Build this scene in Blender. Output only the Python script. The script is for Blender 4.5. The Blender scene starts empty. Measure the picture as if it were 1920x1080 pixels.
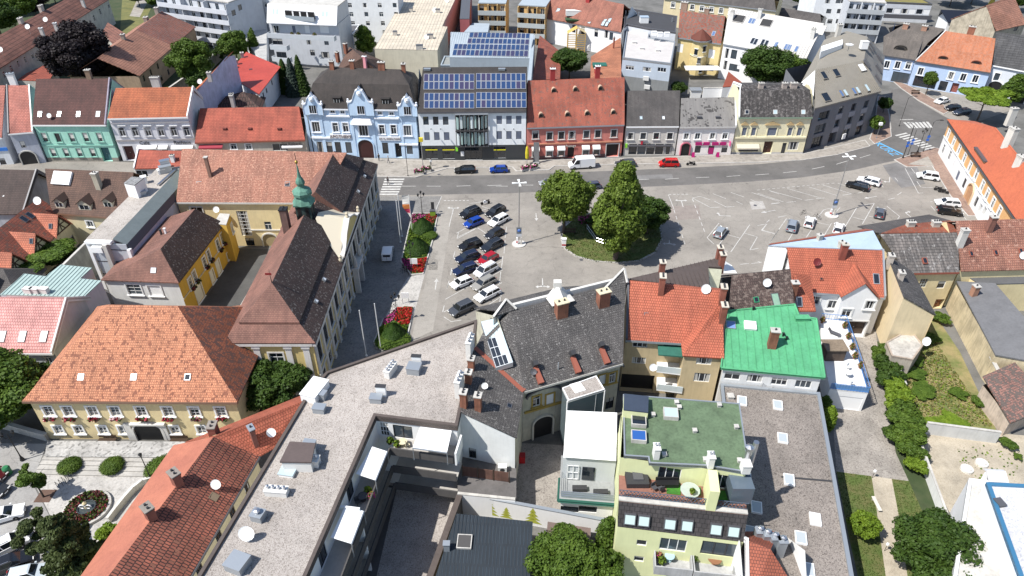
import bpy,bmesh,math,random
from mathutils import Vector,Matrix
D=bpy.data;SC=bpy.context.scene;COL=SC.collection
rnd=random.Random(7)
R=math.radians
CAM_H=68.0;PITCH=R(35.7);F=1331.0
cam=D.objects.new('camera',D.cameras.new('camera'));COL.objects.link(cam)
cam.location=(0,0,CAM_H);cam.rotation_euler=(math.pi/2-PITCH,0,0)
cam.data.sensor_width=36;cam.data.lens=F/1920*36;cam.data.clip_start=1;cam.data.clip_end=3000
SC.camera=cam
SUN_EL=R(54.5);SUN_H=Vector((-0.895,-0.446,0)).normalized()
w=D.worlds.new('World');SC.world=w;w.use_nodes=True
nt=w.node_tree;nt.nodes.clear()
o_=nt.nodes.new('ShaderNodeOutputWorld');b_=nt.nodes.new('ShaderNodeBackground');s_=nt.nodes.new('ShaderNodeTexSky')
s_.sky_type='NISHITA';s_.sun_disc=False;s_.sun_elevation=SUN_EL
s_.sun_rotation=math.atan2(SUN_H.x,SUN_H.y)%(2*math.pi);s_.altitude=300
b_.inputs[1].default_value=0.12
nt.links.new(s_.outputs[0],b_.inputs[0]);nt.links.new(b_.outputs[0],o_.inputs[0])
sl=D.lights.new('sun','SUN');sl.energy=4.9;sl.angle=R(0.5);sl.color=(1.0,0.965,0.91)
so=D.objects.new('sun',sl);COL.objects.link(so);so.location=(-100,-50,150)
so.rotation_euler=(-(SUN_H*math.cos(SUN_EL)+Vector((0,0,math.sin(SUN_EL))))).to_track_quat('-Z','Y').to_euler()
SC.view_settings.view_transform='Standard';SC.view_settings.look='None'
SC.view_settings.exposure=0.45;SC.view_settings.gamma=1.0;SC.view_settings.use_curve_mapping=False
SC.render.engine='CYCLES'
cT,sT=math.cos(PITCH),math.sin(PITCH)
CAM=Vector((0,0,CAM_H))
def ray(px,py):
 u=(px-960)/F;v=(py-540)/F
 return Vector((u,cT-v*sT,-(sT+v*cT)))
def G(px,py,z=0.0):
 d=ray(px,py);return CAM+d*((CAM_H-z)/-d.z)
def P3(p):
 return p.copy()if isinstance(p,Vector)else G(*p)
def zat(bx,by,tx,ty):
 b=G(bx,by);d=ray(tx,ty);return CAM_H+d.z*(b.y/d.y)
def newmat(name):
 m=D.materials.new(name);m.use_nodes=True
 return m,m.node_tree.nodes,m.node_tree.links,m.node_tree.nodes['Principled BSDF']
def rgba(c):return(c[0],c[1],c[2],1)
def mul(c,k):return tuple(x*k for x in c)
MC={}
def plain(c,rough=.7,metal=0.0,name='paint',spec=.5):
 k=('p',c,rough,metal,spec)
 if k not in MC:
  m,n,l,b=newmat(name);b.inputs['Base Color'].default_value=rgba(c)
  b.inputs['Roughness'].default_value=rough;b.inputs['Metallic'].default_value=metal
  b.inputs['Specular IOR Level'].default_value=spec
  MC[k]=m
 return MC[k]
def tex(n,l,kind,scale,coord,**kw):
 t=n.new(kind);t.inputs['Scale'].default_value=scale
 for k,v in kw.items():t.inputs[k].default_value=v
 l.new(coord,t.inputs['Vector']);return t
def ramp(n,l,src,stops):
 r=n.new('ShaderNodeValToRGB');e=r.color_ramp.elements
 e[0].position,e[0].color=stops[0][0],rgba(stops[0][1]);e[1].position,e[1].color=stops[-1][0],rgba(stops[-1][1])
 for p,c in stops[1:-1]:
  x=e.new(p);x.color=rgba(c)
 l.new(src,r.inputs[0]);return r
def mix(n,l,a,b,fac,mode='MIX'):
 m=n.new('ShaderNodeMix');m.data_type='RGBA';m.blend_type=mode
 for src,i in((fac,0),(a,6),(b,7)):
  if hasattr(src,'links'):l.new(src,m.inputs[i])
  elif i==0:m.inputs[0].default_value=src
  else:m.inputs[i].default_value=rgba(src)
 return m.outputs[2]
def worldpos(n):return n.new('ShaderNodeNewGeometry').outputs['Position']
def uvpos(n):return n.new('ShaderNodeUVMap').outputs[0]
def bump(n,l,b,src,dist=.05,strength=.6):
 k=n.new('ShaderNodeBump');k.inputs['Distance'].default_value=dist;k.inputs['Strength'].default_value=strength
 l.new(src,k.inputs['Height']);l.new(k.outputs[0],b.inputs['Normal'])
def plaster(c,stain=.25,name='plaster',rough=.85,scale=.6):
 k=('pl',c,stain)
 if k not in MC:
  m,n,l,b=newmat(name);p=worldpos(n)
  t=tex(n,l,'ShaderNodeTexNoise',scale,p,Detail=6,Roughness=.6)
  mp=n.new('ShaderNodeMapping');mp.inputs['Scale'].default_value=(3,3,.35);l.new(p,mp.inputs[0])
  t2=tex(n,l,'ShaderNodeTexNoise',1.2,mp.outputs[0],Detail=4)
  r1=ramp(n,l,t.outputs[0],[(.35,mul(c,1-stain)),(.6,c)])
  r2=ramp(n,l,t2.outputs[0],[(.3,(1-stain*.8,)*3),(.55,(1,1,1))])
  l.new(mix(n,l,r1.outputs[0],r2.outputs[0],1.0,'MULTIPLY'),b.inputs['Base Color'])
  b.inputs['Roughness'].default_value=rough
  MC[k]=m
 return MC[k]
def tile(c1,c2,gap=None,row=.34,width=.26,patch=None,amount=.4,rough=.8,name='roof_tiles',wear=.3,pscale=1.4,streak=0):
 k=('t',c1,c2,row,width,patch,amount,wear,streak)
 if k in MC:return MC[k]
 m,n,l,b=newmat(name);uv=uvpos(n)
 gap=gap or mul(c2,.35)
 br=n.new('ShaderNodeTexBrick');l.new(uv,br.inputs['Vector'])
 for i,v in(('Scale',1.0),('Mortar Size',row*.09),('Mortar Smooth',.4),('Bias',0.0),('Brick Width',width),('Row Height',row)):
  br.inputs[i].default_value=v
 br.inputs['Color1'].default_value=rgba(c1);br.inputs['Color2'].default_value=rgba(c2);br.inputs['Mortar'].default_value=rgba(gap)
 col=br.outputs[0]
 nz=tex(n,l,'ShaderNodeTexNoise',.25,uv,Detail=5,Roughness=.65)
 r=ramp(n,l,nz.outputs[0],[(.35,(1-wear,)*3),(.62,(1.1,1.08,1.06))])
 col=mix(n,l,col,r.outputs[0],1.0,'MULTIPLY')
 if patch:
  wn=n.new('ShaderNodeTexBrick');l.new(uv,wn.inputs['Vector'])
  for i,v in(('Scale',1.0),('Mortar Size',0.0),('Brick Width',width),('Row Height',row)):wn.inputs[i].default_value=v
  wn.inputs['Color1'].default_value=(0,0,0,1);wn.inputs['Color2'].default_value=(1,1,1,1)
  n2=tex(n,l,'ShaderNodeTexNoise',pscale,uv,Detail=3,Roughness=.7)
  ad=n.new('ShaderNodeMath');ad.operation='MULTIPLY_ADD';ad.inputs[1].default_value=.22
  l.new(wn.outputs[0],ad.inputs[0]);l.new(n2.outputs[0],ad.inputs[2])
  r2=ramp(n,l,ad.outputs[0],[(.76-amount*.35,(0,0,0)),(.80-amount*.35,(1,1,1))])
  col=mix(n,l,col,patch,r2.outputs[0])
 mq=n.new('ShaderNodeMapping');mq.inputs['Scale'].default_value=(1.1,.09,1);l.new(uv,mq.inputs[0])
 n4=tex(n,l,'ShaderNodeTexNoise',1,mq.outputs[0],Detail=5,Roughness=.7)
 r4=ramp(n,l,n4.outputs[0],[(.32,(.74,)*3),(.55,(1,1,1)),(.75,(1.12,1.1,1.08))])
 col=mix(n,l,col,r4.outputs[0],1.0,'MULTIPLY')
 if streak:
  mp=n.new('ShaderNodeMapping');mp.inputs['Scale'].default_value=(2.2,.12,1);l.new(uv,mp.inputs[0])
  n3=tex(n,l,'ShaderNodeTexNoise',1,mp.outputs[0],Detail=4,Roughness=.7)
  r3=ramp(n,l,n3.outputs[0],[(.45,(1,1,1)),(.7,(1+streak,)*3)])
  col=mix(n,l,col,r3.outputs[0],1.0,'MULTIPLY')
 l.new(col,b.inputs['Base Color']);b.inputs['Roughness'].default_value=rough
 iv=n.new('ShaderNodeMath');iv.operation='SUBTRACT';iv.inputs[0].default_value=1;l.new(br.outputs['Fac'],iv.inputs[1])
 bump(n,l,b,iv.outputs[0],.04,.7)
 MC[k]=m;return m
def speckle(c1,c2,c3,scale=6,big=.12,name='gravel',rough=.95,bigamt=.25,bp=.03):
 k=('s',c1,c2,c3,scale,big,bigamt)
 if k in MC:return MC[k]
 m,n,l,b=newmat(name);p=worldpos(n)
 v=tex(n,l,'ShaderNodeTexVoronoi',scale,p)
 r=ramp(n,l,v.outputs['Color'],[(.1,c1),(.5,c2),(.9,c3)])
 t=tex(n,l,'ShaderNodeTexNoise',big,p,Detail=6,Roughness=.6)
 r2=ramp(n,l,t.outputs[0],[(.33,(1-bigamt,)*3),(.62,(1,1,1))])
 t3=tex(n,l,'ShaderNodeTexNoise',.55,p,Detail=7,Roughness=.7)
 r3=ramp(n,l,t3.outputs[0],[(.30,(.78,)*3),(.5,(1,1,1)),(.72,(1.06,)*3)])
 l.new(mix(n,l,mix(n,l,r.outputs[0],r2.outputs[0],1.0,'MULTIPLY'),r3.outputs[0],1.0,'MULTIPLY'),b.inputs['Base Color'])
 b.inputs['Roughness'].default_value=rough
 bump(n,l,b,v.outputs['Distance'],bp,.5)
 MC[k]=m;return m
def sheet(c,c2,big=.08,fine=8,name='asphalt',rough=.9,crack=None):
 k=('a',c,c2,big,fine,crack)
 if k in MC:return MC[k]
 m,n,l,b=newmat(name);p=worldpos(n)
 t=tex(n,l,'ShaderNodeTexNoise',big,p,Detail=8,Roughness=.62)
 r=ramp(n,l,t.outputs[0],[(.36,c2),(.6,c)])
 t2=tex(n,l,'ShaderNodeTexNoise',fine,p,Detail=3,Roughness=.7)
 r2=ramp(n,l,t2.outputs[0],[(.3,(.85,)*3),(.7,(1.1,)*3)])
 col=mix(n,l,r.outputs[0],r2.outputs[0],1.0,'MULTIPLY')
 t5=tex(n,l,'ShaderNodeTexNoise',.9,p,Detail=7,Roughness=.75)
 r5=ramp(n,l,t5.outputs[0],[(.30,(.80,)*3),(.48,(1,1,1)),(.70,(1.05,1.05,1.05))])
 col=mix(n,l,col,r5.outputs[0],1.0,'MULTIPLY')
 if crack:
  v5=tex(n,l,'ShaderNodeTexVoronoi',.33,p,Randomness=1.0)
  r6=ramp(n,l,v5.outputs['Distance'],[(.03,(.62,)*3),(.13,(1,1,1))])
  col=mix(n,l,col,r6.outputs[0],.8,'MULTIPLY')
  wob=tex(n,l,'ShaderNodeTexNoise',.4,p,Detail=4)
  av=n.new('ShaderNodeVectorMath');av.operation='MULTIPLY_ADD';av.inputs[1].default_value=(3,3,0)
  l.new(wob.outputs['Color'],av.inputs[0]);l.new(p,av.inputs[2])
  v=n.new('ShaderNodeTexVoronoi');v.feature='DISTANCE_TO_EDGE';v.inputs['Scale'].default_value=crack
  l.new(av.outputs[0],v.inputs['Vector'])
  r3=ramp(n,l,v.outputs[0],[(.003,(.76,)*3),(.007,(1,1,1))])
  col=mix(n,l,col,r3.outputs[0],1.0,'MULTIPLY')
 l.new(col,b.inputs['Base Color']);b.inputs['Roughness'].default_value=rough
 MC[k]=m;return m
def leafmat(c1,c2,name='foliage'):
 k=('l',c1,c2)
 if k in MC:return MC[k]
 m,n,l,b=newmat(name);p=worldpos(n)
 t=tex(n,l,'ShaderNodeTexNoise',.7,p,Detail=5,Roughness=.8)
 r=ramp(n,l,t.outputs[0],[(.35,c1),(.65,c2)])
 l.new(r.outputs[0],b.inputs['Base Color']);b.inputs['Roughness'].default_value=.6
 b.inputs['Specular IOR Level'].default_value=.25
 tr=n.new('ShaderNodeBsdfTranslucent');l.new(r.outputs[0],tr.inputs[0])
 mx=n.new('ShaderNodeMixShader');mx.inputs[0].default_value=.25
 l.new(b.outputs[0],mx.inputs[1]);l.new(tr.outputs[0],mx.inputs[2])
 l.new(mx.outputs[0],n['Material Output'].inputs[0])
 MC[k]=m;return m
GLASS=plain((.015,.02,.028),.06,0,'dark_window_glass',.9)
GLASSB=plain((.10,.16,.30),.12,0,'blue_roof_window_glass',.8)
GLASSL=plain((.42,.52,.55),.15,0,'pale_glass',.8)
WHITE=plain((.80,.80,.79),.5,0,'white_paint');FRAMEW=plain((.72,.72,.70),.5,0,'white_frame_paint')
DARK=plain((.035,.035,.038),.6,0,'dark_paint');BLACK=plain((.012,.012,.013),.5,0,'black')
ZINC=plain((.36,.39,.42),.45,.5,'zinc');STEEL=plain((.55,.56,.58),.3,.9,'steel')
CONC=plaster((.52,.50,.46),.2,'concrete');BRICK=plaster((.28,.115,.07),.35,'brick_chimney')
BROWN=plain((.06,.035,.02),.6,0,'brown_wood');CREAM=plaster((.62,.55,.38),.12)
TERR=plain((.26,.08,.05),.7,0,'terracotta_sheet');GREYM=plain((.10,.10,.11),.5,.2,'grey_sheet')
def setp(o,label=None,cat=None,group=None,kind=None):
 if label:o['label']=label
 if cat:o['category']=cat
 if group:o['group']=group
 if kind:o['kind']=kind
 return o
def link(o,parent=None):
 COL.objects.link(o)
 if parent is not None:o.parent=parent
 return o
def thing(name,label,cat,loc=(0,0,0),rz=0,group=None):
 o=D.objects.new(name,None);link(o);o.location=loc;o.rotation_euler=(0,0,rz);o.empty_display_size=.5
 return setp(o,label,cat,group)
class MB:
 """mesh collector: boxes, tubes, polygons -> one mesh"""
 def __init__(s):s.v=[];s.f=[];s.m=[];s.uv={};s.mats=[]
 def mi(s,mat):
  if mat not in s.mats:s.mats.append(mat)
  return s.mats.index(mat)
 def poly(s,pts,mat,uvs=None):
  i=len(s.v);s.v+=[tuple(p)for p in pts];s.f.append(list(range(i,i+len(pts))));s.m.append(s.mi(mat))
  if uvs:s.uv[len(s.f)-1]=uvs
 def box(s,x0,y0,z0,x1,y1,z1,mat,M=None):
  c=[Vector(p)for p in((x0,y0,z0),(x1,y0,z0),(x1,y1,z0),(x0,y1,z0),(x0,y0,z1),(x1,y0,z1),(x1,y1,z1),(x0,y1,z1))]
  s.hexa(c,mat,M)
 def hexa(s,c,mat,M=None):
  if M is not None:c=[M@p for p in c]
  i=len(s.v);s.v+=[tuple(p)for p in c];k=s.mi(mat)
  for f in((0,3,2,1),(4,5,6,7),(0,1,5,4),(1,2,6,5),(2,3,7,6),(3,0,4,7)):
   s.f.append([i+j for j in f]);s.m.append(k)
 def prism(s,base,z0,z1,mat,top=None):
  n=len(base);i=len(s.v);k=s.mi(mat);kt=s.mi(top)if top else k
  s.v+=[(p[0],p[1],z0)for p in base]+[(p[0],p[1],z1)for p in base]
  for j in range(n):
   a=(j+1)%n;s.f.append([i+j,i+a,i+n+a,i+n+j]);s.m.append(k)
  s.f.append([i+n+j for j in range(n)]);s.m.append(kt)
  s.f.append([i+j for j in range(n)][::-1]);s.m.append(k)
 def tube(s,pts,r,mat,n=6,cap=True):
  k=s.mi(mat);rings=[]
  rr=r if isinstance(r,(list,tuple))else[r]*len(pts)
  for a,p in enumerate(pts):
   p=Vector(p);d=(Vector(pts[min(a+1,len(pts)-1)])-Vector(pts[max(a-1,0)])).normalized()
   x=d.cross(Vector((0,1,0))if abs(d.y)<.9 else Vector((1,0,0))).normalized();y=d.cross(x)
   i=len(s.v);rings.append(i)
   for q in range(n):
    t=2*math.pi*q/n;s.v.append(tuple(p+(x*math.cos(t)+y*math.sin(t))*rr[a]))
  for a in range(len(rings)-1):
   for q in range(n):
    q2=(q+1)%n;s.f.append([rings[a]+q,rings[a+1]+q,rings[a+1]+q2,rings[a]+q2]);s.m.append(k)
  if cap:
   s.f.append([rings[0]+q for q in range(n)]);s.m.append(k)
   s.f.append([rings[-1]+q for q in range(n)][::-1]);s.m.append(k)
 def lathe(s,prof,mat,n=10,M=None):
  k=s.mi(mat);i0=len(s.v)
  for r,z in prof:
   for q in range(n):
    t=2*math.pi*q/n;p=Vector((r*math.cos(t),r*math.sin(t),z));s.v.append(tuple(M@p if M else p))
  for a in range(len(prof)-1):
   for q in range(n):
    q2=(q+1)%n;s.f.append([i0+a*n+q,i0+a*n+q2,i0+(a+1)*n+q2,i0+(a+1)*n+q]);s.m.append(k)
  s.f.append([i0+q for q in range(n)][::-1]);s.m.append(k)
  s.f.append([i0+(len(prof)-1)*n+q for q in range(n)]);s.m.append(k)
 def mesh(s,name,off=None,smooth=False):
  me=D.meshes.new(name)
  v=s.v if off is None else[(a[0]-off[0],a[1]-off[1],a[2]-off[2])for a in s.v]
  me.from_pydata(v,[],s.f)
  for m in s.mats:me.materials.append(m)
  me.polygons.foreach_set('material_index',s.m)
  if s.uv:
   ul=me.uv_layers.new(name='UVMap')
   for fi,uvs in s.uv.items():
    for li,t in zip(me.polygons[fi].loop_indices,uvs):ul.data[li].uv=t
  if smooth:me.polygons.foreach_set('use_smooth',[True]*len(s.f))
  me.update();return me
 def obj(s,name,parent=None,off=None,smooth=False):
  if not s.f:return None
  if off is None and parent is not None and parent.type=='EMPTY' and False:off=parent.location
  return link(D.objects.new(name,s.mesh(name,off,smooth)),parent)
def copytree(o,parent=None):
 c=o.copy();COL.objects.link(c);c.parent=parent
 for ch in list(o.children):copytree(ch,c)
 return c
def text_mesh(c,mat):
 t=D.objects.new('tmp',c);me=D.meshes.new_from_object(t);me.name='lettering';me.materials.clear();me.materials.append(mat)
 D.objects.remove(t);D.curves.remove(c);return me
WM={}
def window_meshes(w,h,style,trim,frame=None):
 key=(round(w,2),round(h,2),style,trim.name if trim else None,frame.name if frame else None)
 if key in WM:return WM[key]
 fr=frame or FRAMEW;b=MB();g=MB();t=.07 if style!='shop' else .05
 W,Hh=w/2,h/2
 if style in('door','gate'):
  fr=frame or BROWN
  b.box(-W,-.05,-Hh,W,.0,Hh,fr)
  for sx in(-1,1):
   for z0,z1 in((-.9,-.1),(.05,.85)):
    b.box(sx*W*.5-W*.36,0,z0*Hh,sx*W*.5+W*.36,.05,z1*Hh,fr)
  b.box(.02,.03,-.1,.1,.1,.02,STEEL)
 elif style=='hole':
  b.box(-W,-.05,-Hh,W,0,Hh,BLACK)
 else:
  for x0,z0,x1,z1 in((-W,-Hh,-W+t,Hh),(W-t,-Hh,W,Hh),(-W+t,-Hh,W-t,-Hh+t),(-W+t,Hh-t,W-t,Hh)):
   b.box(x0,-.03,z0,x1,.05,z1,fr)
  if style=='w2':
   b.box(-.035,-.03,-Hh+t,.035,.05,Hh*.35,fr);b.box(-W+t,-.03,Hh*.35,W-t,.05,Hh*.35+.07,fr)
  if style=='cross':
   b.box(-.035,-.03,-Hh+t,.035,.05,Hh-t,fr)
   for q in(-.33,.33):b.box(-W+t,-.025,Hh*q,W-t,.045,Hh*q+.05,fr)
  if style in('double','blind2'):b.box(-.04,-.03,-Hh+t,.04,.05,Hh-t,fr)
  if style=='shop':
   k=max(1,int(w/1.1))
   for q in range(1,k):x=-W+w*q/k;b.box(x-.03,-.03,-Hh+t,x+.03,.05,Hh-t,fr)
  if style=='triple':
   for q in(-.33,.33):b.box(W*q-.04,-.03,-Hh+t,W*q+.04,.05,Hh-t,fr)
  if style=='grid':
   k=3;kk=max(3,int(h/.7))
   for q in range(1,k):x=-W+w*q/k;b.box(x-.03,-.03,-Hh+t,x+.03,.05,Hh-t,fr)
   for q in range(1,kk):z=-Hh+h*q/kk;b.box(-W+t,-.025,z-.03,W-t,.045,z+.03,fr)
  if style in('blind','blind2'):b.box(-W+t,.01,-Hh*.25,W-t,.06,Hh-t,plain((.62,.60,.55),.7,0,'roller_blind'))
  if style=='closed':b.box(-W+t,.01,-Hh+t,W-t,.06,Hh-t,plain((.80,.80,.79),.7,0,'white_shutter'))
  if style=='closedg':b.box(-W+t,.01,-Hh+t,W-t,.06,Hh-t,plain((.13,.15,.20),.7,0,'grey_shutter'))
  g.poly([(-W+t,0,-Hh+t),(W-t,0,-Hh+t),(W-t,0,Hh-t),(-W+t,0,Hh-t)],GLASS)
 tm=None
 if trim:
  q=MB();D0=.12
  q.box(-W-.2,D0,-Hh-.02,-W,D0+.09,Hh+.2,trim);q.box(W,D0,-Hh-.02,W+.2,D0+.09,Hh+.2,trim)
  q.box(-W,D0,Hh,W,D0+.09,Hh+.2,trim)
  q.box(-W-.3,D0,-Hh-.16,W+.3,D0+.22,-Hh-.02,trim)
  tm=q.mesh('surround')
 vs=[]
 if g.f:
  vs=[g.mesh('pane')]
  for kv in range(3):
   g2=MB();g2.v=list(g.v);g2.f=[list(f)for f in g.f];g2.m=list(g.m);g2.mats=list(g.mats);y=.012;cu=plain((.42,.41,.38),.8,0,'curtain')
   if kv==0:g2.poly([(-W+t,y,-Hh+t),(-W*.45,y,-Hh+t),(-W*.6,y,Hh-t),(-W+t,y,Hh-t)],cu);g2.poly([(W*.45,y,-Hh+t),(W-t,y,-Hh+t),(W-t,y,Hh-t),(W*.6,y,Hh-t)],cu)
   elif kv==1:g2.poly([(-W+t,y,Hh*.25),(W-t,y,Hh*.25),(W-t,y,Hh-t),(-W+t,y,Hh-t)],cu)
   else:g2.mats=[plain((.05,.065,.08),.08,0,'lighter_window_glass',.9)]  # slightly lighter glass tone for some panes
   vs.append(g2.mesh('pane'))
 WM[key]=(b.mesh('window'),vs,tm)
 return WM[key]
class Bld:
 def __init__(s,name,label,cat='house',origin=(0,0),group=None):
  s.o=Vector((origin[0],origin[1],0));s.root=thing(name,label,cat,s.o,0,group)
  s.segs=[];s.roofs=[];s.bands=[];s.pend=[]
 def L(s,p):return Vector(p)-s.o
 def part(s,name,mb,parent=None,smooth=False,label=None):
  if not mb.f:return None
  o=mb.obj(name,parent or s.root,s.o,smooth)
  if label:o['label']=label
  return o
 def wall(s,A,B,zt,mat,z0=0,prof=None):
  A=Vector((A[0],A[1]));B=Vector((B[0],B[1]));Ln=(B-A).length
  if Ln<.05:return
  d=(B-A)/Ln;nrm=Vector((d.y,-d.x))
  s.segs.append(dict(A=A,d=d,n=nrm,L=Ln,z0=z0,zt=zt,mat=mat,prof=prof,op=[]))
 def loop(s,pts,mat,z0=0,zt=None):
  pts=[Vector(p)for p in pts]
  a=sum(pts[i].x*pts[(i+1)%len(pts)].y-pts[(i+1)%len(pts)].x*pts[i].y for i in range(len(pts)))
  if a<0:pts=pts[::-1]
  for i in range(len(pts)):
   p,q=pts[i],pts[(i+1)%len(pts)]
   zp,zq=(p.z,q.z)if zt is None else(zt,zt)
   Ln=((q-p).xy).length
   m=min(zp,zq)
   s.wall(p.xy,q.xy,m,mat,z0,None if abs(zp-zq)<.01 else[(0,zp),(Ln,zq)])
 def roof(s,pts,mat,th=.18,name='roof',uv0=None):
  pts=[Vector(p)for p in pts]
  n=Vector((0,0,0))
  for i in range(len(pts)):
   a,b=pts[i],pts[(i+1)%len(pts)];n+=Vector(((a.y-b.y)*(a.z+b.z),(a.z-b.z)*(a.x+b.x),(a.x-b.x)*(a.y+b.y)))
  n.normalize()
  if n.z<0:n=-n;pts=pts[::-1]
  c=sum(pts,Vector())/len(pts)
  h=Vector((0,0,1))-n*n.z
  if h.length<.05:
   e=max(((pts[(i+1)%len(pts)]-pts[i])for i in range(len(pts))),key=lambda v:v.length)
   u=(e-n*e.dot(n)).normalized();v=n.cross(u)
  else:v=h.normalized();u=v.cross(n)
  m=MB();uvs=[((p-c).dot(u),(p-c).dot(v))for p in pts]
  m.poly(pts,mat,uvs);dn=Vector((0,0,-th))if n.z>.5 else-n*th
  low=[p+dn for p in pts];m.poly(low[::-1],mat,uvs[::-1])
  for i in range(len(pts)):
   j=(i+1)%len(pts);m.poly([pts[i],low[i],low[j],pts[j]],mat,[uvs[i],uvs[i],uvs[j],uvs[j]])
  o=s.part(name,m)
  r=dict(pts=pts,n=n,c=c,u=u,v=v,obj=o,uvs=uvs);s.roofs.append(r);return r
 def hitwall(s,px,py):
  d=ray(px,py);best=None
  for sg in s.segs:
   n3=Vector((sg['n'].x,sg['n'].y,0));dn=d.dot(n3)
   if dn>=-1e-6:continue
   A=Vector((sg['A'].x,sg['A'].y,0));t=(A-CAM).dot(n3)/dn
   p=CAM+d*t;u=(p-A).xy.dot(sg['d'])
   if-8<u<sg['L']+8 and sg['z0']-6<p.z<sg['zt']+8:
    bad=max(0,-u,u-sg['L'])+max(0,sg['z0']-p.z)*1.0+max(0,p.z-sg['zt'])
    bad=round(bad,1)
    if best is None or(bad,t)<(best[0],best[1]):best=(bad,t,sg,u,p.z)
  return best
 def hitroof(s,px,py):
  d=ray(px,py);best=None
  for r in s.roofs:
   dn=d.dot(r['n'])
   if dn>=0:continue
   t=(r['c']-CAM).dot(r['n'])/dn;p=CAM+d*t
   x,y=(p-r['c']).dot(r['u']),(p-r['c']).dot(r['v'])
   ins=False;q=r['uvs']
   for i in range(len(q)):
    a,b=q[i],q[i-1]
    if(a[1]>y)!=(b[1]>y)and x<(b[0]-a[0])*(y-a[1])/(b[1]-a[1]+1e-12)+a[0]:ins=not ins
   if ins and(best is None or t<best[0]):best=(t,r,p)
  if best is None:
   r=min((r for r in s.roofs if d.dot(r['n'])<0),key=lambda r:(((r['c']-CAM).normalized()-d.normalized()).length))
   t=(r['c']-CAM).dot(r['n'])/d.dot(r['n']);best=(t,r,CAM+d*t)
  return best
 def win(s,px,py,w,h,style='w2',trim=None,frame=None,depth=.16,bottom=None,label=None):
  hit=s.hitwall(px,py)
  if hit is None:print('window misses',s.root.name,px,py);return
  _,_,sg,u,z=hit
  if bottom is not None:z=bottom+h/2
  u=min(max(u,w/2+.05),sg['L']-w/2-.05)
  z=min(max(z,sg['z0']+h/2+.02),sg['zt']-h/2-.03)if sg['zt']-sg['z0']>h+.1 else z
  sg['op'].append((u-w/2,u+w/2,z-h/2,z+h/2,style,trim,frame,depth,label))
 def row(s,p0,p1,n,w,h,style='w2',trim=None,**k):
  for i in range(n):
   f=i/max(1,n-1);s.win(p0[0]+(p1[0]-p0[0])*f,p0[1]+(p1[1]-p0[1])*f,w,h,style,trim,**k)
 def finish(s,wallname='wall'):
  m=MB()
  for sg in s.segs:
   A3=Vector((sg['A'].x,sg['A'].y,0));d3=Vector((sg['d'].x,sg['d'].y,0));n3=Vector((sg['n'].x,sg['n'].y,0))
   pt=lambda u,z,dep=0:A3+d3*u-n3*dep+Vector((0,0,z))
   ops=[]
   for o in sg['op']:
    if all(o[1]<=q[0]or o[0]>=q[1]or o[3]<=q[2]or o[2]>=q[3]for q in ops):ops.append(o)
   us=sorted({0.0,sg['L']}|{x for o in ops for x in o[:2]});zs=sorted({sg['z0'],sg['zt']}|{x for o in ops for x in o[2:4]}|{x for bz in s.bands for x in bz[:2]if sg['z0']<x<sg['zt']})
   for i in range(len(us)-1):
    for j in range(len(zs)-1):
     if us[i+1]-us[i]<1e-4 or zs[j+1]-zs[j]<1e-4:continue
     cu,cz=(us[i]+us[i+1])/2,(zs[j]+zs[j+1])/2
     if any(o[0]<cu<o[1]and o[2]<cz<o[3]for o in ops):continue
     mat=sg['mat']
     for bz in s.bands:
      if bz[0]<=cz<=bz[1]:mat=bz[2]
     m.poly([pt(us[i],zs[j]),pt(us[i+1],zs[j]),pt(us[i+1],zs[j+1]),pt(us[i],zs[j+1])],mat)
   if sg['prof']:
    pr=[(u,z)for u,z in sg['prof']]
    pl=[pt(0,sg['zt'])]*(pr[0][1]>sg['zt']+.01)+[pt(u,z)for u,z in pr]+[pt(sg['L'],sg['zt'])]*(pr[-1][1]>sg['zt']+.01)
    pl=pl[::-1]if False else pl
    m.poly(list(reversed(pl)),sg['mat'])
   for o in ops:
    u0,u1,z0,z1,style,trim,frame,dep,label=o
    dd=dep+(.5 if style in('hole','gate')else 0)
    q=[(u0,z0),(u1,z0),(u1,z1),(u0,z1)]
    for a in range(4):
     b=(a+1)%4;m.poly([pt(*q[b]),pt(*q[a]),pt(*q[a],dd),pt(*q[b],dd)][::-1],sg['mat'])
    bm,gm,tm=window_meshes(u1-u0,z1-z0,style,trim,frame)
    nm={'door':'door','gate':'gate','hole':'doorway','shop':'shop_window'}.get(style,'window')
    wob=D.objects.new(nm,bm);link(wob,s.root);wob.location=s.L(pt((u0+u1)/2,(z0+z1)/2,dd-.04))
    wob.rotation_euler=(0,0,math.atan2(sg['d'].y,sg['d'].x)+math.pi)
    if label:wob['label']=label
    if gm:link(D.objects.new('pane',gm[rnd.choice((0,0,1,2,3))]),wob)
    if tm:
     t=link(D.objects.new('surround',tm),wob);t.location=(0,dd-.04-.12+.003,0)
  s.part(wallname,m)
  return s
 def frame(s,px,py):
  _,r,p=s.hitroof(px,py)
  M=Matrix(((r['u'].x,r['v'].x,r['n'].x),(r['u'].y,r['v'].y,r['n'].y),(r['u'].z,r['v'].z,r['n'].z))).to_4x4()
  M.translation=p;return M,p,r
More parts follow.
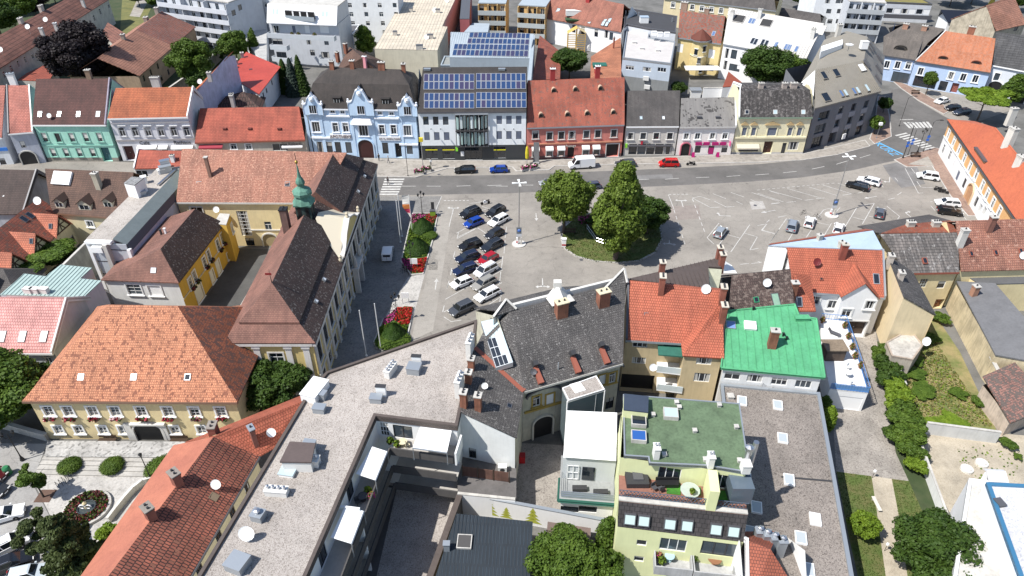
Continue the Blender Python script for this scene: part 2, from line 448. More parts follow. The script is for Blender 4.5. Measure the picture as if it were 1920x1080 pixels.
 def skylight(s,px,py,w=.8,h=1.2,glass=None,frame=None,up=.1,name='skylight',rot=0):
  M,p,r=s.frame(px,py);g=glass or GLASSB;f=frame or ZINC
  if rot:M=M@Matrix.Rotation(R(rot),4,'Z')
  k=('sky',round(w,2),round(h,2),g.name,f.name,up)
  if k not in WM:
   b=MB();q=MB()
   for x0,y0,x1,y1 in((-w/2,-h/2,w/2,-h/2+.09),(-w/2,h/2-.09,w/2,h/2),(-w/2,-h/2+.09,-w/2+.09,h/2-.09),(w/2-.09,-h/2+.09,w/2,h/2-.09)):
    b.box(x0,y0,-.1,x1,y1,up,f)
   q.poly([(-w/2+.09,-h/2+.09,up-.03),(w/2-.09,-h/2+.09,up-.03),(w/2-.09,h/2-.09,up-.03),(-w/2+.09,h/2-.09,up-.03)],g)
   WM[k]=(b.mesh(name),q.mesh('pane'))
  o=link(D.objects.new(name,WM[k][0]),s.root);M2=M.copy();M2.translation=p-s.o;o.matrix_local=M2
  link(D.objects.new('pane',WM[k][1]),o);return o
 def chimney(s,px,py,w=.7,d=.7,h=1.6,mat=None,cap=None,rz=0,pots=2):
  M,p,r=s.frame(px,py);mat=mat or BRICK;cap=cap or CONC
  k=('ch',w,d,h,mat.name,cap.name,pots)
  if k not in WM:
   b=MB();q=MB();b.box(-w/2,-d/2,-1.2,w/2,d/2,h,mat)
   b.box(-w/2-.05,-d/2-.05,h-.25,w/2+.05,d/2+.05,h-.12,mat)
   q.box(-w/2-.1,-d/2-.1,h,w/2+.1,d/2+.1,h+.12,cap)
   for i in range(pots):
    x=-w/2+w*(i+.5)/pots;q.lathe([(.13,h+.12),(.11,h+.35)],DARK,6,Matrix.Translation((x,0,0)))
   WM[k]=(b.mesh('chimney'),q.mesh('cap'))
  o=link(D.objects.new('chimney',WM[k][0]),s.root);o.location=p-s.o;o.rotation_euler=(0,0,R(rz)+math.atan2(r['u'].y,r['u'].x))
  link(D.objects.new('cap',WM[k][1]),o);return o
 def dish(s,px,py,r_=.55,mast=.9,mat=None):
  M,p,r=s.frame(px,py);mat=mat or WHITE
  k=('dish',r_,mast,mat.name)
  if k not in WM:
   b=MB();q=MB()
   q.tube([(0,.1,-.3),(0,.1,mast)],.035,STEEL,5)
   T=Matrix.Translation((0,-.1,mast))@Matrix.Rotation(R(62),4,'X')
   b.lathe([(.02,-.12),(r_*.5,-.08),(r_*.85,-.02),(r_,.05),(r_*.83,.0),(.02,-.09)],mat,14,T)
   b.tube([T@Vector((0,-r_*.9,0)),T@Vector((0,0,r_*.9))],.02,STEEL,4)
   WM[k]=(b.mesh('satellite_dish',smooth=False),q.mesh('mast'))
  o=link(D.objects.new('satellite_dish',WM[k][0]),s.root);o.location=p-s.o
  link(D.objects.new('mast',WM[k][1]),o);return o
 def unit(s,px,py,w,d,h,mat,name='roof_unit',rz=0,z=None,lid=None,vents=0):
  if z is None:M,p,r=s.frame(px,py)
  else:p=G(px,py,z)
  b=MB();T=Matrix.Rotation(R(rz),4,'Z')
  b.box(-w/2,-d/2,-.05,w/2,d/2,h,mat,T);b.box(-w/2-.06,-d/2-.06,h,w/2+.06,d/2+.06,h+.08,lid or mat,T)
  o=link(D.objects.new(name,b.mesh(name)),s.root);o.location=p-s.o
  for i in range(vents):
   q=MB();x=-w/2+w*(i+.5)/vents;a=min(w/vents,d)*.33
   q.lathe([(a*.7,h+.08),(a*.7,h+.3),(a,h+.34),(a,h+.46),(a*.3,h+.55)],STEEL,8,T@Matrix.Translation((x,0,0)))
   link(D.objects.new('vent',q.mesh('vent')),o)
  return o
 def seams(s,idx=0,gap=.6,mat=None,w=.04,h=.05,along='v',horiz=None):
  """raised standing seams following the slope of roof plane idx, clipped to its outline"""
  r=s.roofs[idx];q=r['uvs'];m=MB();a,b=(0,1)if along=='v' else(1,0)
  lo,hi=min(t[a]for t in q),max(t[a]for t in q);x=lo+gap*.5
  while x<hi:
   ys=[]
   for i in range(len(q)):
    p1,p2=q[i],q[i-1]
    if(p1[a]>x)!=(p2[a]>x):ys.append(p1[b]+(p2[b]-p1[b])*(x-p1[a])/(p2[a]-p1[a]))
   ys.sort()
   for y0,y1 in zip(ys[::2],ys[1::2]):
    U,V=(r['u'],r['v'])if a==0 else(r['v'],r['u'])
    c=[]
    for nz in(.0,h):
     for xx,yy in((x-w/2,y0),(x+w/2,y0),(x+w/2,y1),(x-w/2,y1)):c.append(r['c']+U*xx+V*yy+r['n']*nz)
    m.hexa(c,mat)
   x+=gap
  s.part('seam_ribs',m)
def inset(pts,d):
 """shrink a polygon in plan by d metres (works for any simple polygon)"""
 n=len(pts);a=sum(pts[i].x*pts[(i+1)%n].y-pts[(i+1)%n].x*pts[i].y for i in range(n));sg=1 if a>0 else-1
 out=[]
 for i in range(n):
  p0,p1,p2=pts[i-1],pts[i],pts[(i+1)%n]
  d1=(p1-p0).xy.normalized();d2=(p2-p1).xy.normalized()
  n1=Vector((-d1.y,d1.x))*sg;n2=Vector((-d2.y,d2.x))*sg
  k=1+n1.dot(n2);k=max(k,.3);o=(n1+n2)/k*d
  out.append(Vector((p1.x+o.x,p1.y+o.y,p1.z)))
 return out
def pitched(name,label,E0,E1,ze,lines,roofm,wallm,cat='house',hip=(0,0),oh=.35,depth=None,group=None,roofm2=None,gutter=None,coping=None,backz=None,sideoh=.03,kind=None):
 """roof from front eave pixels E0,E1 at height ze, up through lines [(L,R,slope)], mirrored behind the ridge"""
 e0,e1=G(*E0,ze),G(*E1,ze);d=(e1-e0).xy.normalized();n=Vector((-d.y,d.x))
 if n.dot(e0.xy)<0:n=-n
 L=[(e0,e1)];
 for(a,b,sl)in lines:
  T=math.tan(R(sl));p0,p1=L[-1];zs=[]
  for px in(a,b):
   dr=ray(*px);k=Vector((dr.x,dr.y))/-dr.z;base=(p0.xy.dot(n)+p1.xy.dot(n))/2
   zs.append((p0.z+T*(CAM_H*k.dot(n)-base))/(1+T*k.dot(n)))
  z=sum(zs)/2;L.append((G(*a,z),G(*b,z)))
 rn=(L[-1][0].xy.dot(n)+L[-1][1].xy.dot(n))/2
 f3=lambda p,k=None:Vector((p.x+n.x*2*(rn-p.xy.dot(n)),p.y+n.y*2*(rn-p.xy.dot(n)),p.z))
 Bk=[(f3(a),f3(b))for a,b in L[:-1]]
 if depth is not None:
  Bk=[(Vector((a.x+(q.x-a.x)*(.5+.5*depth),a.y+(q.y-a.y)*(.5+.5*depth),q.z+(L[-1][0].z-q.z)*(1-depth)*1.0)),Vector((b.x+(w_.x-b.x)*(.5+.5*depth),b.y+(w_.y-b.y)*(.5+.5*depth),w_.z+(L[-1][0].z-w_.z)*(1-depth)*1.0)))for(a,b),(q,w_)in zip(L[:-1],Bk)]
 c=(e0+e1+Bk[0][0]+Bk[0][1])/4
 B=Bld(name,label,cat,(c.x,c.y),group);B.lines=L;B.back=Bk;B.n=n;B.ze=ze
 for i in range(len(L)-1):
  B.roof([L[i][0],L[i][1],L[i+1][1],L[i+1][0]],roofm)
 full=Bk+[L[-1]]
 for i in range(len(full)-1):
  B.roof([full[i][1],full[i][0],full[i+1][0],full[i+1][1]],roofm2 or roofm)
 for side in(0,1):
  if hip[side]:
   for i in range(len(L)-1):
    if i<len(L)-2:B.roof([L[i][side],L[i+1][side],Bk[i+1][side],Bk[i][side]],roofm)
    else:B.roof([L[i][side],L[i+1][side],Bk[i][side]],roofm)
 f0=[e0,e1,Bk[0][1],Bk[0][0]]
 fr=[]
 sd=[sideoh if not hip[0]else oh,sideoh if not hip[1]else oh]
 d3=Vector((d.x,d.y,0));n3=Vector((n.x,n.y,0))
 A=e0+d3*sd[0]+n3*oh;Bq=e1-d3*sd[1]+n3*oh;Cq=Bk[0][1]-d3*sd[1]-n3*oh;Dq=Bk[0][0]+d3*sd[0]-n3*oh
 zt=ze-.12;B.foot=[A,Bq,Cq,Dq]
 pts=[A,Bq,Cq,Dq];ar=sum(pts[i].x*pts[(i+1)%4].y-pts[(i+1)%4].x*pts[i].y for i in range(4))
 B.wall(A,Bq,zt,wallm)
 for side,(P,Q)in((1,(Bq,Cq)),(0,(Dq,A))):
  prof=None;top=min(P.z,Q.z)-.12
  if not hip[side]:
   Ls=(Q-P).xy.length;dd=(Q-P).xy.normalized();seq=[l[side]for l in L]+[b[side]for b in Bk[::-1]]
   if side==0:seq=seq[::-1]
   prof=[(min(max((q-P).xy.dot(dd),0),Ls),q.z-.2)for q in seq]
  B.wall(P,Q,top,wallm,0,prof)
 B.wall(Cq,Dq,Cq.z-.12,wallm)
 if gutter:
  m=MB();a=e0-n3*.1;b=e1-n3*.1
  m.hexa([a+Vector((0,0,-.32)),b+Vector((0,0,-.32)),b+n3*.42+Vector((0,0,-.32)),a+n3*.42+Vector((0,0,-.32)),a+Vector((0,0,-.02)),b+Vector((0,0,-.02)),b+n3*.06+Vector((0,0,-.02)),a+n3*.06+Vector((0,0,-.02))],gutter)
  B.part('cornice',m)
 if coping:
  for side in(0,1):
   if not coping[side]:continue
   seq=[l[side]for l in L]+[b[side]for b in Bk[::-1]];m=MB();sx=d3*(.0 if side==0 else-.25)
   for i in range(len(seq)-1):
    p,q=seq[i]+sx,seq[i+1]+sx;U=Vector((0,0,.28));W=d3*.25;lo=Vector((0,0,-.5))
    m.hexa([p+lo,q+lo,q+W+lo,p+W+lo,p+U,q+U,q+W+U,p+W+U],coping[side])
   B.part('firewall_coping',m)
 return B
def flat(name,label,px,z,roofm,wallm,rim=None,cat='building',rimh=.35,rimw=.3,oh=0,group=None,z0=0):
 pts=[P3((p[0],p[1],z))if not isinstance(p,Vector)else Vector((p.x,p.y,z))for p in px]
 a=sum(pts[i].x*pts[(i+1)%len(pts)].y-pts[(i+1)%len(pts)].x*pts[i].y for i in range(len(pts)))
 if a<0:pts=pts[::-1]
 c=sum(pts,Vector())/len(pts);B=Bld(name,label,cat,(c.x,c.y),group);B.ze=z;B.pts=pts
 B.roof(pts,roofm,.15)
 if rim:
  ins=inset(pts,rimw);m=MB()
  for i in range(len(pts)):
   j=(i+1)%len(pts);lo=Vector((0,0,-.25));up=Vector((0,0,rimh))
   m.hexa([pts[i]+lo,pts[j]+lo,ins[j]+lo,ins[i]+lo,pts[i]+up,pts[j]+up,ins[j]+up,ins[i]+up],rim)
  B.part('parapet',m)
 wp=inset(pts,oh+.02)
 for i in range(len(wp)):
  B.wall(wp[i],wp[(i+1)%len(wp)],z-.16,wallm,z0)
 return B
A_LIGHT=sheet((.282,.259,.228),(.205,.188,.166),.09,5,'square_asphalt',crack=.16)
A_ROAD=sheet((.142,.134,.126),(.103,.098,.092),.12,6,'road_asphalt')
A_OLD=sheet((.20,.195,.19),(.14,.135,.13),.2,6,'patched_asphalt',crack=.3)
PAVE=speckle((.30,.275,.24),(.36,.33,.29),(.26,.235,.205),1.8,.2,'sidewalk_paving',bigamt=.18,bp=.01)
PAVER=speckle((.26,.17,.13),(.30,.21,.165),(.21,.14,.115),3.0,.25,'red_paving',bigamt=.2,bp=.01)
COBBLE=speckle((.21,.205,.195),(.25,.24,.225),(.16,.155,.15),4.5,.16,'cobblestones',bigamt=.3,bp=.04)
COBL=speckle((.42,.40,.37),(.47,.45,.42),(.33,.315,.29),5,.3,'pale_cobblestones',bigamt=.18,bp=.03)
BLOCK=speckle((.29,.26,.23),(.36,.33,.29),(.20,.175,.155),7,.18,'paver_blocks',bigamt=.35,bp=.03)
GRAVEL=speckle((.36,.32,.28),(.50,.46,.42),(.22,.185,.155),13,.1,'roof_gravel',bigamt=.22)
GRAVELD=speckle((.20,.17,.148),(.29,.255,.225),(.10,.085,.075),10,.12,'dark_roof_gravel',bigamt=.3)
SAND=speckle((.41,.355,.27),(.46,.405,.315),(.36,.305,.23),9,.25,'sandy_ground',bigamt=.25,bp=.02)
GRASSG=sheet((.075,.11,.022),(.12,.115,.04),.6,14,'lawn',.95)
GRASSD=sheet((.035,.055,.018),(.06,.07,.03),.3,10,'garden_soil_and_grass',.95)
MEADOW=sheet((.27,.22,.10),(.11,.14,.035),.35,8,'dry_meadow',.95)
YARD=sheet((.16,.155,.145),(.10,.098,.09),.2,5,'courtyard_ground')
KERB=plaster((.50,.48,.45),.2,'kerb_stone')
LINE=sheet((.55,.54,.51),(.40,.39,.37),1.5,12,'road_paint')
def gsheet(name,px,z,mat,kind='structure'):
 pts=[G(p[0],p[1],z)if not isinstance(p,Vector)else Vector((p.x,p.y,z))for p in px]
 a=sum(pts[i].x*pts[(i+1)%len(pts)].y-pts[(i+1)%len(pts)].x*pts[i].y for i in range(len(pts)))
 if a<0:pts=pts[::-1]
 m=MB();m.poly(pts,mat);return setp(m.obj(name),kind=kind)
def raised(name,px,h,mat,kerb=KERB,kw=.18,z0=0):
 pts=[G(p[0],p[1],h)if not isinstance(p,Vector)else Vector((p.x,p.y,h))for p in px]
 a=sum(pts[i].x*pts[(i+1)%len(pts)].y-pts[(i+1)%len(pts)].x*pts[i].y for i in range(len(pts)))
 if a<0:pts=pts[::-1]
 ins=inset(pts,kw);m=MB();m.poly(ins,mat);o=setp(m.obj(name),kind='structure')
 k=MB()
 for i in range(len(pts)):
  j=(i+1)%len(pts);q=lambda p,z:Vector((p.x,p.y,z))
  k.hexa([q(pts[i],z0-.05),q(pts[j],z0-.05),q(ins[j],z0-.05),q(ins[i],z0-.05),q(pts[i],h+.01),q(pts[j],h+.01),q(ins[j],h+.01),q(ins[i],h+.01)],kerb)
 k.obj('kerb',o);return o
m=MB();m.poly([(-900,-60,-.02),(900,-60,-.02),(900,1500,-.02),(-900,1500,-.02)],sheet((.10,.105,.07),(.06,.075,.035),.02,.6,'town_ground'))
setp(m.obj('ground'),kind='structure')
gsheet('yard_ground',[(-400,-60),(2300,-60),(2300,1250),(-400,1250)],-.012,YARD)
gsheet('square_ground',[(690,296),(1000,303),(1400,292),(1600,262),(1680,175),(1760,150),(1900,205),(1800,240),(1760,290),(1900,480),(1480,560),(1250,620),(900,720),(560,790),(620,600),(700,400)],.000,A_LIGHT)
road_top=[(560,331),(705,331),(960,328),(1100,322),(1300,314),(1420,308),(1505,300),(1570,290),(1625,277),(1664,258)]
road_bot=[(1760,282),(1700,296),(1660,305),(1600,319),(1500,333),(1400,341),(1260,348),(1100,355),(960,362),(705,367),(560,368)]
gsheet('road',road_top+[(1672,240),(1668,215),(1664,190),(1672,168),(1690,166),(1722,190),(1770,218),(1800,232),(1790,258)]+road_bot,.004,A_ROAD)
gsheet('street_left',[(-60,292),(240,304),(705,300),(705,367),(-60,372)],.0,A_LIGHT)
for i,(pl,mt)in enumerate([([(808,470),(823,470),(820,506),(803,506)],A_OLD),([(1655,310),(1712,298),(1735,345),(1690,352),(1668,330)],A_OLD),([(1405,378),(1430,377),(1436,391),(1410,393)],sheet((.40,.38,.35),(.33,.31,.29),.5,5,'pale_patch')),([(1170,330),(1260,326),(1262,334),(1172,338)],A_OLD),([(1232,388),(1310,384),(1315,410),(1240,414)],sheet((.26,.225,.20),(.22,.19,.17),.5,5,'brown_patch')),([(800,520),(826,385),(850,385),(812,620),(770,640)],sheet((.305,.283,.252),(.25,.232,.205),.12,5,'lane_asphalt'))]):
 gsheet('asphalt_patch',pl,.008,mt)
raised('north_pavement',[(560,293),(790,300),(985,301),(1165,296),(1268,293),(1380,289),(1505,288),(1622,262),(1632,274),(1570,290),(1505,300),(1420,304),(1300,306),(1160,308),(1040,311),(1030,318),(968,321),(960,313),(840,315),(780,332),(705,331),(560,331)],.12,PAVE)
raised('corner_pavement',[(1630,260),(1640,270),(1672,256),(1668,215),(1660,180),(1646,180),(1640,230)],.121,PAVER)
raised('upper_pavement',[(1690,166),(1722,188),(1770,214),(1784,206),(1760,190),(1700,158),(1672,150)],.12,PAVER)
raised('east_pavement',[(1676,299),(1700,292),(1752,276),(1770,280),(1840,405),(1815,405),(1781,366),(1748,312),(1700,313)],.12,PAVER)
gsheet('triangle_paving',[(1702,308),(1740,293),(1752,312)],.128,PAVE)
gsheet('cobbled_forecourt',[(705,368),(828,368),(812,430),(797,512),(780,575),(765,650),(690,730),(540,760),(620,600)],.006,COBBLE)
gsheet('painted_sun_cobbles',[(797,512),(780,575),(772,600),(700,640),(740,560),(765,520)],.010,COBL)  # sunlight on the forecourt corner painted in as a sheet of paler cobbles
gsheet('lane_edge',[(812,430),(797,512),(790,512),(806,430)],.012,PAVE)
def mark(mb,p,q,w=.13,z=.016,mat=LINE):
 a,b=G(*p,z),G(*q,z);d=(b-a).normalized();n=Vector((-d.y,d.x,0))*w/2
 mb.poly([a-n,b-n,b+n,a+n],mat)
def dashes(mb,p,q,n,frac=.5,w=.13,z=.016):
 a,b=Vector(p),Vector(q)
 for i in range(n):mark(mb,a+(b-a)*(i/n),a+(b-a)*((i+frac)/n),w,z)
m=MB()
for p,q in[((930,349),(952,349)),((980,347),(1000,347)),((1055,345),(1090,343)),((1195,337),(1217,336)),((1247,336),(1273,334)),((1305,333),(1330,332)),((1362,331),(1388,329)),((1416,328),(1442,326)),((1468,324),(1494,321)),((1522,317),(1546,312)),((1568,308),(1591,301)),((1612,296),(1632,290)),((753,349),(780,349)),((800,349),(826,349)),((856,349),(882,348)),((914,348),(940,347)),((1702,232),(1712,229))]:
 mark(m,p,q,.14)
setp(m.obj('lane_markings'),kind='structure')
def crossing(stripes,w=.5):
 mm=MB()
 for p,q in stripes:mark(mm,p,q,w)
 setp(mm.obj('zebra_crossing'),kind='structure')
crossing([((721-i*1.5,336+i*4.7),(758-i*1.9,336+i*4.7))for i in range(7)],.62)
z3=lambda x,y:(1640+x/4.5,180+y/4.5)
crossing([(z3(178+i*31,335+i*14.5),z3(272+i*29.5,312+i*15))for i in range(9)],.55)
crossing([(z3(250+i*32,222-i*.8),z3(302+i*30,272-i*.8))for i in range(7)],.6)
mm=MB();mark(mm,z3(215,200),z3(325,198),.3);setp(mm.obj('stop_line'),kind='structure')
BLUEP=plain((.10,.36,.62),.8,0,'blue_road_paint')
mm=MB();mark(mm,z3(35,392),z3(238,492),.45,.016,BLUEP);setp(mm.obj('blue_stop_line'),kind='structure')
tc=D.curves.new('road_lettering','FONT');tc.body='KURZ';tc.size=2.6;tc.extrude=0
to=D.objects.new('road_lettering',text_mesh(tc,BLUEP));COL.objects.link(to);p0=G(*z3(-10,400),.018);p1=G(*z3(100,470),.018)
to.location=p0;to.rotation_euler=(0,0,math.atan2((p1-p0).y,(p1-p0).x));setp(to,kind='structure')
m=MB()
for p,q in[((848,400),(842,425)),((856,437),(893,417)),((858,447),(890,430)),((857,447),(860,435)),((896,396),(912,392)),((904,387),(926,395)),((868,395),(880,385)),((880,382),(905,378)),((900,385),(912,378)),((857,445),(897,426)),((895,427),(912,438)),((853,471),(850,483)),((851,486),(905,461)),((847,503),(845,516)),((891,492),(942,462)),((842,527),(838,540)),((890,520),(940,490)),((838,541),(842,530)),((835,561),(886,533)),((833,573),(830,585)),((893,533),(943,506)),((885,562),(941,530)),((832,594),(846,603)),((846,603),(865,600)),((832,585),(862,570)),((941,546),(937,566)),((950,425),(947,446)),((947,450),(945,475)),((943,480),(940,505)),((939,510),(936,535)),((900,582),(940,556)),((828,368),(815,398))]:
 mark(m,p,q,.12)
setp(m.obj('parking_lines'),kind='structure')
m=MB();dashes(m,(832,376),(882,376),7,.6,.2)
z7=lambda x,y:(960+x/3.376,300+y/3.376)
for p,q in[((990,220),(1025,310)),((1142,240),(1255,300)),((1255,300),(1318,298)),((1142,240),(1190,230)),((1190,230),(1255,252)),((1272,213),(1355,245)),((1385,205),(1468,234)),((1280,260),(1358,298)),((1350,298),(1408,294)),((1420,262),(1460,280)),((1516,205),(1690,262)),((1510,250),(1580,278)),((1630,195),(1690,215)),((1640,278),(1690,272)),((1235,492),(1310,400)),((1235,492),(1278,532)),((1308,540),(1360,470)),((1355,470),(1445,495)),((1385,582),(1505,410)),((1470,462),(1553,487)),((1553,487),(1505,570)),((1505,570),(1560,558)),((1632,524),(1690,440)),((1583,446),(1612,405)),((1583,446),(1665,468)),((1612,395),(1630,378)),((1445,660),(1500,655)),((1310,550),(1365,580)),((1515,655),(1580,648))]:
 mark(m,z7(*p),z7(*q),.12)
dashes(m,z7(992,218),z7(1125,216),5,.6,.2);dashes(m,z7(1142,245),z7(1225,470),6,.55);dashes(m,z7(1025,315),z7(1100,550),6,.55)
z8=lambda x,y:(1420+x/3.376,300+y/3.376)
for p,q in[((0,210),(165,265)),((75,193),(282,250)),((190,180),(405,242)),((325,170),(508,225)),((415,158),(600,215)),((510,147),(560,165)),((90,275),(145,270)),((185,268),(245,262)),((300,255),(355,248)),((372,245),(425,240)),((540,222),(600,214)),((0,415),(55,405)),((35,445),(110,465)),((25,445),(60,405)),((80,520),(185,370)),((195,510),(230,455)),((310,490),(370,400)),((425,475),(470,400)),((560,415),(630,300)),((665,405),(740,275)),((650,290),(740,273)),((600,360),(675,380)),((705,355),(740,362)),((820,292),(900,357)),((900,357),(888,375)),((380,395),(455,412)),((130,362),(185,352)),((385,360),(420,315)),((420,315),(465,305)),((480,345),(525,300)),((935,52),(1020,210)),((1020,210),(1050,208)),((1010,135),(1035,172)),((1040,172),(1110,175)),((1125,52),(1232,225)),((975,52),(1000,85)),((780,150),(797,172)),((635,210),(760,180)),((1095,265),(1110,262)),((1098,290),(1125,320)),((1130,345),(1300,352)),((1300,345),(1322,378)),((0,640),(20,648)),((885,222),(912,205)),((870,110),(890,135)),((830,250),(870,240))]:
 mark(m,z8(*p),z8(*q),.12)
dashes(m,z8(0,190),z8(500,145),16,.6,.12)
setp(m.obj('parking_lines'),kind='structure')
def arrow(tail,head,w=.16,kind=0):
 m=MB();z=.017;a,b=G(*tail,z),G(*head,z);d=(b-a).normalized();n=Vector((-d.y,d.x,0));L=(b-a).length
 m.poly([a-n*w/2,b-d*.9-n*w/2,b-d*.9+n*w/2,a+n*w/2],LINE)
 if kind==0:m.poly([b-d*.95-n*.38,b,b-d*.95+n*.38],LINE)
 else:
  for s in(-1,1):
   if kind==3 and s>0:continue
   e=b-d*.8+n*s*.75;m.poly([b-d*1.2,e-d*.1,e+d*.1,b-d*.8],LINE);m.poly([e+n*s*.45,e-d*.4,e+d*.4],LINE)
 setp(m.obj('road_arrow'),kind='structure')
arrow((848,402),(851,386),kind=1);arrow((816,543),(819,522));arrow((1005,400),(1006,414));arrow((1236,372),(1243,389));arrow((1281,388),(1276,372),kind=1)
arrow((1017,522),(1018,543),kind=1);arrow((1453,394),(1427,399));arrow((1370,405),(1340,404),kind=3);arrow((1644,368),(1620,372));arrow((1708,407),(1692,394),kind=3);arrow((1668,332),(1668,345),kind=3)
arrow(z8(115,318),z8(25,332));arrow((1255,450),(1255,462),kind=1)
isl=[(1050,447),(1058,466),(1080,481),(1115,490),(1160,493),(1200,489),(1230,473),(1243,447),(1238,418),(1210,402),(1165,396),(1115,397),(1080,405),(1056,425)]
raised('island_lawn',isl,.14,GRASSG,plaster((.42,.40,.37),.2),.3)
gsheet('corner_car_park',[(-80,830),(88,832),(60,905),(110,1000),(160,1140),(-200,1140),(-200,830)],.004,sheet((.33,.325,.31),(.26,.25,.24),.1,5,'car_park_asphalt',crack=.2))
gsheet('forecourt_paving',[(95,828),(480,845),(330,930),(170,1110),(110,1000),(62,900)],.006,COBL)
gsheet('grey_cobbles',[(100,836),(350,850),(340,866),(92,858)],.010,speckle((.30,.295,.28),(.40,.39,.37),(.17,.165,.16),2.2,.3,'grey_cobbles',bigamt=.25))
gsheet('driveway',[(1560,760),(1545,690),(1590,590),(1640,600),(1650,690),(1665,770),(1680,850),(1704,902),(1630,893),(1568,884)],.006,BLOCK)
gsheet('verge_soil',[(1628,640),(1668,640),(1695,745),(1725,800),(1745,870),(1790,1000),(1740,1010),(1704,902),(1680,850),(1665,770),(1648,690)],.004,GRASSD)
gsheet('garden_lawn',[(1568,884),(1704,902),(1730,960),(1800,1130),(1620,1130),(1590,1000)],.008,GRASSG)
gsheet('garden_path',[(1634,892),(1672,898),(1684,960),(1695,1040),(1710,1130),(1668,1130),(1655,1040),(1643,950)],.014,SAND)
gsheet('overgrown_plot',[(1660,590),(1760,600),(1800,660),(1870,810),(1720,800),(1690,740),(1670,680)],.008,MEADOW)
gsheet('building_plot',[(1720,800),(1870,812),(1960,820),(1960,1000),(1780,960),(1735,870)],.010,SAND)
gsheet('garden_ground_left',[(-400,-50),(330,-50),(500,120),(430,290),(-50,300),(-400,310)],-.004,GRASSD)
gsheet('back_lawn',[(230,-20),(300,-20),(262,60),(225,66)],.004,sheet((.17,.16,.05),(.10,.11,.035),.3,6,'dry_lawn'))
gsheet('back_path',[(262,-12),(285,-12),(262,32),(243,30)],.008,PAVE)
def wallpoint(B,px,py,out=.05):
 _,_,sg,u,z=B.hitwall(px,py)
 return Vector((sg['A'].x+sg['d'].x*u+sg['n'].x*out,sg['A'].y+sg['d'].y*u+sg['n'].y*out,z)),math.atan2(sg['d'].y,sg['d'].x),sg
def sign(B,px,py,text,size,mat,out=.12,wid=None,name='lettering'):
 p,a,sg=wallpoint(B,px,py,out)
 c=D.curves.new(name,'FONT');c.body=text;c.size=size;c.extrude=.03;c.align_x='CENTER';c.align_y='CENTER';c.resolution_u=2
 o=link(D.objects.new(name,text_mesh(c,mat)),B.root);o.location=p-B.o;o.rotation_euler=(math.pi/2,0,a)
 return o
def board(B,px,py,w,h,d,mat,name='sign_board',out=0,label=None,tilt=0):
 p,a,sg=wallpoint(B,px,py,out);m=MB();m.box(-w/2,-d,-h/2,w/2,.0,h/2,mat)
 o=link(D.objects.new(name,m.mesh(name)),B.root);o.location=p-B.o;o.rotation_euler=(R(tilt),0,a)
 if label:o['label']=label
 return o
def band(B,p0,p1,h,d,mat,name='cornice',out=0):
 a,ang,sg=wallpoint(B,*p0,out);b,_,_=wallpoint(B,*p1,out)
 z=(a.z+b.z)/2;u0=0;u1=sg['L'];A=Vector((sg['A'].x,sg['A'].y,z));d3=Vector((sg['d'].x,sg['d'].y,0));n3=Vector((sg['n'].x,sg['n'].y,0))
 u0=max(0,(a-A).dot(d3));u1=min(sg['L'],(b-A).dot(d3))
 if u1<u0:u0,u1=u1,u0
 m=MB();c=[]
 for zz in(-h/2,h/2):
  for uu,dd in((u0,d),(u1,d),(u1,.002),(u0,.002)):c.append(A+d3*uu+n3*dd+Vector((0,0,zz)))
 m.hexa(c,mat);return B.part(name,m)
def awning(B,px,py,w,drop,reach,mat,name='awning'):
 p,a,sg=wallpoint(B,px,py,.02);m=MB()
 m.hexa([Vector(q)for q in((-w/2,-reach,-drop-.06),(w/2,-reach,-drop-.06),(w/2,0,-.06),(-w/2,0,-.06),(-w/2,-reach,-drop),(w/2,-reach,-drop),(w/2,0,0),(-w/2,0,0))],mat)
 m.box(-w/2,-reach-.03,-drop-.28,w/2,-reach,-drop,mat)
 o=link(D.objects.new(name,m.mesh(name)),B.root);o.location=p-B.o;o.rotation_euler=(0,0,a);return o
def arch(B,px,py,w,h,mat,depth=.25,name='arch_gate',bottom=0.0,surround=None):
 """gate with a round top: dark leaf recessed behind an arched surround standing proud of the wall"""
 p,a,sg=wallpoint(B,px,py,0);m=MB();n=10;r=w/2;pts=[]
 p.z=bottom;zs=h-r*.8
 for i in range(n+1):
  t=math.pi*i/n;pts.append((r*math.cos(t),zs+r*.8*math.sin(t)))
 prof=[(r,0)]+pts+[(-r,0)]
 m.poly([(x,-.05,z)for x,z in reversed(prof)],mat)
 o=link(D.objects.new(name,m.mesh(name)),B.root);o.location=p-B.o;o.rotation_euler=(0,0,a)
 q=MB();s_=surround or CONC;t=.22
 out=[(r+t,0)]+[((r+t)*math.cos(math.pi*i/n),zs+(r*.8+t)*math.sin(math.pi*i/n))for i in range(n+1)]+[(-r-t,0)]
 for i in range(len(prof)-1):
  a0,a1,b0,b1=prof[i],prof[i+1],out[i],out[i+1]
  c=[Vector((x,y,z))for y in(-.28,-.01)for x,z in(a0,a1,b1,b0)];q.hexa(c,s_)
 link(D.objects.new('arch_surround',q.mesh('arch_surround')),o);return o
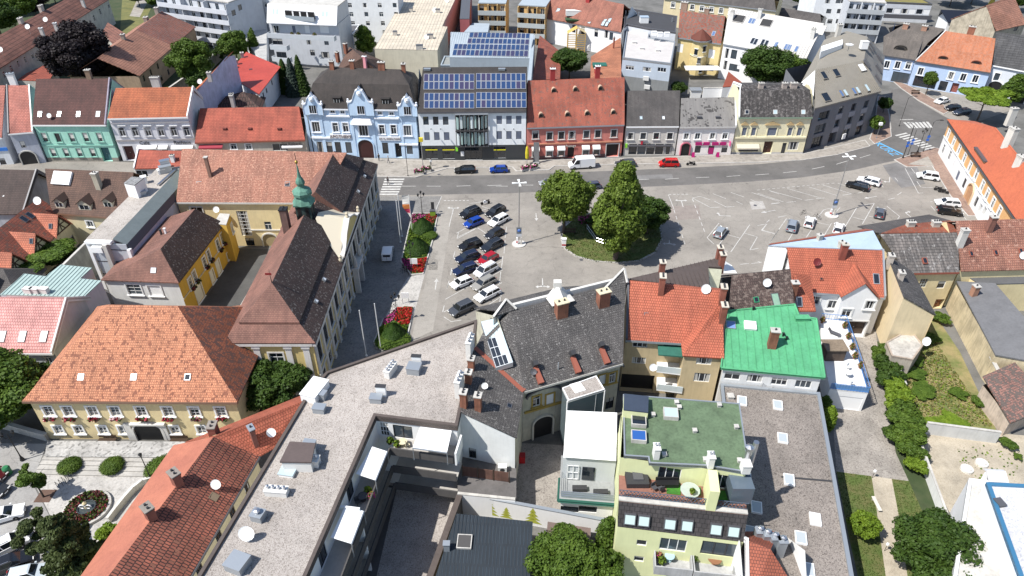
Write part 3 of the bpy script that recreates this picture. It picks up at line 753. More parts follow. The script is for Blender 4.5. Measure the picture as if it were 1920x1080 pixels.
def pv(B,ridx,corners,nu,nv,gap=.06,lift=.12,bodycol=None):
 """individual solar panels between four corner pixels (TL,TR,BR,BL) on roof plane ridx"""
 r=B.roofs[ridx];P=[]
 for px in corners:
  d=ray(*px);t=(r['c']-CAM).dot(r['n'])/d.dot(r['n']);P.append(CAM+d*t)
 k=('pv',B.root.name,ridx,corners[0]);
 W=((P[1]-P[0]).length+(P[2]-P[3]).length)/2/nu;Hh=((P[3]-P[0]).length+(P[2]-P[1]).length)/2/nv
 ux=((P[1]-P[0])+(P[2]-P[3])).normalized();vy=r['n'].cross(ux).normalized()
 CELLS=[plain((.022,.05,.13),.15,0,'solar_cells',.9),plain((.03,.045,.11),.15,0,'solar_cells_b',.9),plain((.045,.04,.09),.15,0,'solar_cells_c',.9)]
 mesh=[]
 for c in CELLS:
  m=MB();fr=plain((.62,.63,.64),.35,.3,'panel_frame')
  m.box(-W/2+gap/2,-Hh/2+gap/2,0,W/2-gap/2,Hh/2-gap/2,.045,fr)
  m.box(-W/2+gap/2+.05,-Hh/2+gap/2+.05,.045,W/2-gap/2-.05,Hh/2-gap/2-.05,.055,c)
  mesh.append(m.mesh('solar_panel'))
 M0=Matrix(((ux.x,vy.x,r['n'].x),(ux.y,vy.y,r['n'].y),(ux.z,vy.z,r['n'].z))).to_4x4()
 for i in range(nu):
  for j in range(nv):
   f,g=(i+.5)/nu,(j+.5)/nv
   c=(P[0]*(1-f)+P[1]*f)*(1-g)+(P[3]*(1-f)+P[2]*f)*g+r['n']*lift
   o=link(D.objects.new('solar_panel',mesh[rnd.choice((0,0,0,1,1,2))]),B.root);M=M0.copy();M.translation=c-B.o;o.matrix_local=M
def dormer(B,px,py,w=1.2,h=1.0,roofm=None,wallm=None,kind='eyebrow',pane='w2',reach=1.6):
 """small roof dormer: front at the hit point, vertical face, its own little roof running back into the slope"""
 M,p,r=B.frame(px,py);u=r['u'];bk=Vector((r['v'].x,r['v'].y,0)).normalized();m=MB();g=MB()
 up=Vector((0,0,1));fr=-bk
 def Q(x,y,z):return p+u*x+bk*y+up*z
 if kind=='shed':
  m.hexa([Q(-w/2,0,-.3),Q(w/2,0,-.3),Q(w/2,reach,-.3),Q(-w/2,reach,-.3),Q(-w/2,0,h),Q(w/2,0,h),Q(w/2,reach,h+.25),Q(-w/2,reach,h+.25)],wallm)
  m.hexa([Q(-w/2-.15,-.2,h),Q(w/2+.15,-.2,h),Q(w/2+.15,reach+.3,h+.3),Q(-w/2-.15,reach+.3,h+.3),Q(-w/2-.15,-.2,h+.1),Q(w/2+.15,-.2,h+.1),Q(w/2+.15,reach+.3,h+.4),Q(-w/2-.15,reach+.3,h+.4)],roofm)
 elif kind=='gable':
  pk=h+w*.38
  m.poly([Q(-w/2,0,-.3),Q(w/2,0,-.3),Q(w/2,0,h),Q(0,0,pk),Q(-w/2,0,h)],wallm)
  m.poly([Q(-w/2,0,-.3),Q(-w/2,0,h),Q(-w/2,reach,h),Q(-w/2,reach,-.3)],wallm);m.poly([Q(w/2,0,-.3),Q(w/2,reach,-.3),Q(w/2,reach,h),Q(w/2,0,h)],wallm)
  for s in(-1,1):
   m.hexa([Q(s*(w/2+.2),-.25,h-.14),Q(0,-.25,pk),Q(0,reach+1.2,pk),Q(s*(w/2+.2),reach+.4,h-.14),Q(s*(w/2+.2),-.25,h-.02),Q(0,-.25,pk+.14),Q(0,reach+1.2,pk+.14),Q(s*(w/2+.2),reach+.4,h-.02)],roofm)
 else:
  n=8;a=[(w/2*math.cos(math.pi*i/n),h*math.sin(math.pi*i/n)**.8)for i in range(n+1)]
  m.poly([Q(x,0,z)for x,z in a],wallm)
  for i in range(n):
   (x0,z0),(x1,z1)=a[i],a[i+1]
   m.poly([Q(x0*1.12,-.18,z0+.06),Q(x1*1.12,-.18,z1+.06),Q(x1*1.1,reach,z1*.9+.06),Q(x0*1.1,reach,z0*.9+.06)][::-1],roofm)
 hh=h*.7 if kind!='eyebrow' else h*.6;ww=w*.36
 g.poly([Q(-ww,-.03,h*.08),Q(ww,-.03,h*.08),Q(ww*(1 if kind!='eyebrow' else .7),-.03,hh+h*.08),Q(-ww*(1 if kind!='eyebrow' else .7),-.03,hh+h*.08)],GLASS if pane!='hole' else BLACK)
 for x in(-ww-.05,0-.025,ww):g.hexa([Q(x,-.08,h*.06),Q(x+.05,-.08,h*.06),Q(x+.05,-.02,h*.06),Q(x,-.02,h*.06),Q(x,-.08,hh),Q(x+.05,-.08,hh),Q(x+.05,-.02,hh),Q(x,-.02,hh)],FRAMEW if pane!='hole' else BLACK)
 o=B.part('dormer',m);B.part('pane',g,None).parent=o
 for ch in o.children:ch.location=(0,0,0)
 return o
G_T='houses along the north side of the street'
T_PINK=tile((.52,.20,.155),(.45,.16,.12),(.15,.045,.035),.36,.3,None,name='pinkish_tiles')
T_MAROON=tile((.115,.045,.038),(.09,.036,.03),(.03,.012,.01),.36,.3,name='maroon_tiles')
T_ORANGE=tile((.45,.14,.06),(.40,.115,.05),(.17,.04,.015),.4,.3,name='orange_tiles')
T_RED=tile((.44,.115,.07),(.39,.095,.06),(.15,.03,.02),.36,.3,name='red_tiles')
T_OLDRED=tile((.44,.13,.08),(.37,.10,.065),(.16,.05,.035),.22,.17,(.18,.10,.08),.12,name='weathered_red_tiles')
SL_BROWN=tile((.062,.050,.045),(.050,.042,.038),(.03,.026,.024),.25,.4,name='brown_slate')
SL_GREY=tile((.10,.092,.088),(.085,.078,.075),(.05,.045,.044),.3,.3,(.07,.06,.058),.1,name='grey_shingle')
SL_MIX=tile((.085,.08,.078),(.075,.07,.068),(.05,.046,.045),.35,.35,(.20,.19,.18),.75,pscale=.35,name='patched_slate')
SL_DARK=tile((.058,.052,.050),(.05,.046,.045),(.025,.023,.022),.3,.3,(.11,.10,.095),.3,streak=.9,name='dark_streaked_slate')
B=pitched('white_house','white and grey townhouse with pink tiled roof and a dark arched gateway',(15,251),(62,247),zat(0,308,0,249),[((12,160),(56,160),42)],T_PINK,plaster((.42,.44,.50),.15),gutter=WHITE,coping=(GREYM,WHITE),group=G_T)
B.win(43,271,.95,1.5,'blind',None,DARK);B.win(25,293,.7,1.1,'w2',None,DARK);arch(B,55,298,3.0,3.0,BLACK);B.skylight(29,231,.8,1.0,GLASSL,DARK)
B.chimney(24,152,1.3,.8,1.6,WHITE,ZINC)
B.finish()
B=pitched('white_house','white gabled house cut by the left edge of the photo, blue sign on its front',(-60,262),(3,258),zat(0,310,0,259),[((-60,160),(10,160),42)],T_PINK,plaster((.66,.68,.70),.12),gutter=WHITE,group=G_T)
B.win(5,303,1.2,1.5,'w2',None,DARK);board(B,2,280,2.6,.7,.15,plain((.03,.17,.55),.5,0,'blue_sign'),label='blue shop sign');B.finish()
GREENW=plaster((.36,.66,.54),.12,'mint_plaster')
B=pitched('green_house','mint green townhouse with maroon tiled roof and closed beige blinds',(60,234),(198,234),8.6,[((67.6,147.8),(206.5,147.2),42)],T_MAROON,GREENW,gutter=WHITE,coping=(0,plaster((.30,.27,.33),.2)),group=G_T)
B.bands=[(0,.9,plaster((.28,.26,.22),.3))]
tg=plaster((.24,.47,.39),.1)
for x,y in((84,257),(109,258),(135,257.5),(161,257),(187,257)):B.win(x,y,1.05,2.0,'blind' if x!=109 else 'w2',tg,DARK)
for x in(100,124,149,174):B.win(x,285.5,1.05,1.9,'blind',tg,DARK)
B.win(199,291,2.0,3.2,'gate',None,plain((.04,.12,.14),.5,0,'teal_door'),bottom=.05)
band(B,(75,272),(215,272),.25,.15,tg);
for x in(75,111,147,184):B.skylight(x,214,.85,1.3,GLASSL if x!=184 else GLASS,WHITE)
B.dish(95,223,.5,.8);B.chimney(168,145,1.0,.8,1.6,plaster((.25,.17,.12),.3));B.finish()
B=pitched('cafe_building','pale grey cafe building with bright orange tiled roof and a lavender firewall',(201.5,222),(352,219),9.9,[((216.7,165),(363,163),40)],T_ORANGE,plaster((.66,.66,.69),.1),gutter=WHITE,coping=(0,WHITE),group=G_T)
for i in range(6):B.win(229+i*24.2,247.5-i*.2,1.15,1.9,'w2',plaster((.40,.40,.42),.1))
band(B,(210,263),(365,261),.35,.2,plaster((.34,.32,.32),.1));band(B,(208,229),(358,227),.3,.3,plaster((.36,.35,.37),.1))
for i in range(6):band(B,(221+i*24.2,235),(236+i*24.2,235),.16,.3,WHITE,'window_hood')
B.win(243,288,2.2,3.4,'gate',None,plain((.06,.015,.015),.5,0,'dark_red_door'),bottom=.05)
for x,w_ in((276,3.8),(310,1.4),(345,3.8)):B.win(x,284,w_,2.0,'shop',None,FRAMEW,bottom=.8)
sign(B,271,268,'Cafe',1.15,BLACK);sign(B,342,267,'Rathaus',1.15,BLACK)
for x,w_ in((276,4.2),(306,2.0),(342,4.6)):awning(B,x,272,w_,.35,.9,plaster((.78,.77,.74),.05))
B.chimney(293,158,1.7,.8,1.5,plaster((.5,.48,.46),.2),pots=4);B.finish()
lav=plaster((.55,.55,.68),.2)
a=G(366,162,11.2);z_=13.5;pk=G(416,122,15);b3=G(432,180,8.5);
B=Bld('rear_wing','narrow rear wing with orange lean-to roof above a stained lavender firewall','house',(pk.x,pk.y))
A_=Vector((a.x,a.y-11,0));Lw=36
B.wall((a.x+.1,a.y-9),(a.x+5.2,a.y+14),8.5,lav,0,[(0,8.5),(8,11.6),(20,14.6),(23.5,13.8)])
B.wall((a.x+5.2,a.y+14),(a.x-1.5,a.y+15.5),8.5,lav);B.wall((a.x-1.5,a.y+15.5),(a.x-3.5,a.y+1),8.5,lav)
B.roof([(a.x+1.8,a.y,11.8),(a.x+5.2,a.y+13.4,15.0),(a.x+.5,a.y+14.2,11.2),(a.x-2.6,a.y+1,8.6)],T_ORANGE)
B.chimney(393,143,.8,.8,.9,plaster((.45,.43,.42),.2));B.dish(376,157,.6,.6);B.finish()
B=pitched('bakery','low cream bakery under a long light red tiled roof',(365,267),(572,262),4.9,[((375,203),(560.5,199.5),38)],T_RED,plaster((.50,.45,.38),.15),gutter=TERR,group=G_T)
for x in(438,466):B.win(x,275,1.2,1.2,'w2',plain((.7,.7,.7),.6))
B.win(525,276,3.2,1.6,'shop',None,FRAMEW);B.win(501,278,2.4,1,'shop',None,DARK)
sign(B,547,268.5,'Die Bäckerei',.8,BLACK,.3);awning(B,548,272,4.4,.15,.6,WHITE);awning(B,396,271,5,.3,1.0,plain((.30,.03,.05),.7,0,'dark_red_awning'))
for x in(422,469,524):B.unit(x,243,.7,.5,.3,plain((.15,.04,.03),.8),'roof_vent')
B.chimney(437,196,.7,.7,2.0,plaster((.4,.38,.36),.2));B.finish()
BLUE=plaster((.52,.67,.84),.1,'sky_blue_plaster');WT=plaster((.80,.82,.86),.08,'white_stucco')
B=pitched('pharmacy','sky blue historic pharmacy with white stucco, curved gables and dark mansard roof',(571,203),(781,206),11.3,[((586.5,156),(767,159),60),((620,126),(749.5,130),30)],SL_BROWN,BLUE,hip=(1,1),gutter=WT,group=G_T,cat='historic building')
for x,y in((623.5,209),(642,210),(712,212),(734,213)):B.win(x,y,.9,.7,'w2',WT)
for x in(629,648):B.win(x,239,1.15,2.1,'w2',WT)
for x in(716,738):B.win(x,243,1.15,2.1,'w2',WT)
B.win(592.5,238,1.6,2.3,'triple',WT);B.win(764,245,1.6,2.3,'triple',WT);B.win(681.5,245,1.9,2.4,'triple',WT)
for x,y in((600,274),(618,277),(634,276),(654,278),(723,281),(768.5,284)):B.win(x,y,1.3,2.6,'shop',None,DARK,bottom=1.0)
B.win(747,284,1.4,3.4,'gate',None,BLACK,bottom=.1)
arch(B,688,290,3.3,4.3,plain((.045,.012,.012),.5,0,'dark_red_gate'),surround=BLUE)
band(B,(612,216),(657,218),.3,.4,WT);band(B,(702,220),(748,222),.3,.4,WT)
band(B,(575,257),(620,258.5),.35,.25,WT);band(B,(748,262),(790,263),.35,.25,WT)
for p_ in((639,255),(731,259)):board(B,p_[0],p_[1],4.6,.95,.2,WT)
GOLD=plain((.22,.17,.14),.5,0,'sign_letters')
sign(B,639,255.5,'APOTHEKE',.95,GOLD,.25);sign(B,731,259.5,'ZUR HL. DREIFALTIGKEIT',.42,GOLD,.25)
def curved_gable(B,px,py,w,h0,h1,win=True):
 p,a,sg=wallpoint(B,px,py,.0);p.z=B.ze-1.4;m=MB();W=w/2
 prof=[(-W,0),(-W,h0),(-W*.92,h0+.5),(-W*.75,h0+.6),(-W*.62,h0+.9),(-W*.5,h0+1.7),(-W*.28,h1-.8),(-W*.16,h1-.7),(0,h1),(W*.16,h1-.7),(W*.28,h1-.8),(W*.5,h0+1.7),(W*.62,h0+.9),(W*.75,h0+.6),(W*.92,h0+.5),(W,h0),(W,0)]
 m.poly([(x,-.5,z)for x,z in prof][::-1],BLUE);m.poly([(x,.1,z)for x,z in prof],BLUE)
 for i in range(len(prof)-1):
  (x0,z0),(x1,z1)=prof[i],prof[i+1];t=.12
  c=[Vector(q)for q in((x0,-.62,z0-t),(x1,-.62,z1-t),(x1,.2,z1-t),(x0,.2,z0-t),(x0,-.62,z0+t),(x1,-.62,z1+t),(x1,.2,z1+t),(x0,.2,z0+t))]
  m.hexa(c,WT)
 m.lathe([(.1,h1-1.9),(.45,h1-1.6),(.5,h1-1.2),(.3,h1-.9),(.05,h1-.8)],WT,8,Matrix.Translation((0,-.6,0)))
 for s in(-1,1):
  m.lathe([(.25,h0+.3),(.32,h0+.6),(.15,h0+.95),(.22,h0+1.15),(.02,h0+1.3)],WT,7,Matrix.Translation((s*W*.95,-.3,0)))
 m.poly([(-W*.7,.15,h0+.2),(0,.15,h1-.2),(0,4.5,h1-.2),(-W*.7,3.0,h0+.2)],SL_BROWN);m.poly([(W*.7,.15,h0+.2),(W*.7,3.0,h0+.2),(0,4.5,h1-.2),(0,.15,h1-.2)],SL_BROWN)
 o=link(D.objects.new('curved_gable',m.mesh('curved_gable')),B.root);o.location=p-B.o;o.rotation_euler=(0,0,a)
 g=MB();g.box(-.75,-.56,.4,.75,-.5,2.1,GLASS);g.box(-.85,-.62,.25,.85,-.5,.4,WT)
 for x in(-.78,-.25,.2,.72):g.box(x,-.6,.4,x+.06,-.56,2.1,WT)
 wv=link(D.objects.new('window',g.mesh('window')),o);return o
curved_gable(B,588,205,4.1,1.8,4.8);curved_gable(B,765,210,4.1,1.8,4.8);curved_gable(B,678,208,5.4,2.4,6.2)
p,a_,sg=wallpoint(B,681,245,0);m=MB()
m.hexa([Vector(q)for q in((-2.3,-1.0,8.0),(2.3,-1.0,8.0),(2.5,0,8.0),(-2.5,0,8.0),(-1.7,-.5,9.0),(1.7,-.5,9.0),(1.9,0,9.2),(-1.9,0,9.2))],WT)
o=link(D.objects.new('oriel_roof',m.mesh('oriel_roof')),B.root);o.location=(p.x-B.o.x,p.y-B.o.y,0);o.rotation_euler=(0,0,a_)
for x,y in((632,193),(723,195)):dormer(B,x,y,1.6,1.1,SL_BROWN,SL_BROWN,'shed',reach=2.6)
for x,y in((623,128),(661,127),(716,130),(757,133)):B.chimney(x,y,1.4 if x==716 else .9,.8,1.5)
for x in(577,604,661,700,753,787):
 p,a_,sg=wallpoint(B,x,240+(x-577)*.02,0)
 m=MB();m.box(-.3,-.12,0,.3,.0,11.0,BLUE);o=link(D.objects.new('pilaster',m.mesh('pilaster')),B.root);o.location=(p.x-B.o.x,p.y-B.o.y,0);o.rotation_euler=(0,0,a_)
B.finish()
BW=plaster((.80,.83,.84),.06,'white_render');DK=plain((.045,.05,.055),.4,.1,'dark_stone_panels')
B=pitched('bank_building','white modern bank with glass fins, dark ground floor and four rows of solar panels',(783,210.5),(987,208.5),11.2,[((793,126),(988.5,125),36)],tile((.05,.045,.043),(.045,.04,.038),(.025,.02,.02),.35,.35,name='anthracite_tiles'),BW,gutter=GREYM,group=G_T,cat='bank')
B.bands=[(0,3.5,DK)]
for x in(798.5,817,835.5):B.win(x,226.5,1.15,1.85,'dark',None,DARK);B.win(x+2,255.5,1.15,1.85,'closedg',None,DARK)
for x in(936,954.3,972.6):B.win(x,225,1.15,1.85,'closedg',None,DARK);B.win(x,253.5,1.15,1.85,'closedg',None,DARK)
for x,w_ in((809,2.6),(841,2.6),(937,2.6)):
 B.win(x,287,w_,2.6,'shop',None,DARK,bottom=.4);board(B,x,281,w_,.22,.04,plain((.65,.6,.02),.5,0,'yellow_stripe'),'yellow_stripe')
B.win(888,287,3.8,2.9,'shop',None,DARK,bottom=.1);board(B,856.5,279,.5,.9,.25,plain((.25,.7,.05),.5,0,'green_logo'),label='small green hanging sign')
board(B,867,288,.7,1.1,.1,WHITE,'cash_machine')
p,a_,sg=wallpoint(B,885,240,0);zb,zt_=3.4,10.7
m=MB();m.box(-3.5,-.9,zt_,3.5,.0,zt_+.15,ZINC);m.box(-3.5,-.9,(zb+zt_)/2-.1,3.5,0,(zb+zt_)/2+.1,DARK);m.box(-3.5,-.9,zb,3.5,0,zb+.1,DARK)
for i in range(8):x=-3.45+i*.985;m.tube([(x,-.85,zb),(x,-.85,zt_)],.05,STEEL,5)
m.box(-3.4,-.02,zb,3.4,.0,zt_,GLASS)
fr=link(D.objects.new('facade_screen',m.mesh('facade_screen')),B.root);fr.location=(p.x-B.o.x,p.y-B.o.y,0);fr.rotation_euler=(0,0,a_)
FIN=plain((.30,.42,.40),.08,0,'green_glass_fin',.9)
for r_ in range(2):
 for i in range(9):
  m=MB();M=Matrix.Translation((-3.0+i*.75,-.5,zb+.3+r_*3.65+(i%3)*.15))@Matrix.Rotation(R(rnd.uniform(-60,60)),4,'Z')
  m.box(-.28,-.02,0,.28,.02,2.7,FIN if rnd.random()<.6 else plain((.65,.72,.72),.15,0,'pale_fin'),M);link(D.objects.new('glass_fin',m.mesh('glass_fin')),fr)
for(xa,ya,xb,yb)in((794.5,139,889.5,168.5),(892.5,138,986,167.5),(795,175,889.5,204),(892.5,173.5,987,203)):
 pv(B,0,[(xa,ya),(xb,ya),(xb,yb),(xa,yb)],10,2,.07)
for x in(801,941):B.unit(x,131,1.4,.7,.25,ZINC,'roof_hatch')
for x in(809,827,945,963):
 p,a_,sg=wallpoint(B,x,241,0);m=MB();m.tube([(0,-.05,0),(0,-1.0,.35)],.05,STEEL,5);m.box(-.08,-1.25,.25,.08,-.95,.45,DARK);o=link(D.objects.new('facade_spotlight',m.mesh('facade_spotlight')),B.root);o.location=p-B.o;o.rotation_euler=(0,0,a_)
B.finish()
RED=plaster((.60,.21,.17),.15,'red_plaster');REDT=plaster((.55,.24,.15),.1);WTR=plaster((.55,.53,.50),.1)
B=pitched('inn','salmon red inn with white awnings and a steep rusty red roof of small round vents',(988,239.5),(1171,233.5),7.6,[((990,151),(1171,144.5),45)],T_OLDRED,RED,gutter=ZINC,group=G_T)
B.bands=[(0,.8,plaster((.20,.10,.09),.2)),(.8,3.5,plaster((.52,.16,.13),.15))]
for x,y in((1004,253),(1030.5,255),(1052.5,254),(1072,253.5),(1099.5,252),(1121,251),(1151,250)):B.win(x,y,1.15,1.7,'w2',WTR,DARK)
band(B,(990,270),(1170,265),.3,.2,REDT)
for x in(1004,1030,1052,1098,1118):
 B.win(x,286,1.25,1.7,'w2',WTR,DARK,bottom=.7);awning(B,x,274.5-(x-1004)*.03,1.7,.55,.8,plaster((.78,.77,.74),.03))
B.win(1070.5,286,1.5,2.9,'hole',None,bottom=.05);B.win(1148,283,2.7,3.0,'hole',WTR,bottom=.05)
sign(B,1070,273,'Passage',.75,plain((.6,.55,.5),.5),.2)
for x,y in((1038.5,173),(1079,171),(1126,169),(1014.5,220),(1064,218),(1101,216),(1150,214)):
 dormer(B,x,y,1.0,.95,plaster((.5,.36,.26),.2),plaster((.42,.30,.22),.2),'eyebrow','hole',reach=1.0)
for x,y in((1036,148),(1120,143)):B.chimney(x,y,1.0,.7,2.2,plain((.30,.03,.03),.6),WHITE)
B.finish()
B=pitched('office_house','grey rendered house with an all-glass ground floor and flat grey shingle roof',(1174,237),(1273,236.5),7.0,[((1175,170),(1275.5,169.5),40)],SL_GREY,plaster((.56,.53,.48),.1),gutter=WHITE,group=G_T)
for x in(1182,1206,1230.5,1256):B.win(x,255,1.15,1.5,'cross',WTR if x<0 else plaster((.66,.65,.62),.05),DARK)
for k_ in range(5):B.win(1186+k_*16.5,284,1.78,2.5,'shop',None,DARK,bottom=.25)
band(B,(1176,273),(1260,272),.3,.4,GREYM);sign(B,1212,268.5,'Hanna',.7,DARK,.15);board(B,1203.5,267.5,.45,.8,.15,plain((.45,.02,.04),.5,0,'red_emblem'))
for x in(1202,1244):B.skylight(x,221,.6,.8,WHITE if x>1220 else GLASSL,ZINC)
board(B,1174,273,.5,.9,.2,plain((.25,.6,.05),.5),label='small green sign at the wall corner');B.finish()
MAG=plain((.38,.01,.13),.5,0,'magenta_sign')
B=pitched('phone_shop','white house with magenta shop signs, an arched passage and patchwork slate roof',(1275,238),(1381,237),6.8,[((1277,184),(1379.5,182),38)],SL_MIX,plaster((.80,.75,.71),.08),gutter=WTR,coping=(0,WHITE),group=G_T)
for x in(1287,1308,1336,1359.5):B.win(x,255.5-(x-1287)*.01,1.1,1.45,'double',WHITE)
arch(B,1283,291,1.9,2.9,BLACK,surround=plaster((.50,.13,.18),.1))
for x in(1308,1333,1358):B.win(x,281.5,1.3,1.7,'shop',None,DARK,bottom=.5)
board(B,1333,283,1.1,1.5,.03,MAG,'window_poster')
for x in(1317,1348):board(B,x,269,3.1,.7,.2,MAG);sign(B,x,269,'T',.75,WHITE,.25)
board(B,1368,268,.12,1.1,.8,plain((.6,.1,.25),.5),label='magenta projecting sign')
for x in(1311,1346):B.unit(x,221,1.0,.5,.25,GREYM,'roof_vent')
B.finish()
YEL=plaster((.76,.70,.48),.1,'cream_yellow_plaster');YT=plaster((.45,.33,.17),.1)
B=pitched('yellow_house','cream yellow house with pedimented windows, grey shutters and dark streaked mansard',(1385,220),(1524,219.5),8.7,[((1386,170),(1519,168.5),58),((1388,160),(1502,157),10)],SL_DARK,YEL,gutter=plain((.20,.28,.20),.6,0,'green_gutter'),coping=(WHITE,0),group=G_T)
for x,w_ in((1395.5,1.0),(1413,1.0),(1447.5,2.0),(1481,1.0),(1499,1.0)):
 B.win(x,247,w_,1.9,'closedg',YEL,FRAMEW)
 p,a_,sg=wallpoint(B,x+1,233,.05);m=MB();W=w_*.8
 m.poly([(-W,-.2,0),(W,-.2,0),(0,-.2,.7)],YT);m.poly([(-W,-.2,0),(0,-.2,.7),(0,.1,.7),(-W,.1,0)],YT);m.poly([(W,-.2,0),(W,.1,0),(0,.1,.7),(0,-.2,.7)],YT)
 m.box(-W,-.25,-.15,W,.1,0,YT);o=link(D.objects.new('pediment',m.mesh('pediment')),B.root);o.location=p-B.o;o.rotation_euler=(0,0,a_)
band(B,(1378,258),(1510,257),.35,.3,YEL);B.bands=[(0,.4,WTR)]
B.win(1403,281,4.4,1.7,'shop',None,DARK,bottom=.6);awning(B,1402,270,5.0,.6,.9,plaster((.55,.50,.40),.05))
B.win(1439,280,2.0,2.9,'gate',None,plain((.06,.02,.015),.5),bottom=.05);B.win(1469,280,.9,2.5,'dark',None,DARK,bottom=.1);B.win(1486,279,2.3,1.9,'shop',None,WHITE,bottom=.9)
for x,g_ in((1400.5,GLASS),(1453.5,GLASSL),(1506,GLASSL)):B.skylight(x,210,.9,.95,g_,WTR)
for x in(1426,1470,1487):B.chimney(x,165,1.0 if x!=1487 else 1.4,.7,1.1,plaster((.42,.36,.32),.2))
B.finish()
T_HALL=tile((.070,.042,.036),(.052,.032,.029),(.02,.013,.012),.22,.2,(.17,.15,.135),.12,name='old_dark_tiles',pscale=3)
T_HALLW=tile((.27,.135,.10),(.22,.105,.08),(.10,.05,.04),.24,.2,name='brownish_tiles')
T_SAND=tile((.44,.21,.145),(.33,.135,.09),(.16,.07,.05),.3,.22,(.48,.26,.18),.22,name='mottled_salmon_tiles',pscale=4,wear=.25)
T_BROWN=tile((.14,.078,.055),(.115,.064,.047),(.05,.028,.02),.36,.3,name='brown_tiles')
T_PARISH=tile((.56,.245,.135),(.47,.19,.10),(.22,.09,.05),.3,.22,(.22,.08,.045),.24,name='mottled_orange_tiles',pscale=1.5,wear=.12)
HALLY=plaster((.62,.49,.20),.12,'ochre_plaster');CREAMW=plaster((.74,.62,.36),.1,'cream_wall')
STONE=plaster((.62,.60,.56),.15,'pale_stone')
B=pitched('town_hall_north_range','long cream town hall range with mottled salmon tiled roof and tall rendered chimney',(330,379),(600,380),9.0,[((341,279),(650,286),42)],T_SAND,CREAMW,cat='town hall',gutter=STONE)
B.win(458,419,1.9,5.0,'grid',None,FRAMEW);B.win(469,454,1.5,1.6,'cross',None,BLACK);B.win(370,398,2.0,2.0,'double',STONE);B.win(503,425,1.2,2.0,'w2',None,FRAMEW)
band(B,(470,430),(560,432),.25,.15,STONE)
arch(B,510,461,2.6,2.6,plain((.35,.28,.16),.6,0,'beige_door'),surround=STONE)
for x in(373,433,487,539):B.skylight(x,345,.9,.9,GLASS,GREYM)
B.chimney(395,331,.5,.5,3.6,plaster((.27,.16,.12),.2),pots=0);B.finish()
xe=-25.6;zE=9.4;yS,yN=69.9,120.9;zk=11.4
def V3(x,y,z):return Vector((x,y,z))
B=Bld('town_hall','baroque yellow and white town hall wing with dark tiled mansard, green onion spire','town hall',(-31,95))
xw=-36.6
def wing(y0,y1,hipS,hipN,rS,rN,zr):
 xr=-31.0;sS,sN=(1.6 if hipS else 0),(1.3 if hipN else 0)
 def ring(dx,dy,z):return[V3(xe+.5-dx,y0-(.4 if hipS else 0)+dy*hipS,z),V3(xe+.5-dx,y1+(.4 if hipN else 0)-dy*hipN,z)],[V3(xw-.5+dx,y0-(.4 if hipS else 0)+dy*hipS,z),V3(xw-.5+dx,y1+(.4 if hipN else 0)-dy*hipN,z)]
 e,w_=ring(0,0,zE);k,kw=ring(2.5,2.1,zk);u,uw=ring(2.1,1.7,zk+.02);r=[V3(xr,rS,zr),V3(xr,rN,zr)]
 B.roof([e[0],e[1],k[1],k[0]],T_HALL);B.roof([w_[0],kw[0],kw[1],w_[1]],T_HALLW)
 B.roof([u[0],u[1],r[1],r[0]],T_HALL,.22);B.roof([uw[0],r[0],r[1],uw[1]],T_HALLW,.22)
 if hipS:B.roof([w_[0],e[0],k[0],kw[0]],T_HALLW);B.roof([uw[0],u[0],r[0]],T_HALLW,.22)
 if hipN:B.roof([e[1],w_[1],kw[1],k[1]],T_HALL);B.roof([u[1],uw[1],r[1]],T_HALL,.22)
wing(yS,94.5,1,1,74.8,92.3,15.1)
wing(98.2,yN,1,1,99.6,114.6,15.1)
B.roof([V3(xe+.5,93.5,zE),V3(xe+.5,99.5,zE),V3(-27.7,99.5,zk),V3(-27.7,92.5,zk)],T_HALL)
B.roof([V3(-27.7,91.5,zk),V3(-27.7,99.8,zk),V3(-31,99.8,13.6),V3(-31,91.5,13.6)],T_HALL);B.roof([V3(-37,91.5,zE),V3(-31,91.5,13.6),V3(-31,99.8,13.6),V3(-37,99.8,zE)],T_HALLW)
B.loop([V3(xe,yS,zE-.15),V3(xe,yN,zE-.15),V3(xw,yN,zE-.15),V3(xw,yS,zE-.15)],HALLY)
m=MB();yc=95.2
m.hexa([V3(xe-.1,87.6,zE-.1),V3(xe+.35,87.6,zE-.1),V3(xe+.35,102.8,zE-.1),V3(xe-.1,102.8,zE-.1),V3(xe-.1,88.6,zE+.5),V3(xe+.35,88.6,zE+.5),V3(xe+.35,101.8,zE+.5),V3(xe-.1,101.8,zE+.5)],STONE)
gp=[(88.6,.5),(90.4,1.0),(92.3,2.4),(yc,3.5),(98.1,2.4),(100,1.0),(101.8,.5)]
m.poly([V3(xe+.35,y,zE+z)for y,z in gp],HALLY);m.poly([V3(xe-.1,y,zE+z)for y,z in gp][::-1],HALLY)
for i in range(len(gp)-1):
 (y0,z0),(y1,z1)=gp[i],gp[i+1]
 m.hexa([V3(xe-.25,y0,zE+z0),V3(xe+.6,y0,zE+z0),V3(xe+.6,y1,zE+z1),V3(xe-.25,y1,zE+z1),V3(xe-.25,y0,zE+z0+.22),V3(xe+.6,y0,zE+z0+.22),V3(xe+.6,y1,zE+z1+.22),V3(xe-.25,y1,zE+z1+.22)],STONE)
LST=plain((.62,.55,.42),.5,.1,'pale_sheet_roof')
m.poly([V3(xe,88.2,zE+.45),V3(xe,yc,zE+3.45),V3(-29.8,93.6,13.7),V3(-28.8,91.6,12.6)],LST);m.poly([V3(xe,102.2,zE+.45),V3(-28.6,99.5,12.0),V3(-29.8,95.5,13.7),V3(xe,yc,zE+3.45)],LST);m.poly([V3(xe,yc,zE+3.45),V3(-29.8,95.5,13.7),V3(-29.8,93.6,13.7)],LST)
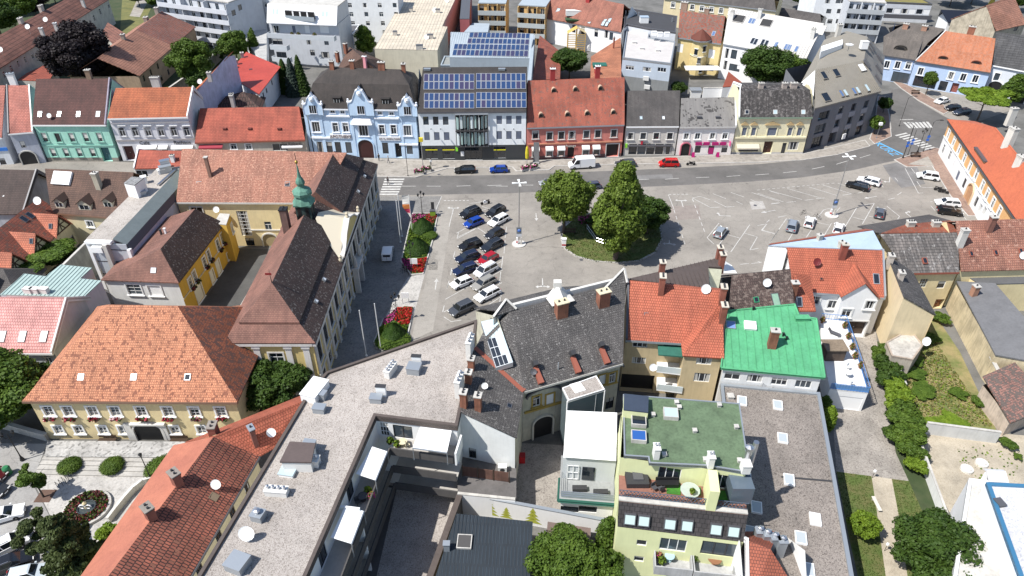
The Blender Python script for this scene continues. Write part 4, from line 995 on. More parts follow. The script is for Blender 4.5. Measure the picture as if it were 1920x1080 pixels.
for y,z in((87.9,zE+.3),(102.6,zE+.3),(yc,zE+3.4)):m.lathe([(.22,z),(.32,z+.3),(.2,z+.7),(.25,z+.95),(.04,z+1.2)],plaster((.66,.57,.42),.2),8,Matrix.Translation((xe+.2,y,0)))
B.part('stone_gable',m)
nb=14
for i in range(nb):
 y=yS+1.9+(yN-yS-3.8)*i/(nb-1);
 for z,w_,h_,st in((6.2,1.6,3.0,'grid'),(2.0,1.3,1.8,'cross')):
  if 6<=i<=7 and z<3:continue
  for sg in B.segs:
   if abs(sg['n'].x-1)<.01:sg['op'].append((y-yS-w_/2,y-yS+w_/2,z-h_/2,z+h_/2,st,STONE,DARK,.10,None))
m=MB()
for i in range(nb+1):
 y=yS+.15+(yN-yS-.9)*i/nb
 q=MB();q.box(xe+.0,y,0,xe+.22,y+.6,zE-.7,STONE);q.box(xe+.0,y-.1,zE-1.0,xe+.34,y+.7,zE-.6,STONE);q.box(xe,y-.1,0,xe+.34,y+.7,.8,STONE);B.part('pilaster',q)
q=MB();q.box(xe+.003,yS,3.35,xe+.18,yN,3.6,STONE);B.part('string_course',q)
q=MB();q.box(xe-.0,yS-.35,zE-.62,xe+.48,yN+.35,zE-.18,STONE);q.box(xw-.3,yS-.40,zE-.6,xe,yS-.0,zE-.18,STONE);B.part('cornice',q)
q=MB();q.box(xe+.22,93.2,0,xe+1.1,93.7,4.6,STONE);q.box(xe+.22,96.7,0,xe+1.1,97.2,4.6,STONE);q.box(xe+.22,93,4.6,xe+1.3,97.4,4.9,STONE);q.box(xe+.23,93.7,0,xe+.3,96.7,4.2,BROWN)
for y in(93.45,96.95):q.lathe([(.3,4.9),(.4,5.6),(.2,6.4),(.25,6.8),(.05,7.1)],CONC,7,Matrix.Translation((xe+.8,y,0)))
B.part('portal',q)
for x,st in((-37.4,'cross'),):
 for sg in B.segs:
  if sg['n'].y<-.9:u_=abs(-30.7-sg['A'].x);sg['op'].append((u_-.9,u_+.9,4.9,7.4,'cross',STONE,FRAMEW,.2,None));sg['op'].append((u_-.7,u_+.7,1.4,2.9,'cross',STONE,FRAMEW,.2,None))
for x in(-36.0,-33.0,-28.9,-26.6):
 q=MB();q.box(x-.4,yS-.2,0,x+.4,yS+.0,zE-.7,STONE);q.box(x-.55,yS-.32,zE-1.1,x+.55,yS,zE-.62,STONE);B.part('pilaster',q)
B.finish()
COPPER=plaster((.11,.25,.19),.35,'green_copper')
q=MB();bx,by=-31.6,95.2;DC=plaster((.035,.06,.055),.3,'dark_copper_louvres')
q.prism([(bx-1.15,by-1.15),(bx+1.15,by-1.15),(bx+1.15,by+1.15),(bx-1.15,by+1.15)],11,15.6,DC)
q.box(bx-1.35,by-1.35,15.5,bx+1.35,by+1.35,15.75,COPPER)
q.lathe([(1.75,15.75),(1.15,16.7),(1.0,16.9)],COPPER,8,Matrix.Translation((bx,by,0)))
q.lathe([(1.0,16.9),(1.45,17.05),(1.5,17.5),(1.2,17.9),(.65,18.2),(.5,18.45),(.6,18.7),(.72,19.0),(.6,19.4),(.32,19.9),(.18,20.7),(.09,21.7),(.05,22.1)],COPPER,8,Matrix.Translation((bx,by,0)))
q.lathe([(.05,22.0),(.24,22.2),(.24,22.4),(.05,22.6)],plain((.45,.3,.08),.3,.9,'gilt'),8,Matrix.Translation((bx,by,0)));q.tube([(bx,by,22.5),(bx,by,23.7)],.05,BLACK,4)
for k_ in(-.6,.6):
 q.box(bx+k_-.25,by-1.2,13.6,bx+k_+.25,by-1.15,15.2,BLACK);q.box(bx+1.15,by+k_-.25,13.6,bx+1.2,by+k_+.25,15.2,BLACK)
B.part('spire',q);B.chimney(539,431,1.1,1.0,3.6,plaster((.16,.10,.085),.3),BLACK)
for x,y in((607,525),(592,566),(683,331),(671,360)):B.skylight(x,y,.5,.5,WHITE,ZINC,.3)
q=MB();q.tube([(-31,74.8,15.1),(-31,74.8,17.2)],[.06,.02],BLACK,4);q.box(-31.6,74.77,16.3,-30.8,74.83,16.6,plain((.2,.02,.02),.5));B.part('weather_vane',q)
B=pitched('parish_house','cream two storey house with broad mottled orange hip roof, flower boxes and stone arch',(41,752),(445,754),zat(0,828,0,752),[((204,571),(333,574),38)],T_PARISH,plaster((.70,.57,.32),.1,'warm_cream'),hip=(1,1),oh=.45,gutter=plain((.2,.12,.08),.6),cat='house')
B.roofs[3]['obj'].data.materials[0]=tile((.36,.12,.06),(.28,.09,.05),(.12,.04,.02),.3,.22,(.12,.06,.045),.4,name='dark_mottled_tiles',pscale=1.2)  # right hip face gets darker, more mottled tiles
for i,x in enumerate((91,128,174,216,265,315,365,414)):
 B.win(x,770.5+i*.2,1.15,1.55,'cross',WHITE)
for x in(110,148,193,231,328,378):B.win(x,805.5,1.05,1.35,'cross',WHITE)
FL=plain((.30,.02,.04),.7,0,'red_geraniums');FG=plain((.05,.09,.02),.8,0,'geranium_leaves')
arch(B,284,818,3.6,3.1,BLACK,surround=STONE);band(B,(244,792),(310,794),.22,.45,STONE)
for x in(244,310):board(B,x,808,.8,3.0,.25,STONE,'portal_pier')
for x in(152,251,352):B.skylight(x,707,.75,.8,GLASSL if x<300 else GLASS,ZINC)
def flowerbox(B,px,py,w=1.3,cols=None,n=70,sz=.12):
 p,a,sg=wallpoint(B,px,py,.12);m=MB();m.box(-w/2,-.28,-.15,w/2,0,.05,BROWN)
 o=link(D.objects.new('flower_box',m.mesh('flower_box')),B.root);o.location=p-B.o;o.rotation_euler=(0,0,a)
 f=MB();cc=cols or[FL,FG,FL,plain((.55,.25,.3),.7)]
 for i in range(n):
  c=Vector((rnd.uniform(-w/2,w/2),rnd.uniform(-.42,.02),rnd.uniform(-.2,.28)));d1=Vector([rnd.uniform(-1,1)for _ in range(3)]).normalized()*sz;d2=d1.cross(Vector([rnd.uniform(-1,1)for _ in range(3)])).normalized()*sz
  f.poly([c-d1-d2,c+d1-d2,c+d1+d2,c-d1+d2],rnd.choice(cc))
 link(D.objects.new('flowers',f.mesh('flowers')),o)
for i,x in enumerate((95,133,178,219,268,317,369,417)):flowerbox(B,x,783,cols=([FL,FG,FL]if i%3 else[FL,plain((.6,.4,.4),.7),FG]))
B.finish()
B=pitched('connecting_wing','small orange and dark tiled link between cream house and town hall',(430,664),(486,664),6.2,[((392,580),(434,579),30)],T_PARISH,HALLY,hip=(0,1));B.finish()
OCH=plaster((.66,.42,.075),.12,'bright_ochre')
zc=6.9
e=[G(335,530,zc),G(421,418,zc)];d_=(e[1]-e[0]).xy.normalized();n_=Vector((-d_.y,d_.x));dep=12.0
w2=[e[0]+Vector((n_.x*dep,n_.y*dep,0)),e[1]+Vector((n_.x*dep,n_.y*dep,0))]
B=Bld('ochre_house','ochre yellow courtyard house with brown hip roof and window flower boxes','house',((e[0]+w2[1])/2).xy)
zr=G(300.6,467,10.6);r0=zr;r1=r0+Vector((d_.x,d_.y,0))*((e[1]-e[0]).length-5.2)
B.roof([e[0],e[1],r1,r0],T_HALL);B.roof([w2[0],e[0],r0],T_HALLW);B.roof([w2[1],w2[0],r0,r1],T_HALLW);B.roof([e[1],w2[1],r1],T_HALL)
ip=inset([e[0],e[1],w2[1],w2[0]],.35);B.loop([Vector((p.x,p.y,zc-.15))for p in ip],OCH)
for sg in B.segs:
 if sg['n'].y<-.6:sg['mat']=plaster((.72,.72,.70),.1)
for p_ in((356.5,531),(364.5,518),(383,492),(391,479),(408,459),(416,447)):B.win(p_[0],p_[1],.95,1.9,'cross',WHITE);flowerbox(B,p_[0]+4,p_[1]+9.5,1.0,[plain((.12,.015,.02),.7),FG])
B.win(376,556,2.2,2.9,'closed',WHITE,bottom=.05);B.win(401,527,1.2,2.3,'closed',WHITE,bottom=.05);B.win(413,512,1.3,2.5,'closed',WHITE,bottom=.05);B.win(428,479,.9,1.3,'cross',WHITE)
B.win(252,543,2.2,1.9,'cross',WHITE);B.win(291,545,2.0,1.9,'closed',WHITE)
B.skylight(288,507,.8,.8,WHITE,ZINC);B.unit(311,438,.25,.25,.9,WHITE,'vent_pipe');B.unit(303,440,.25,.25,.9,DARK,'vent_pipe')
q=MB();a=ip[0];
for sg in B.segs:
 if sg['n'].x>.6:
  c=[]
  for z in(3.5,3.7):
   for u,dd in((0,.12),(sg['L'],.12),(sg['L'],.003),(0,.003)):c.append(Vector((sg['A'].x+sg['d'].x*u+sg['n'].x*dd,sg['A'].y+sg['d'].y*u+sg['n'].y*dd,z)))
  q.hexa(c,CREAM)
B.part('string_course',q);B.finish()
B=flat('ochre_annex','small ochre annex with grey flat roof and a satellite dish',[(400,419),(412,400),(431,401),(424,421)],7.4,CONC,OCH,None);B.win(435,428,.9,1.7,'cross',WHITE);B.dish(407,397,.55,.5);B.finish()
gsheet('courtyard_floor',[(372,580),(447,466),(560,468),(480,620)],.004,sheet((.085,.085,.083),(.06,.06,.06),.2,5,'dark_courtyard_asphalt'))
gsheet('courtyard_path',[(440,590),(505,478),(515,480),(462,590)],.008,COBL)
B=flat('white_modern_building','white modern building with gravel roof, slanted grey metal edge and glazed stair front',[(162,447),(212,449),(342,311),(293,317)],11,GRAVEL,plaster((.80,.80,.80),.06),None,cat='building')
g0,g1=G(212,449,11),G(342,311,11);d_=(g1-g0).xy.normalized();n_=Vector((d_.y,-d_.x,0))
MG=plaster((.14,.17,.175),.12,'grey_green_metal')
q=MB();a0,a1=g0+n_*1.9-Vector((0,0,.9)),g1+n_*1.9-Vector((0,0,.9));up=Vector((0,0,.12))
B.roof([g0+up,a0+up,a1+up,g1+up],MG,.2);b0,b1=a0+n_*.5-Vector((0,0,1.0)),a1+n_*.5-Vector((0,0,1.0));B.roof([a0,b0,b1,a1],plain((.06,.08,.10),.4,.3),.15)
B.wall((b0-n_*.2).xy,(b1-n_*.2).xy,9.0,plaster((.62,.63,.72),.1));B.wall(B.pts[0].xy,B.pts[0].xy,1,MG)
w0,w1=G(162,447,11),b0
ang=math.atan2((w1-w0).y,(w1-w0).x);Lf=(w1-w0).xy.length;q=MB();M=Matrix.Translation((w0.x,w0.y,0))@Matrix.Rotation(ang,4,'Z')
q.box(0,-.6,0,.5,-.0,10.8,WHITE,M);q.box(Lf-.5,-.6,0,Lf,0,9.5,WHITE,M);q.box(0,-.8,10.5,Lf*.62,0,10.9,WHITE,M);q.box(Lf*.42,-1.1,0,Lf*.52,0,10.5,CONC,M)
for z in(2.2,4.6,7.0,9.2):q.box(.5,-.3,z,Lf-.5,-.02,z+.12,DARK,M)
q.box(Lf*.15,-1.2,9.2,Lf*.4,-.5,10.2,WHITE,M)
B.part('front_frame',q);g=MB();g.box(.55,-.25,.3,Lf-.55,-.12,10.3,plain((.50,.54,.58),.12,.2,'curtain_glass'),M);B.part('glazing',g)
for px,py,w_,d2,h_,mt in((312,323,2.0,1.0,1.2,ZINC),(304,325,1.2,.8,.8,WHITE),(264,366,1.8,1.0,.7,ZINC),(263,358,1.0,.8,1.4,WHITE),(272,343,.9,.9,1.2,WHITE),(313,318,1.6,.9,1.8,STEEL)):B.unit(px,py,w_,d2,h_,mt,'air_unit',30)
m=MB();p0,p1=G(296,347,11.2),G(328,319,11.2);m.tube([p0,p1],.25,STEEL,6);B.part('air_duct',m)
B.finish()
B=flat('lift_tower','white square lift head with grey gravel lid beside the brown tiled roof',[(232,343),(252,347),(270,333),(247,331)],13.5,speckle((.2,.2,.2),(.3,.3,.3),(.12,.12,.12),6),plaster((.8,.8,.8),.05),None,cat='roof tower');B.finish()
def freewall(name,label,p,q,z,h,t,mat,cat='wall',z0=0,capmat=None,hq=None):
 a,b=P3((p[0],p[1],z)),P3((q[0],q[1],z));d=(b-a).xy.normalized();n=Vector((-d.y,d.x,0))*t/2
 o=thing(name,label,cat,(a.x,a.y,0));m=MB();L=lambda v,zz:Vector((v.x-a.x,v.y-a.y,zz));hq=hq if hq is not None else h
 m.hexa([L(a-n,z0),L(b-n,z0),L(b+n,z0),L(a+n,z0),L(a-n,h),L(b-n,hq),L(b+n,hq),L(a+n,h)],mat);m.obj('wall_body',o)
 n2=n*1.3;c=MB();c.hexa([L(a-n2,h+.003),L(b-n2,hq+.003),L(b+n2,hq+.003),L(a+n2,h+.003),L(a-n2,h+.1),L(b-n2,hq+.1),L(b+n2,hq+.1),L(a+n2,h+.1)],capmat or CONC);c.obj('coping',o);return o
freewall('courtyard_wall','tall grey rendered wall running below the white modern building',(118,497),(166,450),6.0,6.0,.3,plaster((.20,.20,.17),.3),'wall')
freewall('courtyard_wall','low grey wall at the foot of the glazed stair front',(148,523),(222,556),2.0,2.0,.3,plaster((.42,.41,.38),.2),'wall')
PG=plaster((.33,.43,.41),.08,'pale_green_metal')
B=flat('green_metal_house','house with pale green standing seam roof and three air conditioners',[(0,552),(157,557),(190,526),(150,522),(172,502),(114,496),(86,518),(46,513)],8.0,PG,plaster((.60,.56,.60),.1),None)
B.seams(0,.62,PG,.05,.08);
for x in(55,68,85):B.unit(x,549,1.2,.7,.8,plaster((.6,.6,.58),.1),'air_conditioner',-10)
B.finish()
T_PALEP=tile((.66,.34,.31),(.60,.29,.27),(.30,.12,.11),.42,.34,name='pale_pink_tiles')
B=pitched('pink_roof_house','house with pale pink tiled roof and three grey roof windows at the left edge',(-60,661),(98,662),6.0,[((-40,557),(126,560),35)],T_PALEP,plaster((.45,.47,.50),.1),gutter=WHITE,coping=(0,plaster((.62,.66,.66),.1)))
for x in(4,42,82):B.skylight(x,631,1.0,1.6,plain((.10,.13,.14),.2),GREYM,.12)
B.win(90,674,.9,1.5,'w2',None,WHITE);B.finish()
B=pitched('dormer_house','house with brown tiled roof, three dormers, tall chimney and a blue glazed roof light',(96,398),(243,411),6.5,[((84,316),(250,323),42)],T_BROWN,plaster((.62,.55,.36),.1),gutter=plain((.2,.12,.08),.6))
B.win(169,420,1.2,1.2,'double',WHITE);B.skylight(118,335,3.4,2.4,plain((.16,.27,.45),.35,0,'blue_glazing'),WHITE,.45);B.chimney(186,350,.9,.9,2.6,plaster((.42,.38,.30),.2))
for x,y,w_ in((113,388,1.7),(160,393,2.3),(204,388,1.7)):dormer(B,x,y,w_,1.1,T_BROWN,plaster((.5,.45,.35),.2),'gable',reach=2.2)
B.finish()
B=pitched('dark_brown_house','dark brown tiled house with bare grey gable at the left edge',(-60,402),(44,401),6.0,[((-60,316),(70,319),42)],tile((.085,.058,.05),(.07,.048,.042),(.03,.02,.018),.32,.26,name='dark_brown_tiles'),plaster((.36,.36,.40),.2),coping=(0,GREYM));B.skylight(6,366,.5,.5,WHITE,WHITE);B.finish()
TT=tile((.56,.20,.12),(.50,.17,.10),(.2,.06,.04),.36,.3,name='salmon_tiles');TD=tile((.33,.10,.06),(.27,.08,.05),(.10,.03,.02),.4,.3,(.14,.07,.05),.35,name='worn_red_tiles')
a0,a1=G(-30,560,4.5),G(140,412,4.5);d_=(a1-a0).xy.normalized();n_=Vector((-d_.y,d_.x,0));D3=Vector((d_.x,d_.y,0));LL=(a1-a0).length
B=Bld('half_timbered_house','half timbered house with a row of red tiled cross gables above a cream wall','house',a0.xy)
TW=plaster((.58,.52,.34),.12);e0_,e1_=a0,a1;rg0,rg1=a0+n_*5+Vector((0,0,4.2)),a1+n_*5+Vector((0,0,4.2));bk0,bk1=a0+n_*10,a1+n_*10
B.roof([e0_,e1_,rg1,rg0],TD);B.roof([bk1,bk0,rg0,rg1],TD)
B.loop([Vector((p.x,p.y,4.4))for p in(e0_+n_*.3,e1_+n_*.3,bk1-n_*.3,bk0-n_*.3)],TW)
for f_ in(.10,.33,.58,.84):
 c=a0+D3*(LL*f_);W=2.4;ridge0=c-n_*.5+Vector((0,0,3.2));ridge1=c+n_*4.3+Vector((0,0,3.4))
 B.roof([c-D3*W-n_*.5,ridge0,ridge1,c-D3*W*.4+n_*3.0+Vector((0,0,2.2))],TT);B.roof([c+D3*W-n_*.5,c+D3*W*.4+n_*3.0+Vector((0,0,2.2)),ridge1,ridge0],TT)
 q=MB();q.poly([c-D3*W*.9,c+D3*W*.9,c+Vector((0,0,2.9))],plaster((.50,.47,.30),.1));B.part('gable_infill',q)
 for(s0,z0,s1,z1)in((-.9,0,.9,0),(-.9,0,0,2.9),(.9,0,0,2.9),(-.5,0,.2,2.2),(.4,0,-.25,2.1),(-.5,1.2,.5,1.2),(0,0,0,2.9)):
  q=MB();p,r_=c+D3*W*s0+Vector((0,0,z0))-n_*.03,c+D3*W*s1+Vector((0,0,z1))-n_*.03;q.tube([p,r_],.11,BROWN,4);B.part('timber_beam',q)
 B.skylight(0,0,.5,.8)if False else None
for x,y in((95,424),(59,452)):B.skylight(x,y,.6,.9,GLASS,GREYM,.12)
for x,y in((45,411),(56,404)):B.skylight(x,y,.9,1.3,GLASS,GREYM,.12)
for x,y in((136,447),(147,434)):B.win(x,y,.9,1.2,'w2',None,BROWN)
B.dish(77,391,.7,1.6);B.finish()
B=pitched('small_grey_roof_house','low outbuilding with dark grey slate roof at the left edge',(-60,560),(34,560),4.0,[((-60,500),(6,505),35)],SL_GREY,CONC,hip=(0,1));B.finish()
B=pitched('small_shop','little white shop with light red tiled roof just in front of the cafe',(250,316),(338,315),5.2,[((258,281),(352,283),28)],T_RED,plaster((.76,.76,.78),.06),coping=(WHITE,0));B.win(266,326,2.2,1.4,'double',None,WHITE);B.chimney(325,302,.7,.7,1.2,WHITE);B.unit(313,316,1.4,.8,1.0,STEEL,'air_unit');B.finish()
FARR=tile((.34,.155,.11),(.29,.125,.09),(.09,.04,.03),1.0,.35,None,name='far_red_tiles',wear=.35)
FARC=tile((.33,.13,.09),(.28,.105,.075),(.10,.04,.03),.5,.3,(.20,.12,.10),.3,name='far_clay_tiles')
SALM=tile((.44,.22,.15),(.38,.18,.12),(.14,.06,.04),.6,.35,name='far_salmon_tiles')
GW=plaster((.52,.50,.45),.2,'grey_cream_wall');WW=plaster((.70,.72,.73),.08,'white_wall');LG=plaster((.55,.57,.60),.08,'light_grey_wall')
B=pitched('long_barracks','very long grey cream building with ribbed red roof in the top left corner',(-70,172),(205,-2),8,[((-70,103),(170,-27),33)],FARR,GW,cat='building')
for x,y in((9,140),(22,129),(35,120),(48,112),(61,104),(73,96),(88,86)):B.win(x,y,1.1,1.7,'w2',None,FRAMEW)
for x,y in((177,34),(188,22),(204,10)):B.win(x,y,1.2,1.8,'w2',None,FRAMEW)
for x,y in((82,60),(108,50),(158,4)):B.chimney(x,y+9,.8,.8,2.4,plaster((.6,.58,.55),.1),WHITE)
for x,y in((58,66),(91,52),(8,110)):B.dish(x,y,.7,2.4)
for x,y in((40,42),(78,18)):B.chimney(x,y,1.6,.8,1.2,plaster((.5,.45,.4),.1))
B.finish()
a0,a1=G(261.5,142,6.5),G(367,50,6.5);d_=(a1-a0).xy.normalized();n_=Vector((-d_.y,d_.x,0));D3=Vector((d_.x,d_.y,0))
B=Bld('garden_house','two storey garden house with salmon tiled roof in two shades beside the trees','house',a0.xy);LL=(a1-a0).length;T_=n_*9+Vector((0,0,4.6));mid=.56
B.roof([a0,a0+D3*LL*mid,a0+D3*LL*mid+T_,a0+T_],SALM);B.roof([a0+D3*LL*mid+D3*.02,a1,a1+T_,a0+D3*LL*mid+T_+D3*.02],FARC)
B.roof([a0+n_*18,a0+T_,a1+T_,a1+n_*18],SALM)
ip=[a0+n_*.4+D3*.3,a1+n_*.4-D3*.3,a1+n_*17.6-D3*.3,a0+n_*17.6+D3*.3];B.loop([Vector((p.x,p.y,6.3))for p in ip],plaster((.42,.30,.20),.2))
for k_ in range(7):B.win(270+k_*13,147-k_*11.5,1.1,1.5,'w2',None,BROWN)
for k_ in range(5):B.win(290+k_*13,158-k_*11.5,1.1,1.5,'w2',None,BROWN)
B.chimney(295,22,1.4,1.0,1.2,plaster((.35,.3,.26),.2));B.chimney(275,40,1.4,1.0,1.2,plaster((.35,.3,.26),.2));B.chimney(232,73,1.0,.8,1.2,plaster((.35,.3,.26),.2));B.finish()
B=flat('garden_shed','small lean-to with orange ribbed roof behind the copper beech',[(192,60),(202,42),(240,66),(214,86)],4.2,FARR,GW);B.finish()
B=flat('garage_row','low outbuilding with bright red ribbed roof at the foot of the copper beech',[(33,150),(50,137),(100,114),(104,130),(92,152)],4.0,tile((.42,.09,.05),(.37,.08,.045),(.10,.03,.02),1.0,.4,name='bright_red_ribs'),GW);B.finish()
def garden_wall(label,p,q,h):freewall('garden_wall',label,p,q,h,h,.4,plaster((.30,.27,.23),.3))
garden_wall('high stone garden wall beside the white barn-like trees',(372,130),(430,72),3);garden_wall('short garden wall with tiled cap behind the cafe roof',(312,168),(352,140),3)
RR=sheet((.40,.055,.035),(.34,.045,.03),.2,3,'red_sheet_roof',.6)
E0_,E1_=G(426,140,6.5),G(486,176,6.5)
B=Bld('red_roof_house','white house with smooth bright red roof and a round gable window','house',E0_.xy)
F0,F1=G(461.5,97,9.0),G(526,125,6.5)
B.roof([G(426,140,6.5),G(486,176,7.0),G(526,125,7.5),G(461.5,97,7.0)],RR)
ip=inset([G(426,140,6.3),G(486,176,6.3),G(526,125,6.3),G(461.5,97,6.3)],.3);B.loop([Vector((p.x,p.y,6.3))for p in ip],plaster((.74,.76,.78),.06))
for x,y in((494,178),(500,170),(510,155)):B.win(x,y,.9,1.2,'w2',None,DARK)
p,a_,sg=wallpoint(B,474,180,.05);m=MB();m.lathe([(.02,0),(.75,0),(.75,.06),(.02,.06)],plain((.12,.13,.17),.3),16,Matrix.Rotation(math.pi/2,4,'X'));o=link(D.objects.new('round_window',m.mesh('round_window')),B.root);o.location=p-B.o;o.rotation_euler=(0,0,a_)
for x,y in((438,128),(444,121),(455,108)):B.chimney(x,y,.9,.8,1.3,plaster((.45,.42,.4),.2))
B.skylight(470,130,.8,.8,plain((.1,.03,.03),.5),GREYM);B.finish()
B=pitched('brown_rib_roof_house','low house with brown ribbed roof between the lavender wall and the red house',(395,210),(490,205),4.5,[((430,178),(455,172),35)],tile((.10,.055,.045),(.085,.047,.04),(.03,.02,.015),1.2,.6,name='brown_ribs'),GW,hip=(1,1));B.chimney(438,196,.9,.9,2.5,plaster((.5,.48,.46),.2));B.finish()
B=flat('grey_outbuildings','low sheds with pale grey flat roofs behind the red house',[(445,62),(500,55),(500,118),(478,98)],3.5,plaster((.42,.42,.41),.2),WW);B.finish()
def balconied(name,label,L_,R_,z,nfl,depth,wallm,balm,fl=3.0,roofm=None,wins=6,rec=1.6,glassbal=None,side=None,cat='apartment building',sz=1.3):
 """front parapets at pixels L_,R_ (top storey parapet top, height z)"""
 a,b=G(*L_,z),G(*R_,z);d=(b-a).xy.normalized();n=Vector((-d.y,d.x,0));D3=Vector((d.x,d.y,0));Ln=(b-a).xy.length
 B=Bld(name,label,cat,a.xy);zt=z+1.9
 A=a+n*rec;pts=[A,A+D3*Ln,A+D3*Ln+n*depth,A+n*depth];pts=[Vector((p.x,p.y,zt))for p in pts]
 B.roof([p+Vector((0,0,.15))for p in[pts[0]-n*.4,pts[1]-n*.4,pts[2],pts[3]]],roofm or CONC,.3);B.loop([Vector((p.x,p.y,zt-.2))for p in pts],wallm);B.n3=n;B.A=A;B.D3=D3;B.Ln=Ln
 front=min((s for s in B.segs),key=lambda s:s['n'].dot(Vector((n.x,n.y))))
 for f in range(nfl):
  zf=z-1.1-f*fl
  if zf<-.5:break
  q=MB();q.hexa([V3(*(v.xy),zz)for zz in(zf-.25,z-f*fl)for v in(a-n*.0,a+D3*Ln-n*.0,a+D3*Ln+n*.15,a+n*.15)],balm);B.part('balcony_parapet',q)
  q=MB();q.hexa([V3(*(v.xy),zz)for zz in(zf-.25,zf-.02)for v in(a+n*.15,a+D3*Ln+n*.15,a+D3*Ln+n*(rec-.01),a+n*(rec-.01))],wallm);B.part('balcony_slab',q)
  for i in range(wins):
   u=Ln*(i+.5)/wins
   if zf+.2>0:front['op'].append((u-sz/2,u+sz/2,max(zf+.15,.1),zf+2.2,'double' if i%2 else 'shop',None,FRAMEW if i%2 else DARK,.15,None))
 for u in(0.0,Ln*.35,Ln*.68,Ln-.2):
  q=MB();c=a+D3*u;q.hexa([V3(*(v.xy),zz)for zz in(0,zt-.2)for v in(c+n*.16,c+D3*.2+n*.16,c+D3*.2+n*(rec-.02),c+n*(rec-.02))],wallm);B.part('party_fin',q)
 return B
B=balconied('white_flats','white apartment block with long sloping grey balcony bands, top left of centre',(293,3),(424,20),12,4,14,LG,plaster((.60,.62,.66),.06),rec=2.0,wins=8);
for x,y in((438,24),(438,40),(450,14)):B.win(x,y,1.6,1.6,'shop',None,DARK)
B.finish()
for lb,L_,R_,z in(('tall white apartment block with square windows at the top edge',(618,-12),(745,-6),14),('grey white apartment block cut by the top edge behind the white flats',(430,-30),(520,-22),15)):
 a,b=G(*L_,z),G(*R_,z);B=flat('white_apartments',lb,[a,b,b+Vector((0,12,0)),a+Vector((0,12,0))],z,CONC,WW,WW,'apartment building')
 for i in range(5):
  for f in range(4):
   x=L_[0]+10+(R_[0]-L_[0]-15)*i/4;B.win(x+f*3,L_[1]+22+f*17,1.3,1.4,'w2' if i%2 else 'dark',None,FRAMEW)
 B.finish()
zt=12;L_,R_=G(500,42,zt),G(631,47,zt);d_=(R_-L_).xy.normalized();n_=Vector((-d_.y,d_.x,0));D3=Vector((d_.x,d_.y,0));Ln=(R_-L_).length
SNOW=plaster((.80,.80,.80),.03,'bright_white_roof')
B=Bld('white_mansard_flats','bright white apartment house with sloped white roof terrace and grey balconies','apartment building',L_.xy)
sl_=n_*2.6+Vector((0,0,4.4));B.roof([L_,R_,R_+sl_,L_+sl_],SNOW,.25);top=L_+sl_;B.roof([top,R_+sl_,R_+sl_+n_*9,top+n_*9],CONC,.25)
ip=[L_+n_*1.2,R_+n_*1.2,R_+n_*12,L_+n_*12];B.loop([Vector((p.x,p.y,zt-.1))for p in ip],LG)
for side in(0,1):
 P=(L_+D3*.15 if side==0 else R_-D3*.15);B.wall(*(((P+n_*11.6).xy,P.xy)if side==0 else(P.xy,(P+n_*11.6).xy)),zt-.1,LG,zt-.12,[(0,zt),(2.6,zt+4.2),(11.6,zt+4.2)]if side else[(0,zt+4.2),(9,zt+4.2),(11.6,zt)])
for x,st,w_ in((518,'double',2.2),(551,'closedg',1.1),(576,'closed',1.4),(608,'closed',2.6)):B.win(x,55,w_,2.1,st,None,WHITE)
for x,y,w_ in((579,78,1.3),(612,79,1.3),(586,99,1.4),(610,103,2.4),(520,78,3.0),(528,103,3.0)):B.win(x,y,w_,1.7,'double',None,GREYM)
def ledge(B,L2,R2,z,mat,h=1.1,out=1.6,name='balcony'):
 a,b=G(*L2,z),G(*R2,z);d=(b-a).xy.normalized();n=Vector((-d.y,d.x,0));q=MB()
 q.hexa([V3(*(v.xy),zz)for zz in(z-h-.2,z)for v in(a,b,b+n*.12,a+n*.12)],mat);q.hexa([V3(*(v.xy),zz)for zz in(z-h-.2,z-h)for v in(a+n*.12,b+n*.12,b+n*out,a+n*out)],mat)
 for c in(a,b-Vector((d.x,d.y,0))*.12):q.hexa([V3(*(v.xy),zz)for zz in(z-h,z)for v in(c+n*.12,c+Vector((d.x,d.y,0))*.12+n*.12,c+Vector((d.x,d.y,0))*.12+n*out,c+n*out)],mat)
 B.part(name,q)
BG=plaster((.50,.53,.55),.06,'grey_balcony')
ledge(B,(500,62),(626,69),10.2,BG);ledge(B,(505,84),(537,87),7.2,BG);ledge(B,(509,106),(541,110),4.4,BG);ledge(B,(597,110),(632,113),4.2,BG)
q=MB();a,b=G(536,33,13.2),G(590,37,13.2);q.hexa([v+Vector((0,0,z))for z in(0,1.9)for v in(a-n_*.1,b-n_*.1,b+n_*.6,a+n_*.6)],BLACK);q.hexa([v+Vector((0,0,z))for z in(-.5,.7)for v in(a-n_*.35,b-n_*.35,b-n_*.25,a-n_*.25)],plain((.35,.40,.43),.2,.1));
for u in(.25,.5,.75):q.hexa([a+(b-a)*u-n_*.15,a+(b-a)*(u+.05)-n_*.15,a+(b-a)*(u+.05)-n_*.11,a+(b-a)*u-n_*.11]+[v+Vector((0,0,1.9))for v in(a+(b-a)*u-n_*.15,a+(b-a)*(u+.05)-n_*.15,a+(b-a)*(u+.05)-n_*.11,a+(b-a)*u-n_*.11)],WHITE)
B.part('roof_loggia',q)
for x,y in((513,22),(520,22),(606,26),(613,27)):B.skylight(x,y,.8,1.6,GLASSL,WHITE)
B.finish()
B=flat('garage_annex','low white annex with dark roof beside the white mansard flats',[(632,64),(655,48),(675,48),(662,66)],6,GREYM,WW,WW);B.finish()
freewall('garden_wall','white garden wall stepping down beside the small courtyard tree',(668,55),(708,50),3,3,.3,WW)
B=pitched('brown_gable_house','narrow house with brown tiled roof behind the pharmacy chimneys',(630,134),(708,134),7,[((655,88),(680,108),40)],T_BROWN,GW,hip=(1,1));
